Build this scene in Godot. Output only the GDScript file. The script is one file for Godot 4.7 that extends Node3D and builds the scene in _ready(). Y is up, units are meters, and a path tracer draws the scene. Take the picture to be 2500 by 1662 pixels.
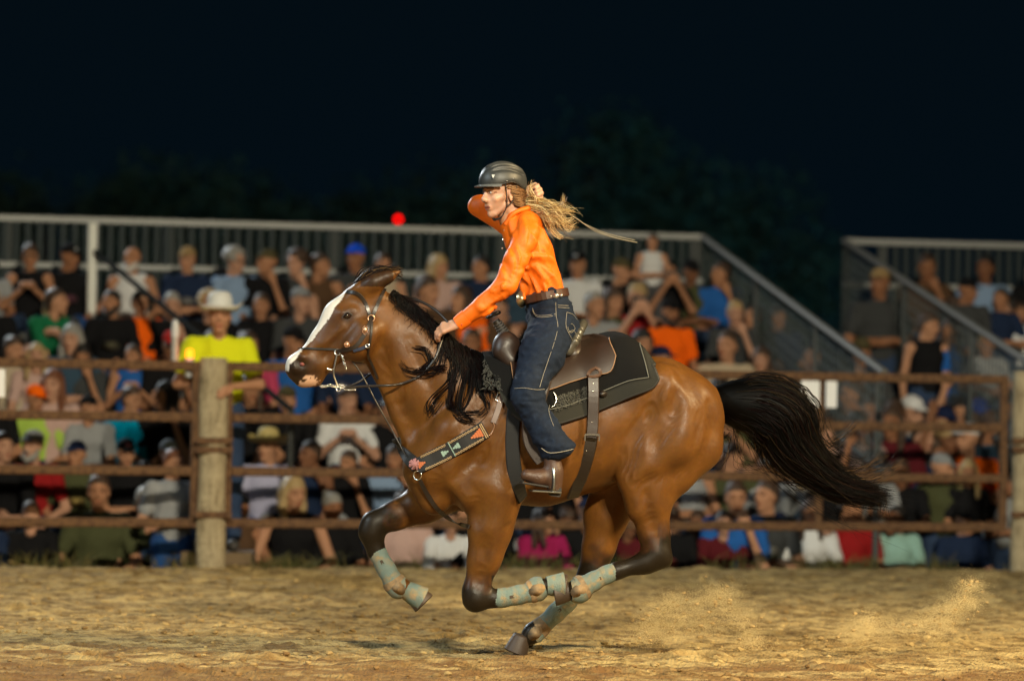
extends Node3D
# A barrel racer at a night rodeo: horse and rider crossing in front of a pipe fence and full bleachers.
# Photograph pixels (2500 x 1662) are only used as directions; every depth comes from the ground, the fence line or the horse's own middle plane.

const FOCAL := 8000.0        # photo pixels
const EYE := Vector3(0.0, 1.34, 16.0)
const PX := 0.002            # metres per photo pixel in the horse's plane
const FENCE_Z := -7.5
const FENCE_TURN := 14.0     # degrees the fence line recedes towards the right

var cam_basis := Basis()
var used_names := {}
var mats := {}
var fence_dir := Vector3(cos(deg_to_rad(FENCE_TURN)), 0, -sin(deg_to_rad(FENCE_TURN)))
var fence_back := Vector3(-sin(deg_to_rad(FENCE_TURN)), 0, -cos(deg_to_rad(FENCE_TURN)))
var rng := RandomNumberGenerator.new()

# ---------- pixels to places ----------
func ray(px: float, py: float) -> Vector3:
	return cam_basis * Vector3((px - 1250.0) / FOCAL, -(py - 831.0) / FOCAL, -1.0)

func at_z(px: float, py: float, z: float) -> Vector3:
	var d := ray(px, py)
	return EYE + d * ((z - EYE.z) / d.z)

func mid_z(px: float) -> float:      # the horse is turned a little towards the camera
	return (1250.0 - px) * PX * 0.14

func hp(px: float, py: float, dz := 0.0) -> Vector3:
	return at_z(px, py, mid_z(px) + dz)

func stand(u: float, y: float, v: float) -> Vector3:   # u along the fence, v behind it
	return Vector3(0, y, FENCE_Z) + fence_dir * u + fence_back * v

func on_stand(px: float, py: float, v: float) -> Vector3:   # pixel to (u, y) on the upright plane v behind the fence
	var d := ray(px, py)
	var o := EYE - stand(0, 0, v)
	var t := -o.dot(fence_back) / d.dot(fence_back)
	var p := EYE + d * t - stand(0, 0, v)
	return Vector3(p.dot(fence_dir), p.y, v)

# ---------- naming ----------
func numbered(called: String) -> String:
	if not used_names.has(called):
		used_names[called] = 0
		return called
	used_names[called] += 1
	return "%s_%03d" % [called, used_names[called]]

func tag(o: Node, label: String, category := "", group := "", kind := "") -> void:
	if label: o.set_meta("label", label)
	if category: o.set_meta("category", category)
	if group: o.set_meta("group", group)
	if kind: o.set_meta("kind", kind)

func thing(called: String, label: String, category: String, at := Vector3.ZERO, group := "") -> Node3D:
	var o := Node3D.new()
	o.name = numbered(called)
	add_child(o)
	o.position = at
	tag(o, label, category, group)
	return o

func put(called: String, mesh: Mesh, m: Material, parent: Node = null, at := Transform3D()) -> MeshInstance3D:
	var o := MeshInstance3D.new()
	o.mesh = mesh
	o.material_override = m
	if parent == null or parent == self:
		o.name = numbered(called)
		add_child(o, true)
	else:
		o.name = called
		parent.add_child(o, true)
	o.transform = at
	return o

# ---------- materials (linear colours in) ----------
func noise_tex(freq: float, seed_: int, normal := false, strength := 6.0, octaves := 4, size := 512) -> NoiseTexture2D:
	var key := "n%f_%d_%s_%f" % [freq, seed_, normal, strength]
	if mats.has(key): return mats[key]
	var n := FastNoiseLite.new()
	n.seed = seed_
	n.noise_type = FastNoiseLite.TYPE_SIMPLEX_SMOOTH
	n.frequency = freq
	n.fractal_octaves = octaves
	var t := NoiseTexture2D.new()
	t.width = size
	t.height = size
	t.seamless = true
	t.noise = n
	t.as_normal_map = normal
	t.bump_strength = strength
	mats[key] = t
	return t

func ramp_tex(freq: float, seed_: int, stops: Array, octaves := 5, size := 512) -> NoiseTexture2D:
	var n := FastNoiseLite.new()
	n.seed = seed_
	n.noise_type = FastNoiseLite.TYPE_SIMPLEX_SMOOTH
	n.frequency = freq
	n.fractal_octaves = octaves
	var g := Gradient.new()
	g.offsets = PackedFloat32Array(stops.map(func(s): return s[0]))
	g.colors = PackedColorArray(stops.map(func(s): return (s[1] as Color).linear_to_srgb()))
	var t := NoiseTexture2D.new()
	t.width = size
	t.height = size
	t.seamless = true
	t.noise = n
	t.color_ramp = g
	return t

func mat(c: Color, rough := 0.8, metal := 0.0, extra := {}) -> StandardMaterial3D:
	var key := "%s|%f|%f|%s" % [c, rough, metal, extra]
	if mats.has(key): return mats[key]
	var m := StandardMaterial3D.new()
	m.albedo_color = c.linear_to_srgb()
	m.roughness = rough
	m.metallic = metal
	if extra.has("vc"): m.vertex_color_use_as_albedo = true
	if extra.has("rim"):
		m.rim_enabled = true
		m.rim = extra.rim
		m.rim_tint = 0.6
	if extra.has("spec"): m.metallic_specular = extra.spec
	if extra.has("coat"):
		m.clearcoat_enabled = true
		m.clearcoat = extra.coat
		m.clearcoat_roughness = extra.get("coat_rough", 0.3)
	if extra.has("sss"):
		m.subsurf_scatter_enabled = true
		m.subsurf_scatter_strength = extra.sss
	if extra.has("back"):
		m.backlight_enabled = true
		m.backlight = extra.back
	if extra.has("bump"):            # [frequency, strength, metres per tile]
		m.normal_enabled = true
		m.normal_texture = noise_tex(extra.bump[0], 7, true, extra.bump[1])
		m.normal_scale = 1.0
		m.uv1_triplanar = true
		m.uv1_scale = Vector3.ONE / float(extra.bump[2])
	if extra.has("mottle"):          # a noise ramp multiplied onto the colour: [texture, metres per tile]
		m.albedo_texture = extra.mottle[0]
		m.uv1_triplanar = true
		m.uv1_scale = Vector3.ONE / float(extra.mottle[1])
	mats[key] = m
	return m

# ---------- mesh builder ----------
class MB:
	var v := PackedVector3Array()
	var n := PackedVector3Array()
	var c := PackedColorArray()
	var ix := PackedInt32Array()
	var tint := Color.WHITE
	func vert(p: Vector3, nn: Vector3) -> int:
		v.append(p)
		n.append(nn)
		c.append(tint)
		return v.size() - 1
	func tri(a: Vector3, b: Vector3, cc: Vector3) -> void:   # counter-clockwise seen from outside here; stored clockwise
		var nn := (b - a).cross(cc - a).normalized()
		var i := vert(a, nn)
		vert(b, nn)
		vert(cc, nn)
		ix.append_array([i, i + 2, i + 1])
	func quad(a: Vector3, b: Vector3, cc: Vector3, d: Vector3) -> void:
		var nn := (b - a).cross(d - a).normalized()
		var i := vert(a, nn)
		vert(b, nn)
		vert(cc, nn)
		vert(d, nn)
		ix.append_array([i, i + 2, i + 1, i, i + 3, i + 2])
	func box(t: Transform3D, s: Vector3) -> void:
		var h := s / 2.0
		for ax in 3:
			for sg in [-1.0, 1.0]:
				var nn := Vector3.ZERO
				nn[ax] = sg
				var a := Vector3.ZERO
				var b := Vector3.ZERO
				a[(ax + 1) % 3] = 1.0
				b[(ax + 2) % 3] = 1.0
				if sg < 0:
					var tmp := a
					a = b
					b = tmp
				quad(t * ((nn - a - b) * h), t * ((nn + a - b) * h), t * ((nn + a + b) * h), t * ((nn - a + b) * h))
	func bevel_box(t: Transform3D, s: Vector3, r: float) -> void:   # chamfered along its longest axis only
		var ax := s.max_axis_index()
		var e1 := (ax + 1) % 3
		var e2 := (ax + 2) % 3
		var pts := []
		var h := s / 2.0
		for q in [[1, 1, 0], [1, 1, 1], [-1, 1, 1], [-1, 1, 0], [-1, -1, 0], [-1, -1, 1], [1, -1, 1], [1, -1, 0]]:
			var p := Vector3.ZERO
			p[e1] = q[0] * (h[e1] - (r if q[2] == 1 else 0.0))
			p[e2] = q[1] * (h[e2] - (r if q[2] == 0 else 0.0))
			pts.append(p)
		var up := Vector3.ZERO
		up[ax] = h[ax]
		for i in 8:
			var a: Vector3 = pts[i]
			var b: Vector3 = pts[(i + 1) % 8]
			quad(t * (a - up), t * (b - up), t * (b + up), t * (a + up))
		for i in range(1, 7):
			tri(t * (pts[0] + up), t * (pts[i] + up), t * (pts[i + 1] + up))
			tri(t * (pts[0] - up), t * (pts[i + 1] - up), t * (pts[i] - up))
	func beam(a: Vector3, b: Vector3, w: float, h: float, up := Vector3.UP, r := 0.0) -> void:   # h along up, w across
		var x := (b - a)
		var l := x.length()
		x /= l
		var z := x.cross(up).normalized()
		var y := z.cross(x).normalized()
		var t := Transform3D(Basis(x, y, z), (a + b) / 2.0)
		if r > 0.0: bevel_box(t, Vector3(l, h, w), r)
		else: box(t, Vector3(l, h, w))
	func tube(p: PackedVector3Array, r: Array, sides := 8, flat := 1.0, flat_dir := Vector3.ZERO, caps := true) -> void:
		var m := p.size()
		if m < 2: return
		var t0 := (p[1] - p[0]).normalized()
		var side := t0.cross(Vector3.UP if absf(t0.y) < 0.9 else Vector3.RIGHT).normalized()
		if flat_dir != Vector3.ZERO: side = (flat_dir - t0 * flat_dir.dot(t0)).normalized()
		var first := v.size()
		for i in m:
			var t := (p[mini(i + 1, m - 1)] - p[maxi(i - 1, 0)]).normalized()
			side = (side - t * side.dot(t)).normalized()
			var oth := t.cross(side)
			var rr: float = r[i] if r.size() == m else lerpf(r[0], r[r.size() - 1], float(i) / (m - 1))
			for k in sides:
				var ang := TAU * k / sides
				var nn := (side * cos(ang) + oth * sin(ang) * (1.0 if flat == 1.0 else 1.0)).normalized()
				vert(p[i] + side * cos(ang) * rr * flat + oth * sin(ang) * rr, nn)
		for i in m - 1:
			for k in sides:
				var a := first + i * sides + k
				var b := first + i * sides + (k + 1) % sides
				ix.append_array([a, a + sides, b, b, a + sides, b + sides])
		if caps:
			for e in [0, m - 1]:
				var t := (p[1] - p[0]).normalized() * -1.0 if e == 0 else (p[m - 1] - p[m - 2]).normalized()
				var cc := vert(p[e], t)
				var base := v.size()
				for k in sides: vert(v[first + e * sides + k], t)
				for k in sides:
					var a := base + k
					var b := base + (k + 1) % sides
					if e == 0: ix.append_array([cc, a, b])
					else: ix.append_array([cc, b, a])
	func lathe(t: Transform3D, prof: Array, sides := 20, sx := 1.0, sz := 1.0) -> void:   # prof: [radius, y]
		var first := v.size()
		var m := prof.size()
		for i in m:
			var d: Vector2 = (prof[mini(i + 1, m - 1)] as Vector2) - (prof[maxi(i - 1, 0)] as Vector2)
			var nn := Vector2(d.y, -d.x).normalized()
			for k in sides:
				var a := TAU * k / sides
				vert(t * Vector3(cos(a) * prof[i].x * sx, prof[i].y, sin(a) * prof[i].x * sz), (t.basis * Vector3(cos(a) * nn.x, nn.y, sin(a) * nn.x)).normalized())
		for i in m - 1:
			for k in sides:
				var a := first + i * sides + k
				var b := first + i * sides + (k + 1) % sides
				ix.append_array([a, b, a + sides, b, b + sides, a + sides])
	func ball(t: Transform3D, sides := 12, rings := 8) -> void:
		var prof := []
		for i in rings + 1:
			var a := -PI / 2 + PI * i / rings
			prof.append(Vector2(maxf(cos(a), 0.001), sin(a)))
		lathe(t, prof, sides)
	func add(arr: Dictionary, t := Transform3D()) -> void:   # join another set of arrays
		var first := v.size()
		var nb := t.basis.inverse().transposed()
		for i in arr.v.size():
			v.append(t * arr.v[i])
			n.append((nb * arr.n[i]).normalized())
		c.append_array(arr.c)
		for i in arr.ix: ix.append(first + i)
	func arrays() -> Dictionary:
		return {"v": v, "n": n, "c": c, "ix": ix}
	func mesh() -> ArrayMesh:
		var a := []
		a.resize(Mesh.ARRAY_MAX)
		a[Mesh.ARRAY_VERTEX] = v
		a[Mesh.ARRAY_NORMAL] = n
		a[Mesh.ARRAY_COLOR] = c
		a[Mesh.ARRAY_INDEX] = ix
		var m := ArrayMesh.new()
		m.add_surface_from_arrays(Mesh.PRIMITIVE_TRIANGLES, a)
		return m

func grid_mesh(rows: Array, b: MB, flip := false) -> void:   # rows of equal length, smooth normals
	var h := rows.size()
	var w: int = rows[0].size()
	var first := b.v.size()
	for j in h:
		for i in w:
			var dx: Vector3 = rows[j][mini(i + 1, w - 1)] - rows[j][maxi(i - 1, 0)]
			var dy: Vector3 = rows[mini(j + 1, h - 1)][i] - rows[maxi(j - 1, 0)][i]
			var nn := dx.cross(dy).normalized()
			b.vert(rows[j][i], -nn if flip else nn)
	for j in h - 1:
		for i in w - 1:
			var a := first + j * w + i
			if flip: b.ix.append_array([a, a + 1, a + w, a + 1, a + w + 1, a + w])
			else: b.ix.append_array([a, a + w, a + 1, a + 1, a + w, a + w + 1])

# ---------- smooth union of tapered capsules, meshed as surface nets ----------
class Field:
	var k := 60.0
	var pa := PackedVector3Array()
	var ba := PackedVector3Array()
	var is_ := PackedVector3Array()
	var ra := PackedFloat32Array()
	var dr := PackedFloat32Array()
	var ib := PackedFloat32Array()
	var wt := PackedFloat32Array()
	var lo := []
	var hi := []
	func cap(a: Vector3, b: Vector3, r0: float, r1: float, s := Vector3.ONE, w := 1.0) -> void:
		var i := Vector3.ONE / s
		pa.append(a * i)
		var d := (b - a) * i
		ba.append(d)
		is_.append(i)
		ra.append(r0)
		dr.append(r1 - r0)
		ib.append(1.0 / maxf(d.length_squared(), 1e-9))
		wt.append(w)
		var pad := 2.5 / k
		var m := Vector3.ONE * (maxf(r0, r1) + pad) * s
		lo.append(a.min(b) - m)
		hi.append(a.max(b) + m)
	func chain(pts: Array, rs: Array, s := Vector3.ONE) -> void:
		for i in pts.size() - 1: cap(pts[i], pts[i + 1], rs[i], rs[i + 1], s)
	func at(p: Vector3) -> float:
		var sum := 0.0
		for i in pa.size():
			var q := p * is_[i] - pa[i]
			var h := clampf(q.dot(ba[i]) * ib[i], 0.0, 1.0)
			var d := (q - ba[i] * h).length() - ra[i] - dr[i] * h
			if d < 0.3: sum += wt[i] * exp(-k * d)
		return -log(maxf(sum, 1e-9)) / k
	func grad(p: Vector3) -> Vector3:
		var e := 0.004
		var d := at(p)
		return Vector3(at(p + Vector3(e, 0, 0)) - d, at(p + Vector3(0, e, 0)) - d, at(p + Vector3(0, 0, e)) - d).normalized()
	func arrays(cell: float) -> Dictionary:
		var b0: Vector3 = lo[0]
		var b1: Vector3 = hi[0]
		for i in lo.size():
			if wt[i] > 0.0:
				b0 = b0.min(lo[i])
				b1 = b1.max(hi[i])
		var B := 4
		var bs := B * cell
		b0 -= Vector3.ONE * cell * 2.0
		var gx := int(ceil((b1.x - b0.x) / bs)) + 1
		var gy := int(ceil((b1.y - b0.y) / bs)) + 1
		var gz := int(ceil((b1.z - b0.z) / bs)) + 1
		var sx := gx * B + 1
		var sy := gy * B + 1
		var sz := gz * B + 1
		var cand := {}
		for i in pa.size():
			var l: Vector3 = ((lo[i] - b0) / bs).floor()
			var h_: Vector3 = ((hi[i] - b0) / bs).floor()
			for z in range(maxi(int(l.z), 0), mini(int(h_.z), gz - 1) + 1):
				for y in range(maxi(int(l.y), 0), mini(int(h_.y), gy - 1) + 1):
					for x in range(maxi(int(l.x), 0), mini(int(h_.x), gx - 1) + 1):
						var id := (z * gy + y) * gx + x
						if cand.has(id): cand[id].append(i)
						else: cand[id] = PackedInt32Array([i])
		var vals := PackedFloat32Array()
		vals.resize(sx * sy * sz)
		vals.fill(99.0)
		var half := bs * 0.87
		var active := []
		for id in cand:
			var bx: int = id % gx
			var by: int = (id / gx) % gy
			var bz: int = id / (gx * gy)
			var o := b0 + Vector3(bx, by, bz) * bs
			var cen := o + Vector3.ONE * bs * 0.5
			var cl: PackedInt32Array = cand[id]
			var near := PackedInt32Array()
			var sum := 0.0
			for i in cl:
				var q := cen * is_[i] - pa[i]
				var h := clampf(q.dot(ba[i]) * ib[i], 0.0, 1.0)
				var d := (q - ba[i] * h).length() - ra[i] - dr[i] * h
				var reach := maxf(is_[i].x, maxf(is_[i].y, is_[i].z)) * half
				if d < reach + 3.0 / k: near.append(i)
				sum += wt[i] * exp(-k * minf(d, 2.0))
			var dc := -log(maxf(sum, 1e-9)) / k
			if dc < -half * 2.2 - 0.01 or near.is_empty(): continue
			active.append(id)
			for z in B + 1:
				for y in B + 1:
					var row := ((bz * B + z) * sy + by * B + y) * sx + bx * B
					for x in B + 1:
						if vals[row + x] < 98.0: continue
						var p := o + Vector3(x, y, z) * cell
						var s := 0.0
						for i in near:
							var q := p * is_[i] - pa[i]
							var h := clampf(q.dot(ba[i]) * ib[i], 0.0, 1.0)
							s += wt[i] * exp(-k * ((q - ba[i] * h).length() - ra[i] - dr[i] * h))
						vals[row + x] = -log(maxf(s, 1e-9)) / k
		var v := PackedVector3Array()
		var vid := {}
		var off := PackedInt32Array([0, 1, sx, sx + 1, sx * sy, sx * sy + 1, sx * sy + sx, sx * sy + sx + 1])
		var edges := [[0, 1], [2, 3], [4, 5], [6, 7], [0, 2], [1, 3], [4, 6], [5, 7], [0, 4], [1, 5], [2, 6], [3, 7]]
		var corner := []
		for q in 8: corner.append(Vector3(q & 1, (q >> 1) & 1, q >> 2))
		for id in active:
			var bx: int = id % gx
			var by: int = (id / gx) % gy
			var bz: int = id / (gx * gy)
			for z in B:
				for y in B:
					var row := ((bz * B + z) * sy + by * B + y) * sx + bx * B
					for x in B:
						var c0 := row + x
						var f0 := vals[c0] < 0.0
						if (vals[c0 + off[1]] < 0.0) == f0 and (vals[c0 + off[2]] < 0.0) == f0 and (vals[c0 + off[3]] < 0.0) == f0 and (vals[c0 + off[4]] < 0.0) == f0 and (vals[c0 + off[5]] < 0.0) == f0 and (vals[c0 + off[6]] < 0.0) == f0 and (vals[c0 + off[7]] < 0.0) == f0: continue
						var s := Vector3.ZERO
						var m := 0
						for e in edges:
							var a := vals[c0 + off[e[0]]]
							var b := vals[c0 + off[e[1]]]
							if (a < 0.0) != (b < 0.0):
								s += corner[e[0]].lerp(corner[e[1]], a / (a - b))
								m += 1
						vid[c0] = v.size()
						v.append(b0 + (Vector3(bx * B + x, by * B + y, bz * B + z) + s / m) * cell)
		var ix := PackedInt32Array()
		var steps := [[1, sx, sx * sy], [sx, sx * sy, 1], [sx * sy, 1, sx]]
		for c0 in vid:
			var inside := vals[c0] < 0.0
			for st in steps:
				if (vals[c0 + st[0]] < 0.0) == inside: continue
				var i1 = vid.get(c0 - st[1])
				var i2 = vid.get(c0 - st[1] - st[2])
				var i3 = vid.get(c0 - st[2])
				if i1 == null or i2 == null or i3 == null: continue
				var i0: int = vid[c0]
				if inside: ix.append_array([i0, i2, i1, i0, i3, i2])
				else: ix.append_array([i0, i1, i2, i0, i2, i3])
		var c := PackedColorArray()
		c.resize(v.size())
		c.fill(Color.WHITE)
		var out := {"v": v, "n": PackedVector3Array(), "c": c, "ix": ix}
		Field.normals(out)
		return out
	static func normals(a: Dictionary) -> void:
		var v: PackedVector3Array = a.v
		var ix: PackedInt32Array = a.ix
		var n := PackedVector3Array()
		n.resize(v.size())
		for i in range(0, ix.size(), 3):
			var f := (v[ix[i + 2]] - v[ix[i]]).cross(v[ix[i + 1]] - v[ix[i]])
			n[ix[i]] += f
			n[ix[i + 1]] += f
			n[ix[i + 2]] += f
		for i in n.size(): n[i] = n[i].normalized()
		a.n = n

func mesh_of(a: Dictionary) -> ArrayMesh:
	var b := MB.new()
	b.v = a.v
	b.n = a.n
	b.c = a.c
	b.ix = a.ix
	return b.mesh()

func cr(pts: Array, per := 6) -> PackedVector3Array:   # Catmull-Rom through points
	var out := PackedVector3Array()
	for i in pts.size() - 1:
		var p0: Vector3 = pts[maxi(i - 1, 0)]
		var p1: Vector3 = pts[i]
		var p2: Vector3 = pts[i + 1]
		var p3: Vector3 = pts[mini(i + 2, pts.size() - 1)]
		for j in per: out.append(p1.cubic_interpolate(p2, p0, p3, float(j) / per))
	out.append(pts[pts.size() - 1])
	return out

func crn(pts: Array, per := 6) -> Array:   # the same for rows of numbers (pixel paths)
	var v := []
	for p in pts: v.append(Vector3(p[0], p[1], p[2] if p.size() > 2 else 0.0))
	return Array(cr(v, per))
func _ready() -> void:
	# ---- camera, sky, exposure, floodlights ----
	rng.seed = 11
	cam_basis = Basis(Vector3.RIGHT, deg_to_rad(0.709)) * Basis(Vector3.BACK, deg_to_rad(0.94))
	var cam := Camera3D.new()
	cam.name = "camera"
	cam.fov = rad_to_deg(2.0 * atan(831.0 / FOCAL))
	cam.transform = Transform3D(cam_basis, EYE)
	cam.near = 0.5
	cam.far = 600.0
	var lens := CameraAttributesPhysical.new()
	lens.frustum_focal_length = 115.52
	lens.frustum_focus_distance = 15.8
	lens.exposure_aperture = 1.42
	lens.frustum_near = 0.5
	lens.frustum_far = 600.0
	cam.attributes = lens
	add_child(cam)
	cam.fov = rad_to_deg(2.0 * atan(831.0 / FOCAL))
	cam.near = 0.5
	cam.far = 600.0
	var env := Environment.new()
	env.background_mode = Environment.BG_SKY
	var sky_mat := ProceduralSkyMaterial.new()
	sky_mat.sky_top_color = Color(0.0013, 0.0030, 0.0040).linear_to_srgb()
	sky_mat.sky_horizon_color = Color(0.0009, 0.0034, 0.0060).linear_to_srgb()
	sky_mat.ground_horizon_color = Color(0.0009, 0.0034, 0.0060).linear_to_srgb()
	sky_mat.ground_bottom_color = Color(0.001, 0.002, 0.004).linear_to_srgb()
	sky_mat.sky_curve = 0.3
	env.sky = Sky.new()
	env.sky.sky_material = sky_mat
	env.tonemap_mode = Environment.TONE_MAPPER_LINEAR
	env.tonemap_exposure = 1.18
	env.sdfgi_enabled = true
	env.ssao_enabled = true
	env.ssil_enabled = true
	var we := WorldEnvironment.new()
	we.name = "world_environment"
	we.environment = env
	add_child(we)
	floodlights()
	# ---- large structure ----
	ground()
	fence()
	bleachers()
	trees()
	# ---- horse, rider ----
	horse()
	tack()
	rider()
	# ---- crowd and small things ----
	crowd()
	small_things()
# ---------- floodlights on masts, all outside the frame; each shows in the picture by the shade and shine it makes ----------
func floodlights() -> void:
	# [mast foot, lamp height, aim, energy, colour, what sets the mast apart]
	var list := [
		[Vector3(4.2, 0, 15.5), 9.5, Vector3(0.2, 0.2, 0.2), 430.0, Color(1.0, 0.95, 0.83), "steel floodlight mast behind the photographer with three warm lamps", 43.0],
		[Vector3(-13.0, 0, 8.0), 9.5, Vector3(-0.8, 0.8, 0.5), 120.0, Color(0.90, 0.98, 1.0), "steel floodlight mast beside the arena ahead of the horse, cool lamps", 26.0],
		[Vector3(-11.0, -0.65, -20.0), 11.0, Vector3(0, 1.2, 0), 200.0, Color(0.93, 0.98, 1.0), "steel floodlight mast behind the long bleachers with cool lamps", 40.0],
		[Vector3(13.0, 0, 3.5), 9.5, Vector3(0.6, 0.6, 0.9), 330.0, Color(1.0, 0.88, 0.66), "steel floodlight mast beside the arena behind the horse, amber lamps", 26.0],
		[Vector3(20.0, -0.65, -36.0), 8.0, Vector3(1.0, 5.0, -55.0), 48.0, Color(0.50, 0.88, 1.0), "steel floodlight mast near the trees with blue-green lamps", 50.0],
	]
	for q in list:
		var mast := thing("floodlight_mast", q[5], "floodlight", q[0], "floodlight masts around the arena")
		var top := Vector3(0, q[1], 0)
		var b := MB.new()
		b.tube(PackedVector3Array([Vector3.ZERO, top + Vector3(0, 0.3, 0)]), [0.13, 0.08], 14)
		put("pole", b.mesh(), mat(Color(0.3, 0.3, 0.3), 0.5, 0.8), mast)
		var to: Vector3 = (q[2] - (q[0] + top))
		var side := to.cross(Vector3.UP).normalized()
		b = MB.new()
		b.beam(top - side * 1.0, top + side * 1.0, 0.08, 0.08)
		put("crossarm", b.mesh(), mat(Color(0.3, 0.3, 0.3), 0.5, 0.8), mast)
		for k in 3:
			var o := top + side * (k - 1) * 0.8
			var t := Transform3D(Basis.looking_at(to, Vector3.UP), o + to.normalized() * 0.22)
			b = MB.new()
			b.lathe(Transform3D(t.basis * Basis(Vector3.RIGHT, -PI / 2), t.origin), [Vector2(0.05, -0.2), Vector2(0.1, -0.16), Vector2(0.2, 0.0), Vector2(0.22, 0.04)], 20)
			var head := put("lamp_head", b.mesh(), mat(Color(0.2, 0.2, 0.2), 0.4, 0.7), mast)
			b = MB.new()
			b.lathe(Transform3D(t.basis * Basis(Vector3.RIGHT, -PI / 2), t.origin), [Vector2(0.205, 0.012), Vector2(0.001, 0.014)], 20)
			var glow := StandardMaterial3D.new()
			glow.albedo_color = Color(0.9, 0.9, 0.9)
			glow.emission_enabled = true
			glow.emission = q[4]
			glow.emission_energy_multiplier = 4.0
			put("lamp_lens", b.mesh(), glow, head)
			var l := SpotLight3D.new()
			l.name = "lamp_beam"
			l.light_energy = q[3] / 3.0
			l.light_color = q[4]
			l.light_size = 0.2
			l.spot_angle = q[6]
			l.spot_angle_attenuation = 1.0
			l.spot_range = 90
			l.spot_attenuation = 2.0
			l.shadow_enabled = true
			mast.add_child(l, true)
			l.look_at_from_position(q[0] + t.origin + to.normalized() * 0.1, q[2] + side * (k - 1) * 0.8)

# ---------- ground ----------
var relief := FastNoiseLite.new()
var relief2 := FastNoiseLite.new()
var pits := []

func ground_y(x: float, z: float) -> float:
	var y := relief.get_noise_2d(x * 0.5, z * 2.2) * 0.026 + relief2.get_noise_2d(x * 0.4, z * 2.0) * 0.018
	var lump := relief2.get_noise_2d(x * 1.0 + 40.0, z * 2.4)
	y += smoothstep(0.1, 0.6, lump) * 0.012
	for p in pits:
		var d: float = Vector2(x - p.x, (z - p.y) * 1.1).length() / p.z
		if d < 1.9: y += p.z * (0.28 * exp(-pow((d - 1.15) * 3.0, 2.0)) - 0.42 * exp(-d * d * 1.8))
	return y - 0.012

func dirt_color(x: float, z: float) -> Color:
	var w := relief.get_noise_2d(x * 0.5 + 9.0, z * 1.3 + 4.0)
	var w2 := relief2.get_noise_2d(x * 0.7, z * 2.4)
	var w3 := relief2.get_noise_2d(x * 0.8 + 17.0, z * 4.2)
	var col := Color(0.46, 0.335, 0.145).lerp(Color(0.26, 0.172, 0.068), clampf(0.40 + w * 0.9 + w2 * 1.2, 0, 1))
	col = col.lerp(Color(0.115, 0.070, 0.028), smoothstep(0.05, 0.4, w3 + w2 * 0.4) * 0.85)
	# damp, redder strip that the harrow turned over
	var red := smoothstep(-0.35, 0.6, (z - 0.25) * 0.6 + w * 0.8 + w2 * 0.5)
	return col.lerp(Color(0.18, 0.094, 0.036), red * 0.75)

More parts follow.
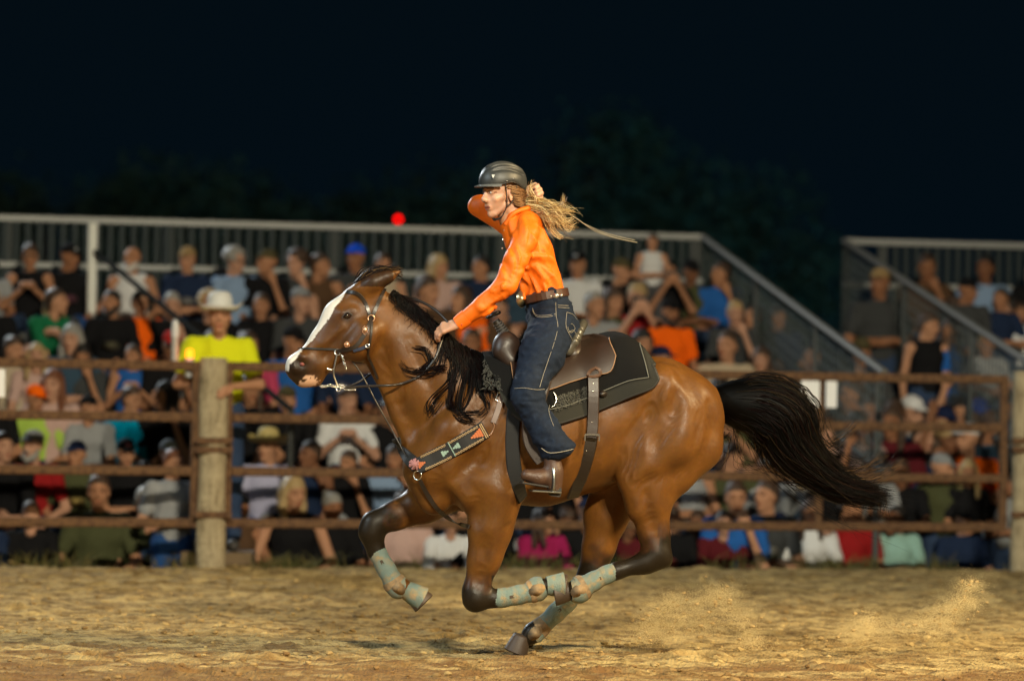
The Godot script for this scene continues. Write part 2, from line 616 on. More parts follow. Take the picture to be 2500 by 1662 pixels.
func ground() -> void:
	relief.seed = 3
	relief.frequency = 2.2
	relief.fractal_octaves = 4
	relief2.seed = 9
	relief2.frequency = 6.0
	relief2.fractal_octaves = 4
	rng.seed = 77
	for q in [[590, 1535], [300, 1505], [620, 1600], [40, 1480], [880, 1440], [1140, 1565], [1090, 1545], [230, 1600], [480, 1640], [1700, 1600], [1900, 1480], [2300, 1570], [2050, 1625], [750, 1470], [1500, 1640], [2400, 1470]]:
		var d := ray(q[0], q[1])
		var p := EYE + d * (-EYE.y / d.y)
		pits.append(Vector3(p.x, p.z, rng.randf_range(0.07, 0.11)))
	# churned arena dirt
	var x0 := -4.6
	var x1 := 4.9
	var z0 := -10.4
	var z1 := 2.6
	var nx := 400
	var nz := 480
	var v := PackedVector3Array()
	var c := PackedColorArray()
	var ix := PackedInt32Array()
	for j in nz + 1:
		var z := lerpf(z1, z0, float(j) / nz)
		for i in nx + 1:
			var x := lerpf(x0, x1, float(i) / nx)
			var y := ground_y(x, z)
			var back := -(Vector3(x, 0, z) - Vector3(0, 0, FENCE_Z)).dot(-fence_back)
			if back > 0.12: y -= smoothstep(0.12, 0.75, back) * 0.66
			v.append(Vector3(x, y, z))
			var col := dirt_color(x, z)
			c.append(col)
	for j in nz:
		for i in nx:
			var a := j * (nx + 1) + i
			ix.append_array([a, a + nx + 1, a + 1, a + 1, a + nx + 1, a + nx + 2])
	var arr := {"v": v, "c": c, "ix": ix}
	Field.normals(arr)
	var dirt := mat(Color.WHITE, 0.95, 0.0, {"vc": true, "spec": 0.25, "mottle": [ramp_tex(0.03, 4, [[0.0, Color(0.55, 0.55, 0.55)], [0.45, Color(0.85, 0.85, 0.85)], [1.0, Color(1, 1, 1)]]), 0.6], "bump": [0.06, 9.0, 0.6]})
	var g := put("arena_dirt", mesh_of(arr), dirt)
	tag(g, "churned golden arena dirt with hoof prints", "", "", "structure")
	# plain ground out to the horizon
	var b := MB.new()
	b.quad(Vector3(-400, -0.68, 120), Vector3(400, -0.68, 120), Vector3(400, -0.68, -400), Vector3(-400, -0.68, -400))
	tag(put("ground", b.mesh(), mat(Color(0.06, 0.055, 0.03), 0.95)), "dark trampled ground around the arena", "", "", "structure")
	b = MB.new()
	for q in [[Vector3(-60, -0.03, 60), Vector3(60, -0.03, 60), Vector3(60, -0.03, 2.55), Vector3(-60, -0.03, 2.55)], [Vector3(-60, -0.03, 2.55), Vector3(-4.55, -0.03, 2.55), Vector3(-4.55, -0.03, -6.4), Vector3(-60, -0.03, 7.0)], [Vector3(4.85, -0.03, 2.55), Vector3(60, -0.03, 2.55), Vector3(60, -0.03, -22.0), Vector3(4.85, -0.03, -8.8)]]:
		b.quad(q[0], q[1], q[2], q[3])
	tag(put("arena_floor", b.mesh(), mat(Color(0.34, 0.22, 0.09), 0.95)), "smooth arena floor beyond the churned dirt", "", "", "structure")
	# clods lying loose on the dirt
	var clod := MB.new()
	var ico := IcoShape()
	clod.add(ico)
	var mm := MultiMesh.new()
	mm.transform_format = MultiMesh.TRANSFORM_3D
	mm.use_colors = true
	mm.mesh = clod.mesh()
	var n := 15000
	mm.instance_count = n
	for i in n:
		var x := rng.randf_range(-4.4, 4.7)
		var z := 2.3 - pow(rng.randf(), 1.2) * 9.6
		var s := 0.003 + pow(rng.randf(), 5.0) * 0.016
		var bs := Basis.from_euler(Vector3(rng.randf() * 6, rng.randf() * 6, rng.randf() * 6)).scaled(Vector3(s * rng.randf_range(0.9, 1.7), s * rng.randf_range(0.5, 0.9), s))
		mm.set_instance_transform(i, Transform3D(bs, Vector3(x, ground_y(x, z) + s * 0.2, z)))
		var col := dirt_color(x, z).lerp(Color(0.19, 0.12, 0.05), rng.randf() * 0.6)
		mm.set_instance_color(i, col)
	var mi := MultiMeshInstance3D.new()
	mi.name = "dirt_clods"
	mi.multimesh = mm
	mi.material_override = mat(Color.WHITE, 0.95, 0.0, {"vc": true, "spec": 0.2})
	add_child(mi)
	tag(mi, "loose crumbs and clods of golden arena dirt", "dirt", "", "stuff")

func IcoShape() -> Dictionary:
	var p := (1.0 + sqrt(5.0)) / 2.0
	var pts := [Vector3(-1, p, 0), Vector3(1, p, 0), Vector3(-1, -p, 0), Vector3(1, -p, 0), Vector3(0, -1, p), Vector3(0, 1, p), Vector3(0, -1, -p), Vector3(0, 1, -p), Vector3(p, 0, -1), Vector3(p, 0, 1), Vector3(-p, 0, -1), Vector3(-p, 0, 1)]
	var b := MB.new()
	for i in 12: pts[i] = pts[i].normalized() * [1.0, 0.8, 1.15, 0.9, 1.05, 0.85][i % 6]
	for f in [[0, 11, 5], [0, 5, 1], [0, 1, 7], [0, 7, 10], [0, 10, 11], [1, 5, 9], [5, 11, 4], [11, 10, 2], [10, 7, 6], [7, 1, 8], [3, 9, 4], [3, 4, 2], [3, 2, 6], [3, 6, 8], [3, 8, 9], [4, 9, 5], [2, 4, 11], [6, 2, 10], [8, 6, 7], [9, 8, 1]]:
		b.tri(pts[f[0]], pts[f[1]], pts[f[2]])
	return b.arrays()

# ---------- pipe fence ----------
func rust() -> StandardMaterial3D:
	return mat(Color.WHITE, 0.85, 0.0, {"spec": 0.2, "mottle": [ramp_tex(0.02, 31, [[0.0, Color(0.055, 0.028, 0.016)], [0.45, Color(0.11, 0.062, 0.036)], [0.7, Color(0.155, 0.085, 0.042)], [1.0, Color(0.08, 0.05, 0.034)]]), 0.7]}) if not mats.has("rust") else mats["rust"]

func fence() -> void:
	mats["rust"] = rust()
	var steel: Material = mats["rust"]
	var ys := []
	for q in [895, 1020, 1151, 1277]: ys.append(on_stand(600, q, 0).y)
	var wood := mat(Color.WHITE, 0.9, 0.0, {"mottle": [ramp_tex(0.012, 8, [[0.0, Color(0.13, 0.095, 0.05)], [0.4, Color(0.33, 0.27, 0.165)], [0.65, Color(0.42, 0.35, 0.22)], [1.0, Color(0.22, 0.17, 0.10)]]), 0.8], "bump": [0.05, 10.0, 0.4]})
	wood.uv1_scale = Vector3(4.0, 0.7, 4.0)
	var names := ["weathered grey timber fence post with rusty gate hinges beside the amber lamp", "weathered grey timber fence post at the far end of the long rail panel"]
	var at := [516.0, 2500.0]
	for i in 2:
		var u := on_stand(at[i], 1100, 0.0).x
		var post := thing("fence_post", names[i], "fence post", stand(u, 0, -0.02), "timber posts of the arena fence")
		var b := MB.new()
		var prof := []
		var top := on_stand(at[i], 874 + (32 if i == 1 else 0), 0).y
		var rg := RandomNumberGenerator.new()
		rg.seed = 50 + i
		var sides := 14
		var rows := []
		for j in 15:
			var y := lerpf(-0.25, top, j / 14.0)
			var row := []
			for k in sides + 1:
				var a := TAU * (k % sides) / sides
				var r := 0.098 + 0.008 * sin(a * 3.0 + i) + 0.006 * sin(y * 7.0 + a * 2.0) + (0.012 if k % 5 == 0 else 0.0) * -1.0
				row.append(Vector3(cos(a) * r, y, sin(a) * r))
			rows.append(row)
		grid_mesh(rows, b, true)
		for k in sides: b.tri(Vector3(0, top + 0.004, 0), rows[14][k + 1], rows[14][k])
		put("timber", b.mesh(), wood, post)
		for y in [on_stand(at[i], 1075, 0).y, on_stand(at[i], 1097, 0).y, on_stand(at[i], 1255, 0).y]:
			b = MB.new()
			b.beam(Vector3(-0.13, y, 0.085), Vector3(0.13, y, 0.085), 0.03, 0.045, Vector3.UP, 0.006)
			put("hinge_strap", b.mesh(), steel, post)
		post.rotation.y = -deg_to_rad(FENCE_TURN) * -1.0
	# panels: [left px, right px, uprights px, label]
	var panels := [[-700.0, 478.0, [-690.0, 476.0], "rusty steel pipe panel hung on the hinged post, white card at its far end"], [557.0, 2452.0, [557.0, 2008.0, 2452.0], "long rusty steel pipe panel of four rails with two white cards"]]
	for q in panels:
		var u0 := on_stand(q[0], 1000, 0).x
		var u1 := on_stand(q[1], 1000, 0).x
		var panel := thing("pipe_fence", q[3], "fence", stand(u0, 0, 0), "steel panels of the arena fence")
		panel.rotation.y = deg_to_rad(FENCE_TURN)
		for y in ys:
			var b := MB.new()
			b.beam(Vector3(0.03, y, 0), Vector3(u1 - u0 - 0.03, y, 0), 0.06, 0.064, Vector3.UP, 0.01)
			put("rail", b.mesh(), steel, panel)
		for ux in q[2]:
			var b := MB.new()
			var x := on_stand(ux, 1000, 0).x - u0
			var mid_: bool = ux == 2008.0
			b.beam(Vector3(x, ys[3] - 0.03 if not mid_ else ys[3], -0.045 if mid_ else 0.0), Vector3(x, ys[0] + 0.032, -0.045 if mid_ else 0.0), 0.055 if not mid_ else 0.03, 0.055, Vector3.RIGHT, 0.008)
			put("upright", b.mesh(), steel, panel)
	# white cards wired to the rails
	for q in [[1957, 2001, 929, 993, "plain white card on the long rail panel, wider of the two"], [2018, 2043, 930, 995, "narrow plain white card on the long rail panel"], [-14, 10, 901, 969, "plain white card wired to the top rail of the hinged panel"]]:
		var a := on_stand(q[0], q[2], -0.045)
		var e := on_stand(q[1], q[3], -0.045)
		var b := MB.new()
		b.box(Transform3D(Basis(), Vector3.ZERO), Vector3(e.x - a.x, a.y - e.y, 0.008))
		var o := put("white_card", b.mesh(), mat(Color(0.76, 0.77, 0.78), 0.7), null, Transform3D(Basis(Vector3.UP, deg_to_rad(FENCE_TURN)), stand((a.x + e.x) / 2.0, (a.y + e.y) / 2.0, -0.045)))
		tag(o, q[4], "sign", "white cards on the fence")

# ---------- bleachers ----------
func seat_y(k: int) -> float:
	return -0.28 + 0.39 * k

func seat_v(k: int) -> float:
	return 1.05 + 0.75 * k

func step_y(i: int) -> float:
	return -0.45 + 0.17 * i

func step_v(i: int) -> float:
	return 1.5 + 0.45 * i

var stand_end := 0.0
var stand2_start := 0.0

func bleachers() -> void:
	stand_end = on_stand(1717, 583, 5.45).x
	stand2_start = on_stand(2062, 607, 5.45).x
	var alu := mat(Color(0.36, 0.37, 0.36), 0.6, 0.3, {"spec": 0.3})
	var dull := mat(Color(0.075, 0.082, 0.082), 0.7, 0.0, {"spec": 0.2})
	var boards := mat(Color(0.15, 0.15, 0.14), 0.75, 0.0, {"spec": 0.2, "mottle": [ramp_tex(0.02, 12, [[0.0, Color(0.5, 0.5, 0.5)], [1.0, Color(1, 1, 1)]]), 1.0]})
	var slat := mat(Color(0.040, 0.050, 0.052), 0.8, 0.0, {"spec": 0.15})
	for s in 2:
		var u0 := -7.5 if s == 0 else stand2_start
		var u1 := stand_end if s == 0 else stand2_start + 6.0
		var n := thing("bleacher", ["long aluminium bleacher packed with spectators behind the pipe fence", "second aluminium bleacher beyond the gap, with fewer people in view"][s], "bleacher", stand(u0, -0.66, 0), "spectator bleachers")
		n.rotation.y = deg_to_rad(FENCE_TURN)
		var L := u1 - u0
		var loc := func(u: float, y: float, v: float) -> Vector3: return Vector3(u, y + 0.66, -v)
		for k in 6:
			var b := MB.new()
			b.beam(loc.call(0, seat_y(k) - 0.02, seat_v(k)), loc.call(L, seat_y(k) - 0.02, seat_v(k)), 0.26, 0.04, Vector3.UP, 0.008)
			put("seat_board", b.mesh(), boards, n)
			if k > 0:
				b = MB.new()
				b.beam(loc.call(0, seat_y(k) - 0.45, seat_v(k) - 0.38), loc.call(L, seat_y(k) - 0.45, seat_v(k) - 0.38), 0.3, 0.04, Vector3.UP, 0.008)
				put("foot_board", b.mesh(), boards, n)
		var m := int(L / 1.8)
		for i in m + 1:
			var u := 0.1 + i * (L - 0.2) / m
			var b := MB.new()
			b.beam(loc.call(u, -0.64, 0.9), loc.call(u, seat_y(5) - 0.5, 5.3), 0.05, 0.06)
			put("stringer", b.mesh(), dull, n)
			for k in [1, 3, 5]:
				b = MB.new()
				b.beam(loc.call(u, -0.66, seat_v(k)), loc.call(u, seat_y(k) - 0.045, seat_v(k)), 0.05, 0.05, Vector3.RIGHT)
				put("leg", b.mesh(), dull, n)
		# back guard: top rail, lower rail, posts, pickets
		var yt := on_stand(1000, 559, 5.45).y
		var yb := on_stand(300, 652, 5.45).y
		var b := MB.new()
		b.beam(loc.call(0, yt, 5.45), loc.call(L, yt, 5.45), 0.05, 0.055, Vector3.UP, 0.01)
		put("top_rail", b.mesh(), alu, n)
		b = MB.new()
		b.beam(loc.call(0, yb, 5.45), loc.call(L, yb, 5.45), 0.04, 0.05, Vector3.UP, 0.01)
		put("lower_rail", b.mesh(), alu, n)
		b = MB.new()
		b.beam(loc.call(0, seat_y(5) + 0.05, 5.45), loc.call(L, seat_y(5) + 0.05, 5.45), 0.04, 0.12, Vector3.UP, 0.01)
		put("toe_board", b.mesh(), alu, n)
		var posts := [0.03, L - 0.03]
		for px in ([15, 413, 823, 1228, 1694] if s == 0 else [2160, 2600]): posts.append(on_stand(px, 600, 5.45).x - u0)
		for u in posts:
			b = MB.new()
			b.beam(loc.call(u, -0.66, 5.49), loc.call(u, yt - 0.02, 5.49), 0.05, 0.09 if u > 0.1 and u < L - 0.1 else 0.06, Vector3.RIGHT, 0.01)
			put("guard_post", b.mesh(), dull, n)
		var u := 0.12 if s == 0 else 0.5
		while u < L - 0.15:
			b = MB.new()
			b.beam(loc.call(u, seat_y(5) + 0.1, 5.452), loc.call(u, yt - 0.02, 5.452), 0.022, 0.052, Vector3.RIGHT)
			put("picket", b.mesh(), slat, n)
			u += 0.101
		# end guard: sloping handrail from the back down to the front, with wire infill
		var ue := L if s == 0 else 0.0
		var foot: Vector3 = loc.call(ue, 1.45, 0.75)
		var head: Vector3 = loc.call(ue, yt, 5.45)
		b = MB.new()
		b.tube(PackedVector3Array([head, foot]), [0.032, 0.032], 10)
		put("end_handrail", b.mesh(), mat(Color(0.13, 0.125, 0.11), 0.6, 0.2), n)
		b = MB.new()
		b.tube(PackedVector3Array([head + Vector3(0, -0.85, 0), foot + Vector3(0, -0.75, 0)]), [0.022, 0.022], 8)
		put("end_midrail", b.mesh(), dull, n)
		b = MB.new()
		var wires := 62
		for i in wires:
			var t := (i + 0.5) / wires
			var p := head.lerp(foot, t)
			b.tube(PackedVector3Array([p, p + Vector3(0, -0.85, 0)]), [0.006, 0.006], 4, 1.0, Vector3.ZERO, false)
		for i in 7: b.tube(PackedVector3Array([head + Vector3(0, -0.1 * i - 0.1, 0), foot + Vector3(0, -0.1 * i - 0.1, 0)]), [0.005, 0.005], 4, 1.0, Vector3.ZERO, false)
		tag(put("wire_infill", b.mesh(), mat(Color(0.075, 0.09, 0.088), 0.7, 0.0), n), "", "", "", "stuff")
		for t in [0.33, 0.66, 0.97]:
			b = MB.new()
			var p := head.lerp(foot, t)
			b.tube(PackedVector3Array([p, Vector3(p.x, 0.0, p.z)]), [0.026, 0.026], 8)
			put("end_post", b.mesh(), dull, n)
	# wooden access steps in the gap between the two bleachers
	var us := stand_end + 0.12
	var ue2 := stand2_start - 0.10
	var steps := thing("access_steps", "rough wooden access steps climbing between the two bleachers", "steps", stand(us, -0.66, 0))
	steps.rotation.y = deg_to_rad(FENCE_TURN)
	var planks := mat(Color(0.13, 0.10, 0.065), 0.9, 0.0, {"spec": 0.2})
	for i in 8:
		var sb := MB.new()
		var sy := 0.66 + step_y(i) - 0.02
		sb.beam(Vector3(0, sy, -step_v(i)), Vector3(ue2 - us, sy, -step_v(i)), 0.40, 0.04, Vector3.UP, 0.006)
		put("tread", sb.mesh(), planks, steps)
	for u2 in [0.04, ue2 - us - 0.04]:
		var sb := MB.new()
		sb.beam(Vector3(u2, 0.66 + step_y(0) - 0.13, -step_v(0)), Vector3(u2, 0.66 + step_y(7) - 0.13, -step_v(7)), 0.05, 0.16)
		put("stringer", sb.mesh(), planks, steps)
		for i in [2, 4, 7]:
			sb = MB.new()
			sb.beam(Vector3(u2, 0.0, -step_v(i)), Vector3(u2, 0.66 + step_y(i) - 0.16, -step_v(i)), 0.07, 0.07, Vector3.RIGHT)
			put("leg", sb.mesh(), planks, steps)
	# aisle handrail with its pale post
	var a := thing("aisle_handrail", "dark sloping aisle handrail with one pale upright between the seats", "handrail", stand(0, -0.66, 0))
	a.rotation.y = deg_to_rad(FENCE_TURN)
	var p0 := on_stand(226, 545, 4.6)
	var p1 := on_stand(226, 690, 4.6)
	var b := MB.new()
	b.beam(Vector3(p0.x, p0.y + 0.66, -4.6), Vector3(p0.x, p1.y + 0.2, -4.6), 0.05, 0.075, Vector3.RIGHT, 0.01)
	put("upright", b.mesh(), mat(Color(0.62, 0.63, 0.58), 0.5), a)
	b = MB.new()
	var q0 := on_stand(232, 615, 4.55)
	var q1 := on_stand(710, 1000, 1.3)
	b.tube(PackedVector3Array([Vector3(q0.x, q0.y + 0.66, -4.55), Vector3(q1.x, q1.y + 0.66, -1.3)]), [0.024, 0.024], 10)
	put("rail", b.mesh(), mat(Color(0.014, 0.015, 0.014), 0.8, 0.0, {"spec": 0.1}), a)
	b = MB.new()
	b.tube(PackedVector3Array([Vector3(q1.x, q1.y + 0.66, -1.3), Vector3(q1.x, 0.0, -1.3)]), [0.024, 0.024], 10)
	put("upright", b.mesh(), mat(Color(0.03, 0.032, 0.03), 0.5, 0.3), a)

# ---------- trees far behind, barely lit ----------
func trees() -> void:
	var leafm := mat(Color.WHITE, 0.7, 0.0, {"vc": true, "back": Color(0.5, 0.5, 0.3)})
	var bark := mat(Color(0.05, 0.04, 0.03), 0.9)
	# [px of trunk, px top, distance behind, crown half width m, lobes seed, label]
	var list := [[1370, 205, -52.0, 5.2, 1, "broad dark tree standing behind the middle of the long bleacher"], [1790, 330, -56.0, 4.0, 2, "rounded dark tree behind the gap between the two bleachers"], [560, 300, -54.0, 4.6, 3, "spreading dark tree behind the white-shirted end of the long bleacher"], [1010, 420, -60.0, 3.6, 4, "low dark tree behind the red mast light"], [120, 400, -58.0, 4.2, 5, "low dark tree behind the pale aisle upright"]]
	for q in list:
		var foot := at_z(q[0], 940, q[2])
		foot.y = -0.68
		var top := at_z(q[0], q[1], q[2]).y
		var t := thing("tree", q[5], "tree", foot, "dark trees behind the bleachers")
		var rg := RandomNumberGenerator.new()
		rg.seed = 400 + q[4]
		var h: float = top - foot.y
		var b := MB.new()
		b.tube(cr([Vector3.ZERO, Vector3(0.15, h * 0.3, 0), Vector3(-0.1, h * 0.6, 0.1), Vector3(0, h * 0.85, 0)], 4), [0.3, 0.22, 0.12, 0.03], 9)
		var lobes := []
		for i in 16:
			var a := rg.randf() * TAU
			var r: float = q[3] * sqrt(rg.randf()) * 0.8
			var y := h * rg.randf_range(0.38, 0.86)
			r *= 1.0 - pow(maxf(0.0, y / h - 0.45) / 0.6, 2.0)
			lobes.append([Vector3(cos(a) * r, y, sin(a) * r), q[3] * rg.randf_range(0.2, 0.38)])
		for l in lobes: b.tube(cr([Vector3(0, h * 0.3, 0), (l[0] as Vector3) * Vector3(0.4, 0.8, 0.4), l[0]], 4), [0.12, 0.07, 0.02], 5)
		put("trunk", b.mesh(), bark, t)
		b = MB.new()
		for i in 7000:
			var l: Array = lobes[rg.randi() % lobes.size()]
			var d: Vector3 = Vector3(rg.randfn(), rg.randfn() * 0.8, rg.randfn()).normalized() * pow(rg.randf(), 0.35) * l[1] * rg.randf_range(0.7, 1.15)
			var s := rg.randf_range(0.12, 0.24)
			var x := Transform3D(Basis.from_euler(Vector3(rg.randf() * 6.3, rg.randf() * 6.3, rg.randf() * 6.3)).scaled(Vector3.ONE * s), l[0] + d)
			b.tint = Color(0.035, 0.085, 0.062).lerp(Color(0.055, 0.11, 0.075), rg.randf())
			b.quad(x * Vector3(-0.5, 0, 0), x * Vector3(0, 0.08, 0.32), x * Vector3(0.5, 0, 0), x * Vector3(0, 0.08, -0.32))
		put("crown", b.mesh(), leafm, t)
# ---------- horse ----------
var hf: Field            # the horse's own shape, also used to lay tack on it
var horse_node: Node3D

func hc(f: Field, pts: Array, zs := 1.0) -> void:   # pts: [px, py, radius px, dz]
	for i in pts.size() - 1:
		var a: Array = pts[i]
		var b: Array = pts[i + 1]
		f.cap(hp(a[0], a[1], a[3]), hp(b[0], b[1], b[3]), a[2] * PX, b[2] * PX, Vector3(1, 1, zs))

func both(f: Field, pts: Array, zs := 1.0) -> void:
	hc(f, pts, zs)
	hc(f, pts.map(func(p): return [p[0], p[1], p[2], -p[3]]), zs)

func carve(f: Field, px: float, py: float, r: float, dz: float, w: float, px2 := 0.0, py2 := 0.0, dz2 := 0.0, s := Vector3.ONE) -> void:
	var a := hp(px, py, dz)
	var b := hp(px2, py2, dz2) if px2 > 0.0 else a + Vector3(0.001, 0, 0)
	f.cap(a, b, r * PX, r * PX, s, -w)

func horse_field() -> Field:
	var f := Field.new()
	f.k = 62.0
	# trunk (a capsule's z scale is applied about the world's z = 0, so scaled parts keep to the middle plane)
	var mid := func(pts: Array, zs: float):
		for i in pts.size() - 1:
			var a: Array = pts[i]
			var b: Array = pts[i + 1]
			f.cap(hp(a[0], a[1]), hp(b[0], b[1]), (a[2] - 5) * PX, (b[2] - 5) * PX, Vector3(1, 1, zs))
	mid.call([[1225, 1062, 170], [1320, 1066, 170], [1420, 1052, 152], [1510, 1020, 138]], 0.82)
	mid.call([[1510, 1020, 136], [1605, 1008, 136]], 0.92)
	mid.call([[1605, 992, 122], [1660, 1010, 112]], 0.9)
	mid.call([[1094, 1118, 112], [1200, 1120, 112]], 1.0)          # chest
	mid.call([[1150, 925, 60], [1270, 925, 58], [1400, 935, 50], [1560, 915, 48]], 0.9)   # withers and back
	mid.call([[1150, 1000, 118], [1100, 968, 120]], 0.66)
	# neck
	mid.call([[1105, 985, 128], [1048, 935, 112], [985, 862, 92]], 0.52)
	mid.call([[985, 862, 92], [928, 800, 72]], 0.5)
	mid.call([[1095, 880, 44], [1010, 790, 38], [945, 745, 30]], 0.62)                    # crest
	mid.call([[935, 905, 26], [985, 1010, 34], [1025, 1090, 48]], 0.8)                    # windpipe
	# head
	mid.call([[905, 800, 66], [862, 790, 64]], 0.66)
	mid.call([[868, 752, 48], [836, 778, 50], [800, 838, 47]], 0.72)
	mid.call([[800, 848, 52], [764, 886, 42]], 0.62)
	mid.call([[764, 886, 42], [738, 900, 36]], 0.72)
	mid.call([[738, 900, 34], [727, 897, 30]], 0.9)
	mid.call([[742, 924, 24], [768, 926, 22]], 0.95)                                     # chin
	mid.call([[870, 725, 30], [920, 732, 30]], 1.2)                                      # poll
	both(f, [[893, 820, 46, 0.045], [872, 838, 44, 0.045]], 1.0)                         # round cheeks
	both(f, [[860, 755, 14, 0.074], [838, 762, 10, 0.076]], 1.0)                         # brow over the eye
	both(f, [[838, 800, 7, 0.078], [790, 842, 6, 0.06]], 1.0)                            # cheek ridge
	both(f, [[736, 876, 15, 0.044], [724, 886, 12, 0.036], [722, 900, 12, 0.036]], 1.0)   # nostril rim
	both(f, [[884, 704, 18, 0.045], [912, 690, 17, 0.055], [945, 676, 12, 0.06], [974, 663, 4, 0.055]], 1.0)   # ears laid back
	# shoulder and muscles of both sides
	both(f, [[1185, 950, 42, 0.13], [1120, 1060, 62, 0.155], [1075, 1140, 56, 0.135]], 0.9)
	both(f, [[1080, 1140, 52, 0.13], [1160, 1190, 58, 0.15], [1225, 1175, 52, 0.165]], 0.9)
	both(f, [[1215, 1000, 50, 0.16], [1235, 1130, 58, 0.17]], 0.8)
	both(f, [[1035, 1150, 50, 0.07], [1060, 1215, 42, 0.08]], 1.0)                       # breast
	both(f, [[1545, 930, 42, 0.16], [1605, 960, 70, 0.15], [1690, 985, 52, 0.12]], 0.9)  # hip and croup
	both(f, [[1560, 990, 48, 0.17], [1560, 1090, 52, 0.175]], 0.8)
	# near fore: forearm upright, cannon folded back
	hc(f, [[1212, 1200, 66, 0.15], [1196, 1290, 50, 0.15], [1180, 1370, 36, 0.15], [1162, 1440, 26, 0.15]], 0.95)
	hc(f, [[1222, 1250, 30, 0.17], [1200, 1350, 24, 0.17]], 1.0)
	hc(f, [[1160, 1440, 27, 0.15], [1160, 1464, 25, 0.15], [1212, 1461, 17, 0.15], [1292, 1446, 15, 0.15], [1310, 1438, 20, 0.15], [1345, 1428, 17, 0.15]], 0.95)
	# far fore, lifted
	hc(f, [[1110, 1190, 58, -0.14], [1035, 1228, 46, -0.15], [965, 1258, 33, -0.15], [913, 1277, 26, -0.15], [906, 1300, 26, -0.15], [918, 1345, 18, -0.15], [956, 1414, 16, -0.15], [970, 1432, 21, -0.15], [1003, 1441, 18, -0.15]], 0.95)
	# near hind
	hc(f, [[1655, 1010, 100, 0.11], [1640, 1075, 98, 0.13], [1590, 1145, 62, 0.16], [1582, 1225, 45, 0.16], [1592, 1300, 31, 0.16], [1602, 1352, 26, 0.16]], 0.85)
	hc(f, [[1705, 1030, 62, 0.10], [1704, 1090, 56, 0.12], [1650, 1160, 42, 0.14], [1612, 1230, 22, 0.155], [1618, 1310, 11, 0.16], [1624, 1364, 12, 0.16]], 0.9)
	hc(f, [[1602, 1352, 27, 0.16], [1578, 1372, 22, 0.16], [1505, 1394, 17, 0.16], [1432, 1428, 15, 0.16], [1414, 1438, 20, 0.16], [1382, 1444, 17, 0.15]], 0.95)
	hc(f, [[1622, 1368, 13, 0.16], [1560, 1384, 11, 0.16]], 1.0)
	hc(f, [[1560, 1100, 44, 0.19], [1548, 1160, 40, 0.19], [1560, 1240, 30, 0.18]], 0.9)   # stifle
	# far hind, on the ground
	hc(f, [[1660, 1060, 105, -0.13], [1600, 1130, 80, -0.15], [1510, 1180, 66, -0.15], [1480, 1260, 52, -0.15], [1462, 1335, 38, -0.15], [1446, 1392, 29, -0.15], [1405, 1450, 18, -0.15], [1325, 1526, 16, -0.15], [1302, 1545, 21, -0.15], [1284, 1562, 16, -0.15]], 0.95)
	hc(f, [[1680, 1100, 62, -0.12], [1640, 1175, 36, -0.14], [1560, 1210, 30, -0.15]], 0.9)
	# dock of the tail
	mid.call([[1735, 975, 26], [1800, 970, 24]], 1.0)
	# hollows: nostrils, mouth line, eye, jaw groove, flank, between thigh and gaskin muscles
	for s in [-1.0, 1.0]:
		carve(f, 737, 889, 8, 0.072 * s, 2.2, 730, 884, 0.062 * s)
		carve(f, 722, 919, 3, 0.055 * s, 1.6, 776, 914, 0.064 * s)
		carve(f, 926, 838, 10, 0.088 * s, 1.0, 915, 880, 0.082 * s)
		carve(f, 1520, 1090, 30, 0.335 * s, 1.0, 1535, 1010, 0.335 * s)
	# grooves between the muscles, sunk a few millimetres into the skin: [path, radius px, lift m]
	hf = f
	var cuts := []
	for q in [[[[1738, 985], [1742, 1050], [1722, 1110], [1672, 1150], [1600, 1172], [1560, 1185]], 13, 0.017], [[[1662, 905], [1700, 960], [1716, 1030], [1700, 1090]], 11, 0.017], [[[1610, 935], [1590, 1000], [1556, 1050], [1545, 1090]], 15, 0.020], [[[1650, 965], [1640, 1030], [1600, 1085]], 12, 0.019], [[[1545, 1085], [1536, 1130], [1534, 1165]], 17, 0.022], [[[1185, 960], [1150, 1020], [1108, 1080], [1080, 1120]], 12, 0.017], [[[1225, 985], [1205, 1060], [1160, 1130], [1110, 1170]], 11, 0.016], [[[1245, 1060], [1240, 1130], [1262, 1190]], 13, 0.018], [[[1140, 1180], [1165, 1220], [1160, 1275]], 11, 0.016], [[[1060, 1130], [1075, 1190], [1110, 1240]], 12, 0.017], [[[930, 830], [945, 900], [975, 985], [1010, 1070]], 9, 0.014], [[[1000, 830], [1040, 920], [1080, 1000]], 12, 0.020], [[[1570, 1190], [1585, 1250], [1600, 1310]], 9, 0.014], [[[1450, 1010], [1440, 1100], [1420, 1180]], 16, 0.026], [[[1185, 1320], [1175, 1390], [1168, 1430]], 8, 0.012], [[[846, 800], [812, 842], [790, 872]], 7, 0.011], [[[868, 735], [858, 748], [842, 756]], 6, 0.009]]:
		var pts := []
		for p in crn(q[0], 3): pts.append(on_horse(p.x, p.y, q[2] - 0.006))
		cuts.append([pts, q[1] * PX])
	for q in cuts:
		for i in q[0].size() - 1:
			var a: Vector3 = q[0][i]
			var b: Vector3 = q[0][i + 1]
			f.cap(a, b, q[1], q[1], Vector3.ONE, -1.0)
			var za := mid_z(1250.0 + a.x / PX) * 2.0
			var zb := mid_z(1250.0 + b.x / PX) * 2.0
			f.cap(Vector3(a.x, a.y, za - a.z), Vector3(b.x, b.y, zb - b.z), q[1], q[1], Vector3.ONE, -1.0)
	return f

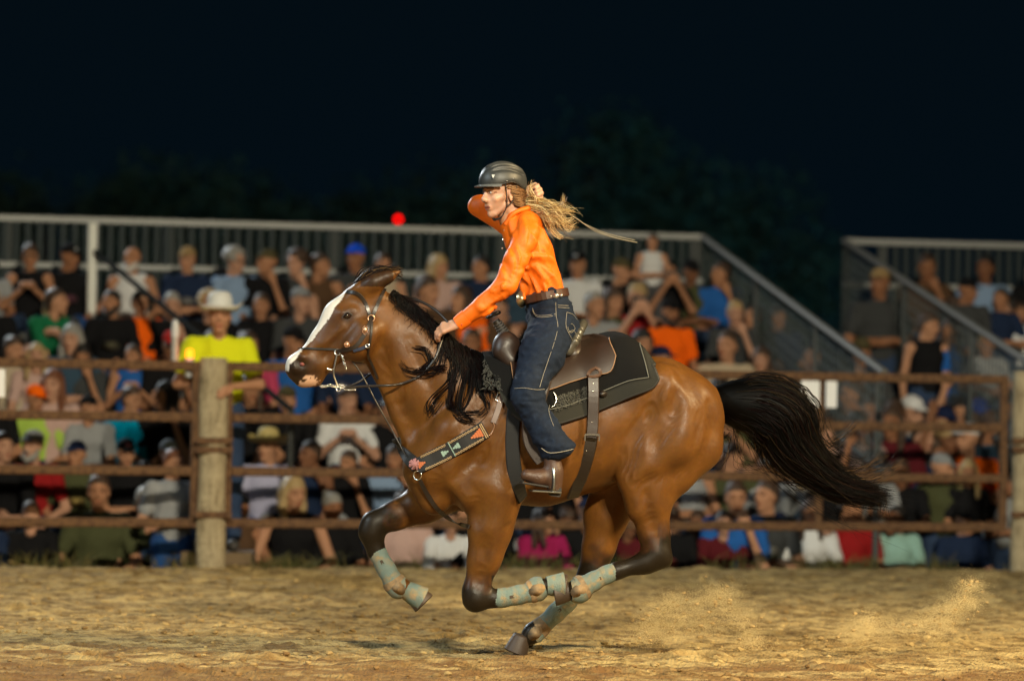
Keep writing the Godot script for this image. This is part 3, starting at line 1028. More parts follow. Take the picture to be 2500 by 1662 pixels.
func horse_color(p: Vector3, n: Vector3, noise: FastNoiseLite) -> Color:
	# the point's own pixel address is only a ruler along the body
	var d := p - EYE
	var l := cam_basis.inverse() * d
	var x := 1250.0 - l.x / l.z * FOCAL
	var y := 831.0 + l.y / l.z * FOCAL
	var w := noise.get_noise_3dv(p * 9.0) * 0.5
	var fine := noise.get_noise_3dv(Vector3(p.x * 60.0, p.y * 60.0, p.z * 40.0))
	var coat := Color(0.145, 0.058, 0.0130).lerp(Color(0.056, 0.023, 0.0075), clampf(0.42 + w * 0.7, 0, 1))
	var black := Color(0.010, 0.008, 0.007)
	var dark := 0.0
	# head: dark muzzle, sooty cheek
	if x < 960 and y < 960:
		var along := Vector2(x - 728, y - 905).length()
		dark = maxf(dark, clampf(1.25 - along / 62.0 + w * 0.5, 0, 1) * 0.93)
		dark = maxf(dark, 0.42 * clampf(1.4 - Vector2(x - 830, y - 800).length() / 75.0, 0, 1))
		dark = maxf(dark, 0.85 * clampf(1.3 - Vector2(x - 847, y - 772).length() / 24.0, 0, 1))
		if y < 700 and x > 880: dark = 0.8
	# legs: black up past knee and hock
	if y > 1230 or x < 960:
		var lim := 0.0
		if x < 1100 and y > 1200: lim = clampf((1005.0 - x) / 60.0 + w, 0, 1)
		elif x < 1260 and y > 1300: lim = clampf((y - 1385.0) / 60.0 + w * 0.8, 0, 1)
		elif p.z < mid_z(x) - 0.02 and x < 1520 and y > 1250: lim = clampf((y - 1330.0) / 50.0 + w, 0, 1)
		elif x < 1800 and y > 1240: lim = clampf((y - 1300.0) / 45.0 + w * 0.9 + (0.5 if x > 1608 else 0.0), 0, 1)
		if x > 1200 and x < 1400 and y > 1405: lim = 1.0
		dark = maxf(dark, lim * 0.97)
	var c := coat.lerp(black, dark)
	c = c * (1.0 + fine * 0.12)
	# white blaze down the front of the face
	var t := clampf((y - 690.0) / 200.0, 0, 1)
	if x < 905 and y < 905 and y > 668:
		var off := absf(p.z - mid_z(x))
		var ridge := lerpf(846.0, 712.0, t)
		var wide := lerpf(0.028, 0.040, smoothstep(0.0, 0.5, t)) * (1.0 + w * 0.5)
		var front := ridge + 13.0 + 14.0 * w - maxf(0.0, t - 0.7) * 70.0
		if x < front and off < wide + 0.018 and n.x < 0.35: c = Color(0.60, 0.56, 0.50) * (1.0 + fine * 0.08)
	# pink lower lip
	if x < 786 and y > 918 and y < 960 and n.y < 0.1 and w * 1.6 + fine * 0.8 > -0.02 and Vector2(x - 757, y - 946).length() < 30: c = Color(0.45, 0.27, 0.17)
	c.a = 1.0
	return c

func strands(b: MB, path: Array, radii: Array, count: int, r0: float, wob: float, seed_: int, spread := 1.0, tail_out := 0.0, tints: Array = [], curl := 1.0) -> void:
	# hairs that follow a path of points inside a tube of the given radii
	var rg := RandomNumberGenerator.new()
	rg.seed = seed_
	var m := path.size()
	for s in count:
		var ang := rg.randf() * TAU
		var rad := sqrt(rg.randf()) * spread
		var from := rg.randf_range(0.0, 0.25)
		var to := clampf(rg.randf_range(0.55, 1.12), from + 0.2, 1.12)
		var pts := PackedVector3Array()
		var rs := []
		var segs := 13
		var ph := rg.randf() * TAU
		var fr := rg.randf_range(3.0, 7.0) * curl
		var dirn := Vector3(rg.randfn(), rg.randfn(), rg.randfn()) * tail_out
		for i in segs + 1:
			var t := lerpf(from, to, float(i) / segs)
			var f := minf(t, 1.0) * (m - 1)
			var i0 := mini(int(f), m - 2)
			var p: Vector3 = path[i0].lerp(path[i0 + 1], f - i0)
			var tan_: Vector3 = (path[i0 + 1] - path[i0]).normalized()
			var rr := lerpf(radii[i0], radii[i0 + 1], f - i0)
			var e1 := tan_.cross(Vector3.BACK).normalized()
			var e2 := tan_.cross(e1)
			var a2 := ang + sin(t * 3.0 + ph) * 0.25
			p += (e1 * cos(a2) + e2 * sin(a2)) * rr * rad
			p += e1 * sin(t * fr + ph) * wob * t + e2 * cos(t * fr * 0.8 + ph) * wob * t
			if t > 1.0: p += tan_ * (t - 1.0) * 0.6
			p += dirn * t * t
			pts.append(p)
			var q := float(i) / segs
			rs.append(r0 * (1.0 - q * q * 0.9) * (0.5 + 0.5 * minf(1.0, q * 6.0)))
		if tints.size(): b.tint = tints[rg.randi() % tints.size()]
		b.tube(pts, rs, 3, 1.0, Vector3.ZERO, false)

func horse() -> void:
	hf = horse_field()
	horse_node = thing("horse", "bay racing horse at full gallop with white blaze and black tail", "horse", Vector3.ZERO)
	var noise := FastNoiseLite.new()
	noise.seed = 5
	noise.frequency = 1.0
	noise.fractal_octaves = 3
	var a := hf.arrays(0.009)
	for i in a.v.size(): a.c[i] = horse_color(a.v[i], a.n[i], noise)
	var coat := mat(Color.WHITE, 0.48, 0.0, {"vc": true, "spec": 0.34, "bump": [0.09, 1.0, 0.25]})
	coat.roughness = 1.0
	coat.roughness_texture = ramp_tex(0.03, 77, [[0.0, Color(0.09, 0.09, 0.09)], [0.5, Color(0.16, 0.16, 0.16)], [1.0, Color(0.32, 0.32, 0.32)]])
	coat.roughness_texture_channel = BaseMaterial3D.TEXTURE_CHANNEL_RED
	put("body", mesh_of(a), coat, horse_node)
	print("horse ", a.v.size())
	# eyes
	for s in [-1.0, 1.0]:
		var e := MB.new()
		e.ball(Transform3D(Basis().scaled(Vector3(0.021, 0.015, 0.013)), on_horse(847, 771, -0.003, s)), 14, 10)
		put("eye", e.mesh(), mat(Color(0.012, 0.006, 0.004), 0.06, 0.0, {"coat": 1.0, "coat_rough": 0.03}), horse_node)
		var lid := MB.new()
		lid.tube(cr([on_horse(834, 777, 0.002, s), on_horse(846, 762, 0.006, s), on_horse(860, 769, 0.003, s)], 5), [0.003, 0.006, 0.005, 0.003], 6)
		put("eyelid", lid.mesh(), mat(Color(0.02, 0.013, 0.009), 0.5), horse_node)
		var nn := MB.new()
		nn.ball(Transform3D(Basis().scaled(Vector3(0.014, 0.010, 0.006)), on_horse(736, 889, -0.004, s)), 10, 8)
		put("nostril", nn.mesh(), mat(Color(0.16, 0.045, 0.04), 0.6), horse_node)
	# hooves
	var hoof_mat := mat(Color(0.055, 0.035, 0.022), 0.55, 0.0, {"bump": [0.05, 3.0, 0.1]})
	var hooves := [[1345, 1428, 1384, 1432, 0.15], [1003, 1441, 1036, 1474, -0.15], [1384, 1444, 1352, 1450, 0.15], [1287, 1560, 1258, 1588, -0.15]]
	for i in hooves.size():
		var q: Array = hooves[i]
		var p0 := hp(q[0], q[1], q[4])
		var p1 := hp(q[2], q[3], q[4])
		var ax := (p1 - p0)
		if i == 3: p1.y = 0.003
		ax = p1 - p0
		var y := -ax.normalized() if i != 3 else Vector3(0.35, 0.94, 0).normalized()
		var z := Vector3.BACK
		var x := y.cross(z).normalized()
		var b := MB.new()
		var L := 0.085
		b.lathe(Transform3D(Basis(x, y, z), p1 if i != 3 else Vector3(p1.x, 0.0, p1.z)), [Vector2(0.002, 0.006), Vector2(0.045, 0.003), Vector2(0.059, 0.001), Vector2(0.060, 0.008), Vector2(0.053, L * 0.55), Vector2(0.044, L), Vector2(0.040, L * 1.12), Vector2(0.002, L * 1.2)], 22, 1.0, 0.88)
		put("hoof", b.mesh(), hoof_mat, horse_node)
	# tail
	var hair := mat(Color.WHITE, 0.5, 0.0, {"vc": true, "spec": 0.22})
	var blacks := [Color(0.003, 0.0028, 0.0028), Color(0.006, 0.005, 0.0045), Color(0.0045, 0.0038, 0.0034)]
	var tb := MB.new()
	var tp := crn([[1748, 975], [1800, 985], [1860, 995], [1912, 1030], [1935, 1085], [1985, 1140], [2045, 1182], [2100, 1204], [2150, 1214]], 3).map(func(p): return hp(p.x, p.y, 0.0))
	var tr := []
	var base_r := [28.0, 60.0, 84.0, 88.0, 74.0, 54.0, 40.0, 32.0, 26.0]
	for i in tp.size():
		var f := float(i) / 3.0
		var i0 := mini(int(f), 7)
		tr.append(lerpf(base_r[i0], base_r[i0 + 1], f - i0) * PX)
	var core := Field.new()
	core.k = 60.0
	for i in tp.size() - 9: core.cap(tp[i], tp[i + 1], tr[i] * 0.80, tr[i + 1] * 0.80)
	var ca := core.arrays(0.014)
	ca.c.fill(Color(0.003, 0.0028, 0.0028))
	tb.add(ca)
	strands(tb, tp, tr, 1700, 0.0024, 0.014, 3, 1.0, 0.0, blacks)
	strands(tb, tp, tr, 380, 0.0017, 0.035, 4, 1.12, 0.085, blacks + [Color(0.02, 0.012, 0.007)])
	# loose wisps
	var rg := RandomNumberGenerator.new()
	rg.seed = 21
	for w in [[[1960, 1100], [2030, 1085], [2095, 1032], 16], [[1990, 1130], [2080, 1150], [2150, 1110], 26], [[2040, 1170], [2120, 1170], [2200, 1130], 22], [[2090, 1190], [2150, 1210], [2158, 1270], 14], [[1800, 1060], [1815, 1130], [1880, 1150], 10], [[1765, 1080], [1778, 1110], [1762, 1140], 5], [[1850, 1080], [1880, 1140], [1925, 1160], 14]]:
		for k in w[3]:
			var j := func(q): return hp(q[0] + rg.randfn() * 10, q[1] + rg.randfn() * 9, rg.randfn() * 0.03)
			b_tint(tb, [Color(0.008, 0.006, 0.005), Color(0.03, 0.018, 0.01), Color(0.12, 0.07, 0.03)][rg.randi() % 3])
			tb.tube(cr([j.call([1935 if w[0][0] > 1930 else w[0][0], w[0][1] - 15]), j.call(w[0]), j.call(w[1]), j.call(w[2])], 5), [0.0022, 0.0018, 0.0007], 3, 1.0, Vector3.ZERO, false)
	put("tail", tb.mesh(), hair, horse_node)
	# mane: lies along the crest and blows back over the near shoulder
	var mb := MB.new()
	var roots := crn([[952, 714], [985, 735], [1025, 766], [1065, 805], [1105, 838], [1150, 862], [1180, 872]], 6)
	for s in 860:
		var t := pow(rg.randf(), 0.8)
		var f := t * (roots.size() - 1)
		var i0 := mini(int(f), roots.size() - 2)
		var r: Vector3 = roots[i0].lerp(roots[i0 + 1], f - i0)
		var ln := lerpf(48, 98, smoothstep(0.25, 0.85, t)) * rg.randf_range(0.4, 1.15)
		var dx := rg.randf_range(-16, 26) + 14
		var wv := rg.randfn() * 9.0
		var pts := []
		var side := 1.0 if rg.randf() < 0.86 else -1.0
		pts.append(hp(r.x, r.y + 6, 0.01 * side))
		pts.append(hp(r.x + 8, r.y - rg.randf_range(0, 9), 0.035 * side))
		for q in [0.3, 0.6, 0.85, 1.0]:
			var x: float = r.x + 8 + dx * q + wv * sin(q * 4.5)
			var y: float = r.y + ln * q
			pts.append(on_horse(x, y, 0.008 + rg.randf() * 0.012, side))
		b_tint(mb, blacks[rg.randi() % 3])
		mb.tube(cr(pts, 3), [0.0023, 0.0021, 0.0006], 3, 1.0, Vector3.ZERO, false)
	# long separate locks that swing in loops over the shoulder
	for lock in [[[1085, 850], [1062, 905], [1000, 908], [985, 890]], [[1110, 890], [1100, 930], [1052, 980], [1048, 1010], [1072, 980]], [[1120, 900], [1106, 960], [1110, 1000], [1150, 1008], [1172, 1004]], [[1140, 900], [1120, 990], [1150, 1025]], [[1155, 905], [1150, 960], [1130, 1000], [1112, 985]], [[1165, 900], [1170, 945], [1190, 990], [1170, 1015]], [[1060, 880], [1030, 905], [1012, 910]], [[1050, 880], [1040, 858], [1012, 852]], [[1085, 895], [1062, 900], [1085, 908]], [[1100, 905], [1096, 985], [1120, 1020], [1160, 1030]]]:
		for k in 14:
			var pts := []
			var jx := rg.randfn() * 5.0
			var jy := rg.randfn() * 5.0
			var first := true
			for q in lock:
				pts.append(on_horse(q[0] + jx + rg.randfn() * 1.5, q[1] + jy, 0.012 + rg.randf() * 0.015, 1.0))
			b_tint(mb, blacks[rg.randi() % 3])
			mb.tube(cr(pts, 6), [0.0022, 0.003, 0.0022, 0.0008], 3, 1.0, Vector3.ZERO, false)
	put("mane", mb.mesh(), hair, horse_node)
	# forelock and hair blown back over the ears
	var fb := MB.new()
	for s in 150:
		var o := rg.randf()
		var z := rg.randf_range(-0.05, 0.075)
		b_tint(fb, [Color(0.008, 0.007, 0.006), Color(0.02, 0.014, 0.01), Color(0.14, 0.085, 0.035)][0 if rg.randf() < 0.6 else (1 if rg.randf() < 0.6 else 2)])
		var y0 := lerpf(692, 704, o)
		fb.tube(cr([hp(862 + o * 22, y0, z * 0.6), hp(895 + rg.randfn() * 5, y0 - 22 - rg.randf() * 14, z), hp(930 + rg.randfn() * 6, y0 - 34 - rg.randf() * 12, z), hp(958 + rg.randf() * 26, y0 - 38 + rg.randfn() * 8 + 6, z + rg.randfn() * 0.015)], 4), [0.003, 0.0028, 0.0009], 3, 1.0, Vector3.ZERO, false)
	put("forelock", fb.mesh(), hair, horse_node)

func b_tint(b: MB, c: Color) -> void:
	b.tint = c

func on_horse(px: float, py: float, off := 0.0, side := 1.0, miss := -1.0) -> Vector3:
	# the point of the horse's skin along that line of sight (side 1: the flank that faces the camera), lifted by off
	var z0 := mid_z(px)
	var step := 0.02
	var dz := 0.46
	while dz > -0.05:
		if hf.at(at_z(px, py, z0 + dz * side)) < off:
			var a := dz
			var b := dz + step
			for i in 6:
				var m := (a + b) / 2.0
				if hf.at(at_z(px, py, z0 + m * side)) < off: a = m
				else: b = m
			return at_z(px, py, z0 + b * side)
		dz -= step
	return at_z(px, py, z0 + (maxf(miss, 0.0) if miss >= 0.0 else 0.05) * side)
# ---------- tack ----------
func ribbon(b: MB, pts: PackedVector3Array, ups: PackedVector3Array, w0: float, w1: float, th: float) -> void:
	var m := pts.size()
	var prev := []
	for i in m:
		var t := (pts[mini(i + 1, m - 1)] - pts[maxi(i - 1, 0)]).normalized()
		var up := ups[i]
		var s := t.cross(up).normalized()
		up = s.cross(t).normalized()
		var w := lerpf(w0, w1, float(i) / (m - 1)) / 2.0
		var q := [pts[i] - s * w, pts[i] - s * w * 0.85 + up * th, pts[i] + s * w * 0.85 + up * th, pts[i] + s * w]
		if i > 0:
			for k in 3: b.quad(prev[k], prev[k + 1], q[k + 1], q[k])
			b.quad(prev[3], prev[0], q[0], q[3])
		else: b.quad(q[0], q[1], q[2], q[3])
		if i == m - 1: b.quad(q[3], q[2], q[1], q[0])
		prev = q

func strap(b: MB, path: Array, w0: float, w1 := -1.0, th := 0.004, off := 0.004, per := 5, padded := false) -> Array:
	# a strap laid on the horse along a path of pixels; widths in photo pixels
	var pts := PackedVector3Array()
	var ups := PackedVector3Array()
	for p in crn(path, per):
		var q := over_pad(p.x, p.y, off) if padded else on_horse(p.x, p.y, off)
		pts.append(q)
		var g := hf.grad(q)
		if g.z < 0.25: g = (g + Vector3(0, 0, 0.5)).normalized()
		ups.append(g)
	# calm the path
	for k in 2:
		for i in range(1, pts.size() - 1):
			pts[i] = (pts[i - 1] + pts[i] * 2.0 + pts[i + 1]) / 4.0
			ups[i] = (ups[i - 1] + ups[i] + ups[i + 1]).normalized()
	ribbon(b, pts, ups, w0 * PX, (w1 if w1 > 0.0 else w0) * PX, th)
	return [pts, ups]

func ring(b: MB, c: Vector3, up: Vector3, r: float, th: float, squash := 1.0) -> void:
	var x := up.cross(Vector3.RIGHT if absf(up.x) < 0.9 else Vector3.UP).normalized()
	var y := up.cross(x)
	var p := PackedVector3Array()
	for i in 17: p.append(c + x * cos(TAU * i / 16) * r + y * sin(TAU * i / 16) * r * squash)
	b.tube(p, [th, th], 6, 1.0, Vector3.ZERO, false)

var pad_top := []        # [px, top py, bottom py, half width] along the pad
func pad_dz(px: float, py: float) -> float:
	# how far from the horse's middle plane the padded back stands out at that pixel
	var i := 0
	while i < pad_top.size() - 2 and pad_top[i + 1][0] < px: i += 1
	var a: Array = pad_top[i]
	var b: Array = pad_top[i + 1]
	var f := clampf((px - a[0]) / (b[0] - a[0]), 0.0, 1.0)
	var top := lerpf(a[1], b[1], f)
	var bot := lerpf(a[2], b[2], f)
	var t := clampf((py - top) / (bot - top), 0.0, 1.0)
	var prof := lerpf(a[3], b[3], f) * sin(pow(t, 0.55) * PI / 2.0)
	return maxf(prof, on_horse(px, py, 0.008, 1.0, 0.0).z - mid_z(px))

func over_pad(px: float, py: float, off := 0.0) -> Vector3:
	return at_z(px, py, mid_z(px) + pad_dz(px, py) + off)

func drape(stations: Array, cols: int, off: float) -> Array:
	# rows of points over the horse's back, from the lower edge that faces the camera to the mirrored one; stations: [top px, py, bottom px, py]
	var rows := []
	for q in stations:
		var near := []
		for i in cols + 1:
			var t := float(i) / cols
			var px := lerpf(q[0], q[2], t)
			var py := lerpf(q[1], q[3], t)
			near.append(over_pad(px, py, off * smoothstep(0.0, 0.25, t) if off > 0.0 else 0.0) + Vector3(0, off * (1.0 - t), 0))
		var row := []
		for i in range(cols, -1, -1): row.append(near[i])
		for i in range(1, cols + 1):
			var p: Vector3 = near[i]
			var px := lerpf(q[0], q[2], float(i) / cols)
			row.append(Vector3(p.x, p.y, 2.0 * mid_z(px) - p.z))
		rows.append(row)
	return rows

func smooth_stations(st: Array, per: int) -> Array:
	var a := crn(st.map(func(q): return [q[0], q[1]]), per)
	var b := crn(st.map(func(q): return [q[2], q[3]]), per)
	var out := []
	for i in a.size(): out.append([a[i].x, a[i].y, b[i].x, b[i].y])
	return out

func edge_tube(b: MB, rows: Array, r: float) -> void:   # piping round the near half of a draped sheet
	var p := PackedVector3Array()
	var c: int = rows[0].size() / 2
	for i in range(c, -1, -1): p.append(rows[0][i])
	for j in range(1, rows.size()): p.append(rows[j][0])
	for i in range(1, c + 1): p.append(rows[rows.size() - 1][i])
	b.tube(p, [r, r], 6)
	var q := PackedVector3Array()
	for x in p: q.append(Vector3(x.x, x.y, x.z))

func thicken(b: MB, rows: Array, d: float) -> Array:    # sheet with an outer face d further out and a closed rim
	var outer := []
	var h := rows.size()
	var w: int = rows[0].size()
	for j in h:
		var row := []
		for i in w:
			var dx: Vector3 = rows[j][mini(i + 1, w - 1)] - rows[j][maxi(i - 1, 0)]
			var dy: Vector3 = rows[mini(j + 1, h - 1)][i] - rows[maxi(j - 1, 0)][i]
			row.append(rows[j][i] + dy.cross(dx).normalized() * d)
		outer.append(row)
	if (outer[h / 2][0].z - rows[h / 2][0].z) < 0.0:
		for j in h:
			for i in w: outer[j][i] = rows[j][i] * 2.0 - outer[j][i]
	grid_mesh(outer, b, false)
	for j in h - 1:
		b.quad(rows[j][0], rows[j + 1][0], outer[j + 1][0], outer[j][0])
		b.quad(rows[j][w - 1], outer[j][w - 1], outer[j + 1][w - 1], rows[j + 1][w - 1])
	for i in w - 1:
		b.quad(rows[0][i], outer[0][i], outer[0][i + 1], rows[0][i + 1])
		b.quad(rows[h - 1][i], rows[h - 1][i + 1], outer[h - 1][i + 1], outer[h - 1][i])
	return outer

func tack() -> void:
	var leather := mat(Color(0.022, 0.011, 0.0065), 0.48, 0.0, {"coat": 0.15, "coat_rough": 0.35, "bump": [0.05, 2.0, 0.12]})
	var dark_leather := mat(Color(0.014, 0.010, 0.008), 0.4, 0.0, {"coat": 0.3, "coat_rough": 0.3})
	var tan_edge := mat(Color(0.24, 0.13, 0.065), 0.6)
	var silver := mat(Color(0.75, 0.73, 0.68), 0.22, 1.0)
	var copper := mat(Color(0.62, 0.36, 0.22), 0.35, 1.0)
	# --- pad
	var pad := thing("saddle_pad", "black saddle pad with grey border under the brown saddle", "saddle pad")
	var st := smooth_stations([[1178, 868, 1216, 950], [1225, 866, 1250, 1008], [1290, 872, 1318, 1040], [1360, 866, 1400, 1022], [1430, 836, 1478, 992], [1500, 818, 1545, 964], [1556, 845, 1590, 946], [1594, 893, 1606, 926]], 4)
	for q in st: pad_top.append([(q[0] + q[2]) / 2.0, q[1], q[3], on_horse(q[2], q[3], 0.008).z - mid_z(q[2])])
	var cols := 18
	var rows := drape(st, cols, 0.0)
	var b := MB.new()
	var out_rows := thicken(b, rows, 0.02)
	var w: int = rows[0].size()
	for j in rows.size():
		for i in w:
			var edge := i < 4 or i > w - 5 or j > rows.size() - 5
			b.c[j * w + i] = Color(0.024, 0.025, 0.021) if edge else Color(0.005, 0.005, 0.005)
	for i in range(rows.size() * w, b.c.size()): b.c[i] = Color(0.02, 0.02, 0.018)
	put("felt", b.mesh(), mat(Color.WHITE, 0.9, 0.0, {"vc": true, "spec": 0.3, "bump": [0.2, 4.0, 0.1]}), pad)
	b = MB.new()
	var pp0 := PackedVector3Array()
	for j in range(8, rows.size() - 4): pp0.append(out_rows[j][4] + Vector3(0, 0, 0.002))
	for i in range(5, cols + 1): pp0.append(out_rows[rows.size() - 5][i] + Vector3(0, 0.002, 0.001))
	b.tube(pp0, [0.0026, 0.0026], 6)
	put("piping", b.mesh(), mat(Color(0.11, 0.11, 0.09), 0.7), pad)
	b = MB.new()
	var rim0 := PackedVector3Array()
	for j in range(4, rows.size()): rim0.append((out_rows[j][0] + rows[j][0]) / 2.0)
	for i in range(1, cols + 1): rim0.append((out_rows[rows.size() - 1][i] + rows[rows.size() - 1][i]) / 2.0)
	b.tube(rim0, [0.0105, 0.0105], 7)
	put("binding", b.mesh(), mat(Color(0.012, 0.012, 0.011), 0.7), pad)
	b = MB.new()
	b.quad(over_pad(1450, 841, 0.03), over_pad(1474, 841, 0.03), over_pad(1486, 824, 0.03), over_pad(1466, 824, 0.03))
	put("white_patch", b.mesh(), mat(Color(0.6, 0.62, 0.6), 0.6), pad)
	# fleece along the front and the lower edge
	b = MB.new()
	rng.seed = 31
	for i in 900:
		var px := rng.randf_range(1355, 1440)
		var py := 1002.0 - (px - 1355.0) * 0.34 - rng.randf() * 34.0
		if i % 3 == 0:
			px = rng.randf_range(1180, 1222)
			py = rng.randf_range(870, 950)
		var p := over_pad(px, py, 0.02)
		b.tint = Color(0.02, 0.02, 0.016).lerp(Color(0.075, 0.075, 0.065), rng.randf())
		b.tube(PackedVector3Array([p, p + Vector3(rng.randfn() * 0.006, -0.008, 0.008)]), [0.0035, 0.001], 3, 1.0, Vector3.ZERO, false)
	put("fleece", b.mesh(), mat(Color.WHITE, 0.9, 0.0, {"vc": true}), pad)
	# --- saddle
	var sad := thing("western_saddle", "dark brown western saddle with wrapped horn and tan edging", "saddle")
	var sk := smooth_stations([[1238, 846, 1252, 925], [1290, 858, 1318, 956], [1350, 852, 1392, 934], [1412, 838, 1446, 918], [1456, 832, 1490, 908], [1486, 842, 1503, 870]], 4)
	var sr := drape(sk, 14, 0.028)
	b = MB.new()
	var sko := thicken(b, sr, 0.008)
	var skirt := put("skirt", b.mesh(), leather, sad)
	b = MB.new()
	edge_tube(b, sko, 0.0026)
	put("tan_edge", b.mesh(), tan_edge, skirt)
	var f := Field.new()
	f.k = 110.0
	f.cap(hp(1236, 842, 0.11), hp(1236, 842, -0.11), 0.066, 0.066)
	f.cap(hp(1228, 858, 0.13), hp(1246, 880, 0.15), 0.05, 0.04)
	f.cap(hp(1228, 858, -0.13), hp(1246, 880, -0.15), 0.05, 0.04)
	f.cap(hp(1262, 868, 0.0), hp(1400, 866, 0.0), 0.06, 0.07, Vector3(1, 1, 2.2))
	var a := f.arrays(0.008)
	put("swell_and_seat", mesh_of(a), leather, sad)
	f = Field.new()
	f.k = 160.0
	for i in 15:
		var t := (i / 14.0) * 2.0 - 1.0
		var q := t * t
		f.cap(hp(1398 - 12 * q, 856, t * 0.17), hp(1424 - 22 * q, 788 + 46 * q, t * 0.175), 0.024, 0.014)
		f.cap(hp(1424 - 22 * q, 787 + 46 * q, t * 0.175), hp(1429 - 22 * q, 791 + 46 * q, t * 0.175), 0.014, 0.012)
	put("cantle", mesh_of(f.arrays(0.007)), mat(Color(0.055, 0.05, 0.038), 0.4, 0.0, {"coat": 0.4, "coat_rough": 0.25}), sad)
	b = MB.new()
	b.tube(cr([hp(1236, 820), hp(1222, 800), hp(1210, 782)], 4), [0.026, 0.02, 0.019], 12)
	b.lathe(Transform3D(Basis(Vector3.BACK, deg_to_rad(24)), hp(1205, 770)), [Vector2(0.001, -0.008), Vector2(0.036, -0.006), Vector2(0.041, 0.004), Vector2(0.034, 0.012), Vector2(0.001, 0.015)], 20)
	put("horn", b.mesh(), mat(Color(0.012, 0.011, 0.010), 0.35, 0.0, {"coat": 0.5}), sad)
	b = MB.new()
	for i in 6: ring(b, hp(1234 - i * 3.6, 818 - i * 5.5), (hp(1210, 782) - hp(1236, 820)).normalized(), 0.0255 - 0.001 * i, 0.005)
	put("horn_wrap", b.mesh(), mat(Color(0.05, 0.045, 0.04), 0.7), sad)
	# conchos and strings
	for q in [[1236, 884], [1432, 836], [1412, 876]]:
		b = MB.new()
		var p := over_pad(q[0], q[1], 0.038)
		b.lathe(Transform3D(Basis(Vector3.RIGHT, PI / 2), p + Vector3(0, 0, 0.002)), [Vector2(0.001, 0.006), Vector2(0.009, 0.004), Vector2(0.012, 0.0)], 12)
		put("concho", b.mesh(), copper, sad)
		b = MB.new()
		b.tube(cr([p, p + Vector3(0.01, -0.02, 0.012), p + Vector3(-0.006, -0.045, 0.01)], 4), [0.0025, 0.0015], 5)
		put("string", b.mesh(), tan_edge, sad)
	# front cinch and rear cinch
	b = MB.new()
	strap(b, [[1262, 950], [1252, 1040], [1252, 1110], [1260, 1170], [1276, 1218]], 34, 36, 0.007, 0.006)
	put("front_cinch", b.mesh(), mat(Color(0.008, 0.008, 0.008), 0.8), sad)
	b = MB.new()
	strap(b, [[1448, 916], [1449, 968], [1447, 1040], [1444, 1068]], 28, 28, 0.008, 0.034, 5, true)
	var rear := put("rear_billet", b.mesh(), leather, sad)
	b = MB.new()
	strap(b, [[1446, 1056], [1438, 1100], [1420, 1160], [1398, 1214]], 31, 34, 0.008, 0.012)
	put("rear_cinch", b.mesh(), dark_leather, sad)
	b = MB.new()
	var bk := over_pad(1446, 1061, 0.046)
	b.beam(bk + Vector3(-0.034, 0, 0), bk + Vector3(0.034, 0, 0), 0.008, 0.010)
	for dx in [-0.034, 0.034]: b.beam(bk + Vector3(dx, 0.0, 0), bk + Vector3(dx, -0.03, 0), 0.006, 0.006, Vector3.RIGHT)
	put("buckle", b.mesh(), silver, rear)
	for q in [[1448, 935], [1448, 955], [1445, 1030], [1432, 1100]]:
		b = MB.new()
		b.ball(Transform3D(Basis().scaled(Vector3.ONE * 0.004), over_pad(q[0], q[1], 0.040)), 8, 6)
		put("rivet", b.mesh(), silver, rear)
	b = MB.new()
	strap(b, [[1452, 900], [1440, 907], [1436, 920], [1462, 918], [1466, 905], [1452, 898]], 8, 8, 0.006, 0.040, 5, true)
	put("billet_keeper", b.mesh(), mat(Color(0.09, 0.045, 0.025), 0.5), sad)
	b = MB.new()
	b.ball(Transform3D(Basis().scaled(Vector3(0.026, 0.018, 0.01)), over_pad(1470, 962, 0.024)), 12, 8)
	put("rear_dee", b.mesh(), dark_leather, sad)
	# the little metal crescent of the rigging
	b = MB.new()
	b.tube(cr([over_pad(1352, 958, 0.04), over_pad(1358, 972, 0.04), over_pad(1356, 985, 0.04), over_pad(1348, 993, 0.04)], 4), [0.005, 0.006, 0.003], 8)
	put("rigging_ring", b.mesh(), silver, sad)
	# fenders and stirrups
	for s in [1.0, -1.0]:
		var pts := PackedVector3Array()
		var ups := PackedVector3Array()
		for p in cr([hp(1318, 925, 0.325 * s), hp(1302, 1000, 0.345 * s), hp(1296, 1075, 0.35 * s), hp(1322, 1128, 0.365 * s)], 5):
			pts.append(p)
			ups.append(Vector3(0, 0, s))
		b = MB.new()
		ribbon(b, pts, ups, 0.12, 0.055, 0.007)
		put("fender", b.mesh(), leather, sad)
		b = MB.new()
		var z: float = 0.385 * s
		b.tube(cr([hp(1345, 1112, z), hp(1352, 1150, z + 0.05 * s), hp(1352, 1190, z + 0.058 * s), hp(1350, 1200, z + 0.05 * s)], 4), [0.007, 0.007], 8)
		b.tube(cr([hp(1345, 1112, z), hp(1340, 1150, z - 0.05 * s), hp(1340, 1190, z - 0.058 * s), hp(1342, 1200, z - 0.05 * s)], 4), [0.007, 0.007], 8)
		b.beam(hp(1296, 1197, z), hp(1366, 1201, z), 0.12, 0.010, Vector3.UP, 0.003)
		put("stirrup", b.mesh(), mat(Color(0.34, 0.35, 0.33), 0.3, 1.0), sad)
	# --- breast collar
	var bc := thing("breast_collar", "black breast collar with tan chain borders and orange arrow motifs", "breast collar")
	b = MB.new()
	var path := [[1185, 1048], [1145, 1072], [1100, 1098], [1056, 1120], [1020, 1138]]
	var band: Array = strap(b, path, 44, 40, 0.007, 0.006, 6)
	var main := put("band", b.mesh(), mat(Color(0.008, 0.008, 0.008), 0.7), bc)
	b = MB.new()
	strap(b, [[1016, 1136], [996, 1118], [978, 1096], [966, 1070]], 36, 22, 0.007, 0.006, 6)
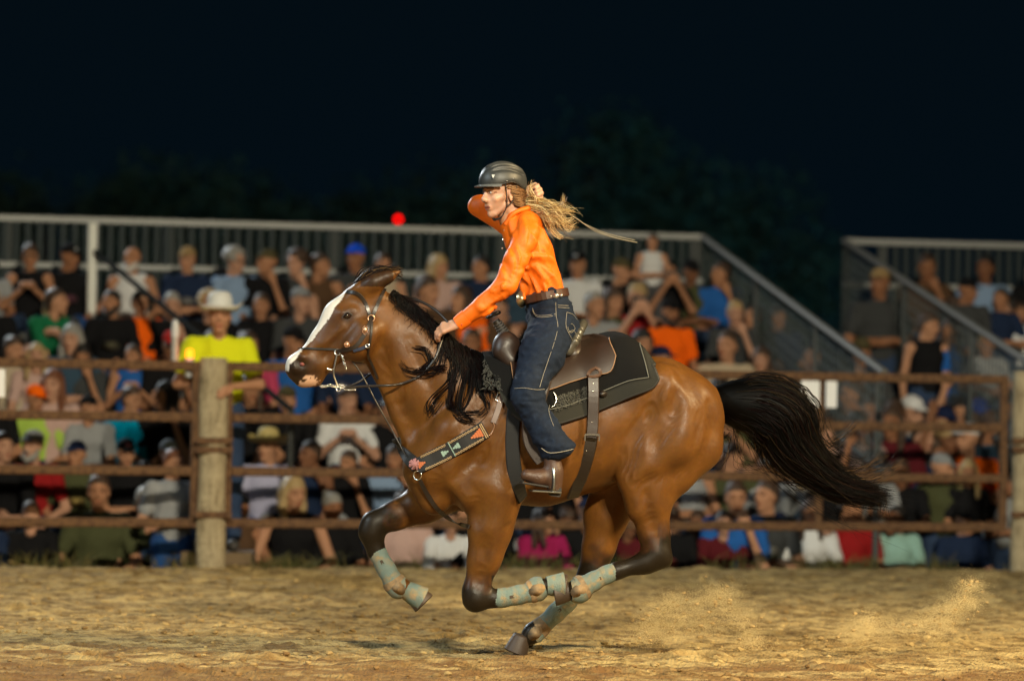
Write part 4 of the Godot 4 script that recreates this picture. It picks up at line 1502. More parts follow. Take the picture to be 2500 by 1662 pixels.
	put("band", b.mesh(), mat(Color(0.008, 0.008, 0.008), 0.7), bc)
	# motifs sit on the band: u along 0..1, v across -1..1
	var onb := func(u: float, v: float, lift := 0.009) -> Vector3:
		var P: PackedVector3Array = band[0]
		var N: PackedVector3Array = band[1]
		var fi := clampf(u, 0, 1) * (P.size() - 1)
		var i0 := mini(int(fi), P.size() - 2)
		var t := (P[i0 + 1] - P[i0]).normalized()
		var up := N[i0].lerp(N[i0 + 1], fi - i0).normalized()
		var side := t.cross(up).normalized()
		return P[i0].lerp(P[i0 + 1], fi - i0) - side * v * 0.040 + up * lift
	var orange := mat(Color(0.50, 0.14, 0.045), 0.7)
	var tanm := mat(Color(0.50, 0.34, 0.17), 0.7)
	var teal := mat(Color(0.25, 0.36, 0.30), 0.7)
	for e in [-0.80, 0.80]:
		for i in 22:
			var u := 0.10 + i * 0.036
			if absf(u - 0.5) < 0.02: continue
			b = MB.new()
			b.tube(PackedVector3Array([onb.call(u, e - 0.12), onb.call(u + 0.026, e - 0.05), onb.call(u + 0.026, e + 0.12), onb.call(u, e + 0.05), onb.call(u, e - 0.12)]), [0.0017, 0.0017], 4, 1.0, Vector3.ZERO, false)
			put("chain_link", b.mesh(), tanm, main)
	for q in [[0.14, 1.0, orange, 5], [0.88, -1.0, orange, 4], [0.44, 1.0, teal, 3], [0.53, -1.0, teal, 3]]:
		for i in q[3]:
			b = MB.new()
			var u: float = q[0] + q[1] * -0.03 * (i - 2) * -1.0
			var hgt: float = (q[3] - i) * 0.11
			b.quad(onb.call(u, -hgt), onb.call(u + 0.028, -hgt), onb.call(u + 0.028, hgt), onb.call(u, hgt))
			put("motif_step", b.mesh(), q[2], main)
	for u in [0.03, 0.06, 0.485]:
		b = MB.new()
		b.tube(PackedVector3Array([onb.call(u, -0.95), onb.call(u, -0.3), onb.call(u, 0.3), onb.call(u, 0.95)]), [0.0028, 0.0028], 5)
		put("cross_band", b.mesh(), tanm if u < 0.2 else teal, main)
	b = MB.new()
	strap(b, [[1236, 922], [1228, 955], [1216, 1000], [1204, 1032]], 15, 14, 0.005, 0.012)
	var up_strap := put("pull_strap", b.mesh(), mat(Color(0.14, 0.09, 0.07), 0.5), bc)
	b = MB.new()
	var c0 := on_horse(1222, 970, 0.022)
	var cx := Vector3(0.30, 0.95, 0).normalized()
	var cy := Vector3(0.95, -0.30, 0)
	for q in [[-1, -1, 1, -1], [1, -1, 1, 1], [1, 1, -1, 1], [-1, 1, -1, -1]]:
		b.tube(PackedVector3Array([c0 + cx * q[0] * 0.02 + cy * q[1] * 0.018, c0 + cx * q[2] * 0.02 + cy * q[3] * 0.018]), [0.004, 0.004], 6)
	put("buckle", b.mesh(), silver, up_strap)
	b = MB.new()
	b.tube(cr([on_horse(1176, 1062, 0.016), on_horse(1196, 1062, 0.02), on_horse(1206, 1044, 0.02), on_horse(1204, 1030, 0.02)], 5), [0.0035, 0.0035], 6)
	put("dee_ring", b.mesh(), copper, bc)
	b = MB.new()
	var k0 := on_horse(1013, 1133, 0.016)
	for i in 7:
		var ang := i * 0.9
		b.tube(cr([k0 + Vector3(cos(ang) * 0.028, sin(ang) * 0.022, 0), k0 + Vector3(0, 0, 0.016), k0 + Vector3(cos(ang + 2.4) * 0.026, sin(ang + 2.4) * 0.026, 0.002)], 4), [0.007, 0.008, 0.006], 6)
	put("rope_knot", b.mesh(), mat(Color(0.33, 0.15, 0.15), 0.8), bc)
	b = MB.new()
	ring(b, on_horse(1019, 1160, 0.012), Vector3(-0.5, 0, 0.86), 0.022, 0.0035)
	put("center_ring", b.mesh(), silver, bc)
	b = MB.new()
	strap(b, [[1024, 1170], [1042, 1205], [1070, 1246], [1110, 1274], [1146, 1286]], 11, 11, 0.005, 0.010)
	put("belly_strap", b.mesh(), dark_leather, bc)
	# --- headstall
	var br := thing("bridle", "dark leather bridle with copper conchos and silver curb bit", "bridle")
	var lay := func(called: String, pth: Array, w: float, m: Material, off := 0.004):
		var bb := MB.new()
		strap(bb, pth, w, w, 0.004, off, 5)
		return put(called, bb.mesh(), m, br)
	lay.call("browband", [[846, 712], [872, 716], [890, 736], [900, 762], [904, 775]], 9.0, dark_leather)
	lay.call("crownpiece", [[940, 704], [925, 735], [912, 765], [906, 780]], 9.0, dark_leather)
	var cheek = lay.call("cheekpiece", [[906, 776], [898, 800], [886, 822], [872, 842], [856, 852], [824, 857]], 10.0, dark_leather)
	lay.call("throat_latch", [[908, 785], [905, 820], [900, 850], [898, 868], [908, 890], [922, 925]], 6.0, dark_leather)
	lay.call("jaw_strap", [[862, 856], [884, 850], [899, 843]], 8.0, mat(Color(0.02, 0.03, 0.06), 0.6))
	lay.call("noseband", [[728, 851], [760, 851], [795, 852], [822, 853]], 5.0, mat(Color(0.010, 0.009, 0.008), 0.6))
	for q in [[891, 806, 0.015, 0.026], [847, 841, 0.016, 0.016]]:
		b = MB.new()
		var p := on_horse(q[0], q[1], 0.012)
		for i in 14:
			var ang := TAU * i / 14.0
			b.ball(Transform3D(Basis().scaled(Vector3(0.003, 0.003, 0.002)), p + Vector3(cos(ang) * q[2] * 0.8, sin(ang) * q[3] * 0.8, 0)), 6, 4)
		b.lathe(Transform3D(Basis(Vector3.RIGHT, PI / 2), p), [Vector2(0.001, 0.001), Vector2(q[2] * 0.55, 0.0005), Vector2(q[2] * 0.6, -0.004)], 14, 1.0, q[3] / q[2])
		put("concho", b.mesh(), copper, cheek)
	b = MB.new()
	ring(b, on_horse(906, 777, 0.010), Vector3(0, 0.1, 1), 0.016, 0.0032, 1.0)
	put("ring", b.mesh(), copper, br)
	b = MB.new()
	ring(b, on_horse(897, 844, 0.010), Vector3(0, 0.1, 1), 0.009, 0.003, 1.0)
	put("ring", b.mesh(), silver, br)
	var zb := on_horse(822, 858, 0.012).z - mid_z(822)
	for s in [1.0, -1.0]:
		b = MB.new()
		ring(b, hp(824, 859, zb * s), Vector3(0, 0.1, 1), 0.014, 0.0032)
		b.tube(cr([hp(822, 866, zb * s), hp(817, 890, zb * s), hp(814, 912, zb * s), hp(820, 932, zb * s), hp(825, 944, zb * s)], 5), [0.005, 0.0045, 0.004], 7)
		b.tube(cr([hp(798, 899, zb * s), hp(808, 902, zb * s), hp(816, 898, zb * s)], 4), [0.004, 0.006, 0.004], 6)
		ring(b, hp(826, 949, zb * s), Vector3(0, 0.1, 1), 0.011, 0.003)
		put("bit_shank", b.mesh(), silver, br)
	b = MB.new()
	for i in 9: ring(b, hp(834 + i * 1.3, 868 + i * 4.0, zb + 0.003), Vector3(0.9 if i % 2 == 0 else 0.1, 0.2, 0.3).normalized(), 0.0055, 0.0018)
	put("curb_chain", b.mesh(), silver, br)
	b = MB.new()
	for i in 15: ring(b, hp(782 + i * 4.2, 942 + sin(i * 0.9) * 1.5, zb * (0.25 + 0.75 * minf(1.0, i / 9.0))), Vector3(0.2, 0.9 if i % 2 == 0 else 0.1, 0.4).normalized(), 0.0065, 0.002)
	for i in 6: ring(b, hp(838 + i * 5.0, 947 + rng.randfn() * 2, zb), Vector3(0.3, 0.5 * (i % 2), 0.7).normalized(), 0.008, 0.0025)
	put("rein_chain", b.mesh(), silver, br)
	# --- reins and tie-down
	var rn := thing("reins", "black leather reins from the bit back over the neck to the hand", "reins")
	b = MB.new()
	var pts := PackedVector3Array()
	for q in crn([[840, 946], [900, 942], [965, 940], [1000, 930], [1030, 915], [1052, 890], [1066, 868], [1075, 840], [1082, 818]], 5):
		pts.append(on_horse(q.x, q.y, 0.016) if q.x > 968 else hp(q.x, q.y, lerpf(zb, 0.13, (q.x - 840) / 130.0)))
	for k in 3:
		for i in range(1, pts.size() - 1): pts[i] = (pts[i - 1] + pts[i] * 2.0 + pts[i + 1]) / 4.0
	b.tube(pts, [0.0062, 0.007, 0.011, 0.011, 0.008], 7, 0.6)
	put("near_rein", b.mesh(), dark_leather, rn)
	b = MB.new()
	b.tube(cr([hp(940, 722, -0.05), hp(975, 722, -0.02), hp(1012, 730, 0.02), hp(1050, 748, 0.06), hp(1078, 770, 0.1), hp(1100, 795, 0.14), hp(1112, 806, 0.15)], 6), [0.007, 0.008, 0.007], 7, 0.7)
	put("far_rein", b.mesh(), dark_leather, rn)
	b = MB.new()
	b.tube(cr([hp(826, 949, -zb), hp(880, 930, -0.10), hp(935, 880, -0.13), hp(960, 800, -0.10), hp(950, 735, -0.06)], 5), [0.006, 0.006], 6, 0.6)
	put("far_rein", b.mesh(), dark_leather, rn)
	var td := thing("tie_down", "thin black tie-down cord from the noseband to the breast collar", "strap")
	b = MB.new()
	b.tube(cr([hp(848, 868, 0.05), hp(880, 910, 0.05), hp(920, 985, 0.06), hp(960, 1056, 0.06), hp(992, 1115, 0.10), on_horse(1010, 1130, 0.02)], 5), [0.0036, 0.0036], 6)
	put("cord", b.mesh(), dark_leather, td)
	# --- leg boots and bell boots
	var dust := ramp_tex(0.014, 61, [[0.0, Color(0.10, 0.145, 0.13)], [0.5, Color(0.14, 0.19, 0.168)], [0.62, Color(0.18, 0.18, 0.125)], [0.8, Color(0.28, 0.20, 0.10)], [1.0, Color(0.30, 0.20, 0.10)]])
	var shell := mat(Color.WHITE, 0.8, 0.0, {"mottle": [dust, 0.5], "bump": [0.12, 2.5, 0.2]})
	var patch_ := mat(Color.WHITE, 0.85, 0.0, {"mottle": [ramp_tex(0.02, 62, [[0.0, Color(0.10, 0.085, 0.06)], [0.6, Color(0.26, 0.17, 0.085)], [1.0, Color(0.34, 0.23, 0.11)]]), 0.3]})
	var boots := [
		["grey-green splint boot on the folded foreleg that faces the stands' camera side, strap window up", [[1206, 1462, 22], [1240, 1457, 23], [1280, 1449, 23], [1298, 1444, 27], [1314, 1437, 31], [1328, 1432, 25]], 0.15],
		["grey-green splint boot on the foreleg lifted highest in front", [[914, 1334, 21], [928, 1362, 22], [950, 1402, 23], [962, 1422, 28], [974, 1434, 30], [986, 1438, 24]], -0.15],
		["pale dusty splint boot on the hind leg swinging under the belly", [[1502, 1394, 21], [1470, 1408, 22], [1440, 1424, 24], [1424, 1433, 31], [1410, 1441, 33], [1394, 1443, 25]], 0.16],
		["dusty splint boot on the hind leg that pushes off the ground", [[1400, 1454, 22], [1372, 1482, 24], [1345, 1508, 22], [1318, 1533, 24], [1304, 1546, 27], [1296, 1553, 22]], -0.15]]
	boots[0][0] = "grey-green splint boot on the foreleg folded back under the chest"
	for q in boots:
		var t := thing("leg_boot", q[0], "leg boot", Vector3.ZERO, "splint boots on the horse's legs")
		var pts2 := []
		for p in q[1]: pts2.append(Vector3(p[0], p[1], p[2]))
		var sm := cr(pts2, 4)
		var pp := PackedVector3Array()
		var rr := []
		for p in sm:
			pp.append(hp(p.x, p.y, q[2]))
			rr.append(p.z * PX)
		b = MB.new()
		b.tube(pp, rr, 20, 1.0, Vector3(0, 0, 1))
		put("shell", b.mesh(), shell, t)
		for e in [1, 5, 10]:
			b = MB.new()
			b.tube(PackedVector3Array([pp[e], pp[e + 1], pp[e + 2], pp[e + 3]]), [rr[e] + 0.001, rr[e + 1] + 0.0035, rr[e + 2] + 0.0035, rr[e + 3] + 0.001], 20, 1.0, Vector3(0, 0, 1))
			put("strap", b.mesh(), patch_ if e == 10 else shell, t)
		b = MB.new()
		var side := Vector3(0, 0, rr[15] * 0.78)
		b.ball(Transform3D(Basis(Vector3.BACK, atan2(pp[16].y - pp[14].y, pp[16].x - pp[14].x)).scaled_local(Vector3(0.045, 0.03, 0.016)), pp[15] + side), 14, 10)
		put("fetlock_cup", b.mesh(), patch_, t)
		b = MB.new()
		var w0 := pp[5] + Vector3(0, 0, rr[5] + 0.001)
		var tx := (pp[6] - pp[4]).normalized()
		var ty := Vector3(-tx.y, tx.x, 0)
		b.quad(w0 - tx * 0.012 - ty * 0.007, w0 + tx * 0.012 - ty * 0.007, w0 + tx * 0.012 + ty * 0.007, w0 - tx * 0.012 + ty * 0.007)
		put("strap_window", b.mesh(), mat(Color(0.05, 0.035, 0.02), 0.8), t)
	for q in [["grey bell boot round the hoof of the foreleg lifted highest", [988, 1438], [1030, 1462], -0.15], ["dusty bell boot round the hoof folded back under the belly", [1334, 1430], [1376, 1428], 0.15]]:
		b = MB.new()
		var p0 := hp(q[1][0], q[1][1], q[3])
		var p1 := hp(q[2][0], q[2][1], q[3])
		var ax := (p1 - p0)
		b.tube(cr([p0, p0 + ax * 0.3, p0 + ax * 0.7, p1], 4), [0.044, 0.058, 0.066, 0.063], 22, 1.0, Vector3(0, 0, 1))
		var o := put("bell_boot", b.mesh(), shell)
		tag(o, q[0], "bell boot", "bell boots on the fore hooves")
# ---------- people: shared templates ----------
var tpl := {}

func head_template(cell: float) -> Dictionary:   # face looks along +z, chin at -0.118, crown at +0.125
	var f := Field.new()
	f.k = 190.0
	var w := 1.0
	f.cap(Vector3(0, 0.035, -0.018), Vector3(0, 0.036, -0.010), 0.086, 0.086, Vector3(0.86, 1.0, 1.08))
	f.cap(Vector3(0, 0.02, 0.02), Vector3(0, -0.03, 0.03), 0.066, 0.058, Vector3(0.92, 1, 1))
	f.cap(Vector3(0, -0.045, 0.030), Vector3(0, -0.088, 0.052), 0.048, 0.024, Vector3(0.95, 1, 1))
	for s in [-1.0, 1.0]:
		f.cap(Vector3(0.052 * s, -0.045, 0.0), Vector3(0.020 * s, -0.092, 0.050), 0.015, 0.013)    # jaw line
		f.cap(Vector3(0.040 * s, -0.020, 0.058), Vector3(0.050 * s, -0.012, 0.030), 0.017, 0.018)  # cheekbone
		f.cap(Vector3(0.012 * s, 0.034, 0.086), Vector3(0.044 * s, 0.034, 0.068), 0.0065, 0.008)    # brow
		f.cap(Vector3(0.011 * s, -0.026, 0.094), Vector3(0.012 * s, -0.027, 0.090), 0.008, 0.007)  # nose wing
		f.cap(Vector3(0.031 * s, 0.013, 0.076), Vector3(0.034 * s, 0.013, 0.074), 0.0105, 0.0105)  # eye bulge
		f.cap(Vector3(0.070 * s, 0.012, -0.012), Vector3(0.076 * s, -0.020, -0.010), 0.020, 0.013, Vector3(0.42, 1, 0.75))
		f.cap(Vector3(0.022 * s, 0.014, 0.098), Vector3(0.040 * s, 0.014, 0.090), 0.006, 0.006, Vector3.ONE, -0.9)   # eye socket
	f.cap(Vector3(0, 0.022, 0.087), Vector3(0, -0.018, 0.103), 0.0062, 0.0092)
	f.cap(Vector3(0, -0.020, 0.104), Vector3(0, -0.024, 0.100), 0.010, 0.010)
	f.cap(Vector3(-0.016, -0.056, 0.080), Vector3(0.016, -0.056, 0.080), 0.0075, 0.0075)
	f.cap(Vector3(-0.013, -0.067, 0.078), Vector3(0.013, -0.067, 0.078), 0.0075, 0.0075)
	f.cap(Vector3(-0.020, -0.0615, 0.090), Vector3(0.020, -0.0615, 0.090), 0.002, 0.002, Vector3.ONE, -0.7)
	f.cap(Vector3(0, -0.096, 0.064), Vector3(0, -0.098, 0.058), 0.0135, 0.0135)
	f.cap(Vector3(0, -0.06, -0.025), Vector3(0, -0.135, -0.042), 0.048, 0.046)
	var a := f.arrays(cell)
	for i in a.v.size():
		var p: Vector3 = a.v[i]
		var c := Color.WHITE
		if p.z > 0.05:
			var ex := absf(p.x)
			var e := Vector2((ex - 0.031) / 0.0155, (p.y - 0.013) / 0.0062).length()
			if e < 1.0: c = Color(0.95, 1.0, 1.05) if Vector2((ex - 0.031) / 0.0065, (p.y - 0.013) / 0.0065).length() > 1.0 else Color(0.07, 0.06, 0.05)
			elif e < 1.45: c = Color(0.42, 0.32, 0.28)
			if absf(p.y - 0.037 + absf(ex - 0.028) * 0.12) < 0.0045 and ex > 0.012 and ex < 0.050: c = Color(0.22, 0.17, 0.13)
			if Vector2(p.x / 0.023, (p.y + 0.0615) / 0.0105).length() < 1.0: c = Color(0.80, 0.48, 0.46) if absf(p.y + 0.0615) > 0.0022 else Color(0.25, 0.12, 0.1)
			if Vector2((ex - 0.008) / 0.004, (p.y + 0.033) / 0.003).length() < 1.0 and p.z > 0.09: c = Color(0.3, 0.18, 0.15)
		a.c[i] = c
	return a

func hand_template(curl: float, cell: float) -> Dictionary:   # wrist at 0, fingers along +y, palm faces -z, thumb on +x
	var f := Field.new()
	f.k = 260.0
	f.cap(Vector3(0, -0.03, 0), Vector3(0, 0.02, 0), 0.024, 0.026, Vector3(1, 1, 0.75))
	var xs := [-0.030, -0.011, 0.009, 0.029]
	var ls := [[0.032, 0.020, 0.017], [0.042, 0.026, 0.020], [0.045, 0.028, 0.021], [0.040, 0.025, 0.020]]
	for i in 4:
		var base := Vector3(xs[i], 0.082 - absf(xs[i] - 0.006) * 0.28, 0.002)
		f.cap(Vector3(xs[i] * 0.55, 0.005, 0), base, 0.013, 0.0105)
		var p := base
		var ang := curl * (0.8 + 0.07 * i)
		for j in 3:
			var q: Vector3 = p + Vector3(xs[i] * 0.12 * (1.0 - curl), cos(ang), -sin(ang)).normalized() * ls[i][j]
			f.cap(p, q, 0.0092 - 0.0009 * j - (0.0012 if i == 0 else 0.0), 0.0083 - 0.0009 * j - (0.0012 if i == 0 else 0.0))
			p = q
			ang += curl * (1.0 if j == 0 else 0.75)
	f.cap(Vector3(0.018, 0.012, -0.006), Vector3(0.040, 0.045, -0.014), 0.014, 0.0115)
	f.cap(Vector3(0.040, 0.045, -0.014), Vector3(0.050 - curl * 0.012, 0.072, -0.020 - curl * 0.012), 0.0105, 0.009)
	f.cap(Vector3(0.050 - curl * 0.012, 0.072, -0.020 - curl * 0.012), Vector3(0.050 - curl * 0.026, 0.094 - curl * 0.008, -0.024 - curl * 0.02), 0.009, 0.0075)
	return f.arrays(cell)

func aim(origin: Vector3, fingers: Vector3, back: Vector3, mirror := false) -> Transform3D:
	var y := fingers.normalized()
	var x := y.cross(back).normalized()
	var z := x.cross(y).normalized()
	if mirror: x = -x
	return Transform3D(Basis(x, y, z), origin)

func flip(a: Dictionary) -> Dictionary:   # mirrored copy keeps its winding right
	var ix := PackedInt32Array()
	for i in range(0, a.ix.size(), 3): ix.append_array([a.ix[i], a.ix[i + 2], a.ix[i + 1]])
	return {"v": a.v, "n": a.n, "c": a.c, "ix": ix}

func wrinkle(a: Dictionary, amount: float, seed_: int, stretch: Vector3, freq := 9.0) -> void:
	var n := FastNoiseLite.new()
	n.seed = seed_
	n.noise_type = FastNoiseLite.TYPE_SIMPLEX_SMOOTH
	n.fractal_type = FastNoiseLite.FRACTAL_RIDGED
	n.fractal_octaves = 2
	n.frequency = freq
	for i in a.v.size():
		var p: Vector3 = a.v[i]
		a.v[i] = p + a.n[i] * n.get_noise_3dv(p * stretch) * amount
	Field.normals(a)

# ---------- rider ----------
func rider() -> void:
	var r := thing("person", "rider in shiny orange shirt, jeans and black helmet, one hand behind the head", "person", Vector3.ZERO)
	var skin := mat(Color(0.50, 0.27, 0.17), 0.5, 0.0, {"vc": true, "sss": 0.12})
	var fwd := Vector3(-0.83, -0.06, 0.56).normalized()
	var hx := Vector3.UP.cross(fwd).normalized()
	var head_t := Transform3D(Basis(hx, fwd.cross(hx), fwd), hp(1223, 476, 0.02)).scaled_local(Vector3.ONE * 0.97)
	# skin: one surface from head to feet
	var f := Field.new()
	f.k = 100.0
	f.cap(hp(1238, 505, 0.015), hp(1268, 532, 0.0), 0.047, 0.052)
	f.cap(hp(1280, 560), hp(1300, 620), 0.08, 0.09, Vector3(1, 1, 1.35))
	f.cap(hp(1300, 620), hp(1332, 730), 0.09, 0.08, Vector3(1, 1, 1.3))
	f.cap(hp(1345, 770), hp(1350, 790), 0.085, 0.085, Vector3(1, 1, 1.5))
	var arms := [[[1284, 574, 0.165], [1240, 692, 0.24], [1122, 787, 0.15]], [[1258, 562, -0.165], [1168, 503, -0.23], [1276, 476, -0.115]]]
	for q in arms:
		f.cap(hp(q[0][0], q[0][1], q[0][2]), hp(q[1][0], q[1][1], q[1][2]), 0.034, 0.028)
		f.cap(hp(q[1][0], q[1][1], q[1][2]), hp(q[2][0], q[2][1], q[2][2]), 0.028, 0.023)
	for s in [1.0, -1.0]:
		f.cap(hp(1348, 795, 0.11 * s), hp(1280, 955, 0.35 * s), 0.078, 0.055)
		f.cap(hp(1280, 955, 0.35 * s), hp(1348, 1110, 0.375 * s), 0.05, 0.035)
	var b := MB.new()
	b.add(f.arrays(0.009))
	b.add(head_template(0.0032), head_t)
	var near_hand := aim(hp(1118, 790, 0.155), hp(1066, 806, 0.115) - hp(1118, 790, 0.155), Vector3(-0.1, 0.75, 0.65))
	b.add(hand_template(0.55, 0.0034), near_hand)
	var far_hand := aim(hp(1278, 473, -0.115), Vector3(0.86, 0.22, 0.30), Vector3(-0.1, 0.3, -0.95), true)
	b.add(flip(hand_template(1.15, 0.0034)), far_hand)
	put("body", b.mesh(), skin, r)
	for s in [-1.0, 1.0]:
		b = MB.new()
		b.ball(Transform3D(head_t.basis.scaled(Vector3.ONE * 0.0088), head_t * Vector3(0.031 * s, 0.013, 0.0770)), 14, 10)
		var eye := put("eye", b.mesh(), mat(Color(0.62, 0.60, 0.57), 0.15), r)
		b = MB.new()
		b.ball(Transform3D(head_t.basis.scaled(Vector3.ONE * 0.0044), head_t * Vector3(0.030 * s, 0.013, 0.0822)), 12, 8)
		put("iris", b.mesh(), mat(Color(0.025, 0.018, 0.012), 0.1), eye)
	# shirt
	f = Field.new()
	f.k = 110.0
	f.cap(hp(1282, 556), hp(1300, 620), 0.086, 0.100, Vector3(1, 1, 1.45))
	f.cap(hp(1300, 620), hp(1322, 690), 0.100, 0.096, Vector3(1, 1, 1.32))
	f.cap(hp(1322, 690), hp(1334, 728), 0.094, 0.092, Vector3(1, 1, 1.25))
	f.cap(hp(1256, 524, 0.004), hp(1284, 548, 0.0), 0.054, 0.064)
	f.cap(hp(1246, 552, 0.0), hp(1262, 590, 0.0), 0.045, 0.06, Vector3(1, 1, 1.3))
	f.cap(hp(1288, 548, 0.10), hp(1286, 578, 0.165), 0.052, 0.055)
	f.cap(hp(1272, 545, -0.10), hp(1262, 562, -0.165), 0.052, 0.055)
	f.cap(hp(1286, 574, 0.165), hp(1258, 640, 0.215), 0.058, 0.056)
	f.cap(hp(1258, 640, 0.215), hp(1236, 694, 0.24), 0.056, 0.050)
	f.cap(hp(1236, 694, 0.24), hp(1180, 745, 0.195), 0.050, 0.042)
	f.cap(hp(1180, 745, 0.195), hp(1124, 786, 0.152), 0.042, 0.032)
	f.cap(hp(1258, 562, -0.165), hp(1168, 503, -0.23), 0.055, 0.047)
	f.cap(hp(1168, 503, -0.23), hp(1262, 478, -0.125), 0.047, 0.035)
	# folds of the satin: sunk creases along the lines where the cloth is pulled
	var horse_shape := hf
	hf = f
	var folds := []
	for q in [[[1278, 622], [1315, 616], [1360, 622]], [[1272, 660], [1316, 642], [1364, 674]], [[1276, 648], [1294, 688], [1300, 720]], [[1296, 664], [1312, 690], [1326, 716]], [[1318, 648], [1344, 684], [1352, 716]], [[1340, 640], [1362, 676], [1374, 712]], [[1330, 600], [1352, 625], [1366, 655]], [[1300, 560], [1318, 590], [1322, 620]], [[1310, 540], [1334, 566], [1344, 600]], [[1250, 606], [1262, 646], [1246, 686]], [[1228, 640], [1240, 668], [1234, 700]], [[1268, 600], [1276, 630], [1266, 660]], [[1236, 712], [1212, 728], [1184, 750]], [[1222, 740], [1200, 754], [1180, 768]], [[1206, 722], [1190, 732], [1174, 744]], [[1244, 690], [1222, 690], [1206, 706]], [[1262, 512], [1258, 540], [1262, 570]], [[1284, 530], [1296, 556], [1290, 590]], [[1282, 690], [1288, 706], [1286, 724]], [[1334, 690], [1340, 704], [1340, 722]]]:
		var fp := []
		var rp := []
		for p in crn(q, 4):
			fp.append(on_horse(p.x, p.y, 0.001))
			rp.append(on_horse(p.x - 6.0, p.y + 5.0, -0.004))
		folds.append([fp, rp])
	hf = horse_shape
	for fold in folds:
		var m: int = fold[0].size() - 1
		for i in m:
			var e0 := 0.35 + 0.65 * sin(PI * float(i) / m)
			var e1 := 0.35 + 0.65 * sin(PI * float(i + 1) / m)
			f.cap(fold[0][i], fold[0][i + 1], 0.0095 * e0, 0.0095 * e1, Vector3.ONE, -1.3)
			f.cap(fold[1][i], fold[1][i + 1], 0.0062 * e0, 0.0062 * e1)
	var a := f.arrays(0.0048)
	wrinkle(a, 0.0035, 3, Vector3(1.5, 0.6, 0.8), 6.0)
	var satin := mat(Color(0.76, 0.140, 0.005), 0.50, 0.0, {"spec": 0.4, "bump": [0.25, 1.5, 0.05]})
	var shirt := put("shirt", mesh_of(a), satin, r)
	# stand-up collar, cuffs and yoke seam
	b = MB.new()
	b.tube(cr([hp(1235, 548, 0.055), hp(1256, 520, 0.075), hp(1288, 508, 0.05), hp(1296, 506, -0.02), hp(1268, 516, -0.07), hp(1236, 540, -0.04)], 6), [0.012, 0.016, 0.018, 0.012], 8, 0.45, Vector3(0, 0, 1))
	put("collar", b.mesh(), satin, shirt)
	b = MB.new()
	b.tube(PackedVector3Array([hp(1140, 774, 0.165), hp(1128, 783, 0.157), hp(1117, 791, 0.15)]), [0.041, 0.040, 0.036], 18)
	put("cuff", b.mesh(), satin, shirt)
	b = MB.new()
	b.ball(Transform3D(Basis().scaled(Vector3.ONE * 0.005), hp(1127, 792, 0.19)), 8, 6)
	put("cuff_button", b.mesh(), mat(Color(0.55, 0.06, 0.01), 0.3), shirt)
	for q in [[1229, 562], [1226, 585], [1224, 606]]:
		b = MB.new()
		b.ball(Transform3D(Basis().scaled(Vector3.ONE * 0.005), hp(q[0] + 2, q[1], 0.03)), 8, 6)
		put("snap", b.mesh(), mat(Color(0.7, 0.68, 0.62), 0.2, 0.8), shirt)
	# jeans
	f = Field.new()
	f.k = 80.0
	f.cap(hp(1334, 732), hp(1342, 765), 0.096, 0.104, Vector3(1, 1, 1.3))
	f.cap(hp(1342, 770), hp(1356, 800), 0.104, 0.104, Vector3(1, 1, 1.4))
	for s in [1.0, -1.0]:
		f.cap(hp(1368, 792, 0.08 * s), hp(1380, 812, 0.09 * s), 0.075, 0.07)
		f.cap(hp(1346, 800, 0.12 * s), hp(1326, 860, 0.255 * s), 0.108, 0.104)
		f.cap(hp(1326, 860, 0.255 * s), hp(1290, 945, 0.355 * s), 0.100, 0.070)
		f.cap(hp(1290, 945, 0.355 * s), hp(1286, 968, 0.365 * s), 0.070, 0.066)
		f.cap(hp(1288, 970, 0.365 * s), hp(1330, 1050, 0.385 * s), 0.064, 0.064)
		f.cap(hp(1330, 1050, 0.385 * s), hp(1366, 1106, 0.39 * s), 0.064, 0.078)
		f.cap(hp(1386, 1160, 0.39 * s), hp(1387, 1162, 0.39 * s), 0.088, 0.088, Vector3.ONE, -40.0)
	a = f.arrays(0.007)
	wrinkle(a, 0.010, 14, Vector3(0.7, 1.4, 0.7), 6.0)
	wrinkle(a, 0.003, 15, Vector3(0.9, 1.2, 0.9), 14.0)
	var denim := mat(Color.WHITE, 0.8, 0.0, {"spec": 0.3, "mottle": [ramp_tex(0.025, 71, [[0.0, Color(0.006, 0.010, 0.020)], [0.5, Color(0.008, 0.014, 0.028)], [0.8, Color(0.011, 0.019, 0.038)], [1.0, Color(0.018, 0.032, 0.060)]]), 0.5], "bump": [0.3, 2.0, 0.06]})
	var jeans := put("jeans", mesh_of(a), denim, r)
	# stitching lines on the jeans: found on their surface like straps on the horse
	var keep := hf
	hf = f
	var thread := mat(Color(0.30, 0.27, 0.21), 0.8)
	for q in [[[1357, 738], [1358, 770], [1362, 800], [1352, 840], [1340, 875], [1325, 920], [1318, 945]], [[1300, 752], [1308, 768], [1330, 770], [1356, 766]], [[1300, 757], [1309, 772], [1330, 774], [1356, 770]], [[1384, 762], [1382, 795], [1390, 815], [1402, 838]], [[1384, 762], [1400, 768], [1410, 782]], [[1362, 745], [1388, 746]], [[1362, 750], [1390, 752]], [[1386, 800], [1396, 790], [1404, 802], [1394, 812], [1386, 800]], [[1388, 812], [1400, 806], [1408, 818]], [[1256, 948], [1280, 947], [1310, 951], [1330, 950]], [[1352, 960], [1340, 1000], [1352, 1040]]]:
		b = MB.new()
		var pts := PackedVector3Array()
		for p in crn(q, 5): pts.append(on_horse(p.x, p.y, 0.008))
		b.tube(pts, [0.0011, 0.0011], 4)
		put("seam", b.mesh(), thread, jeans)
	b = MB.new()
	b.tube(cr([hp(1322, 1094, 0.455), hp(1340, 1105, 0.47), hp(1370, 1103, 0.475), hp(1400, 1096, 0.46)], 5), [0.0016, 0.0016], 4)
	put("hem_seam", b.mesh(), thread, jeans)
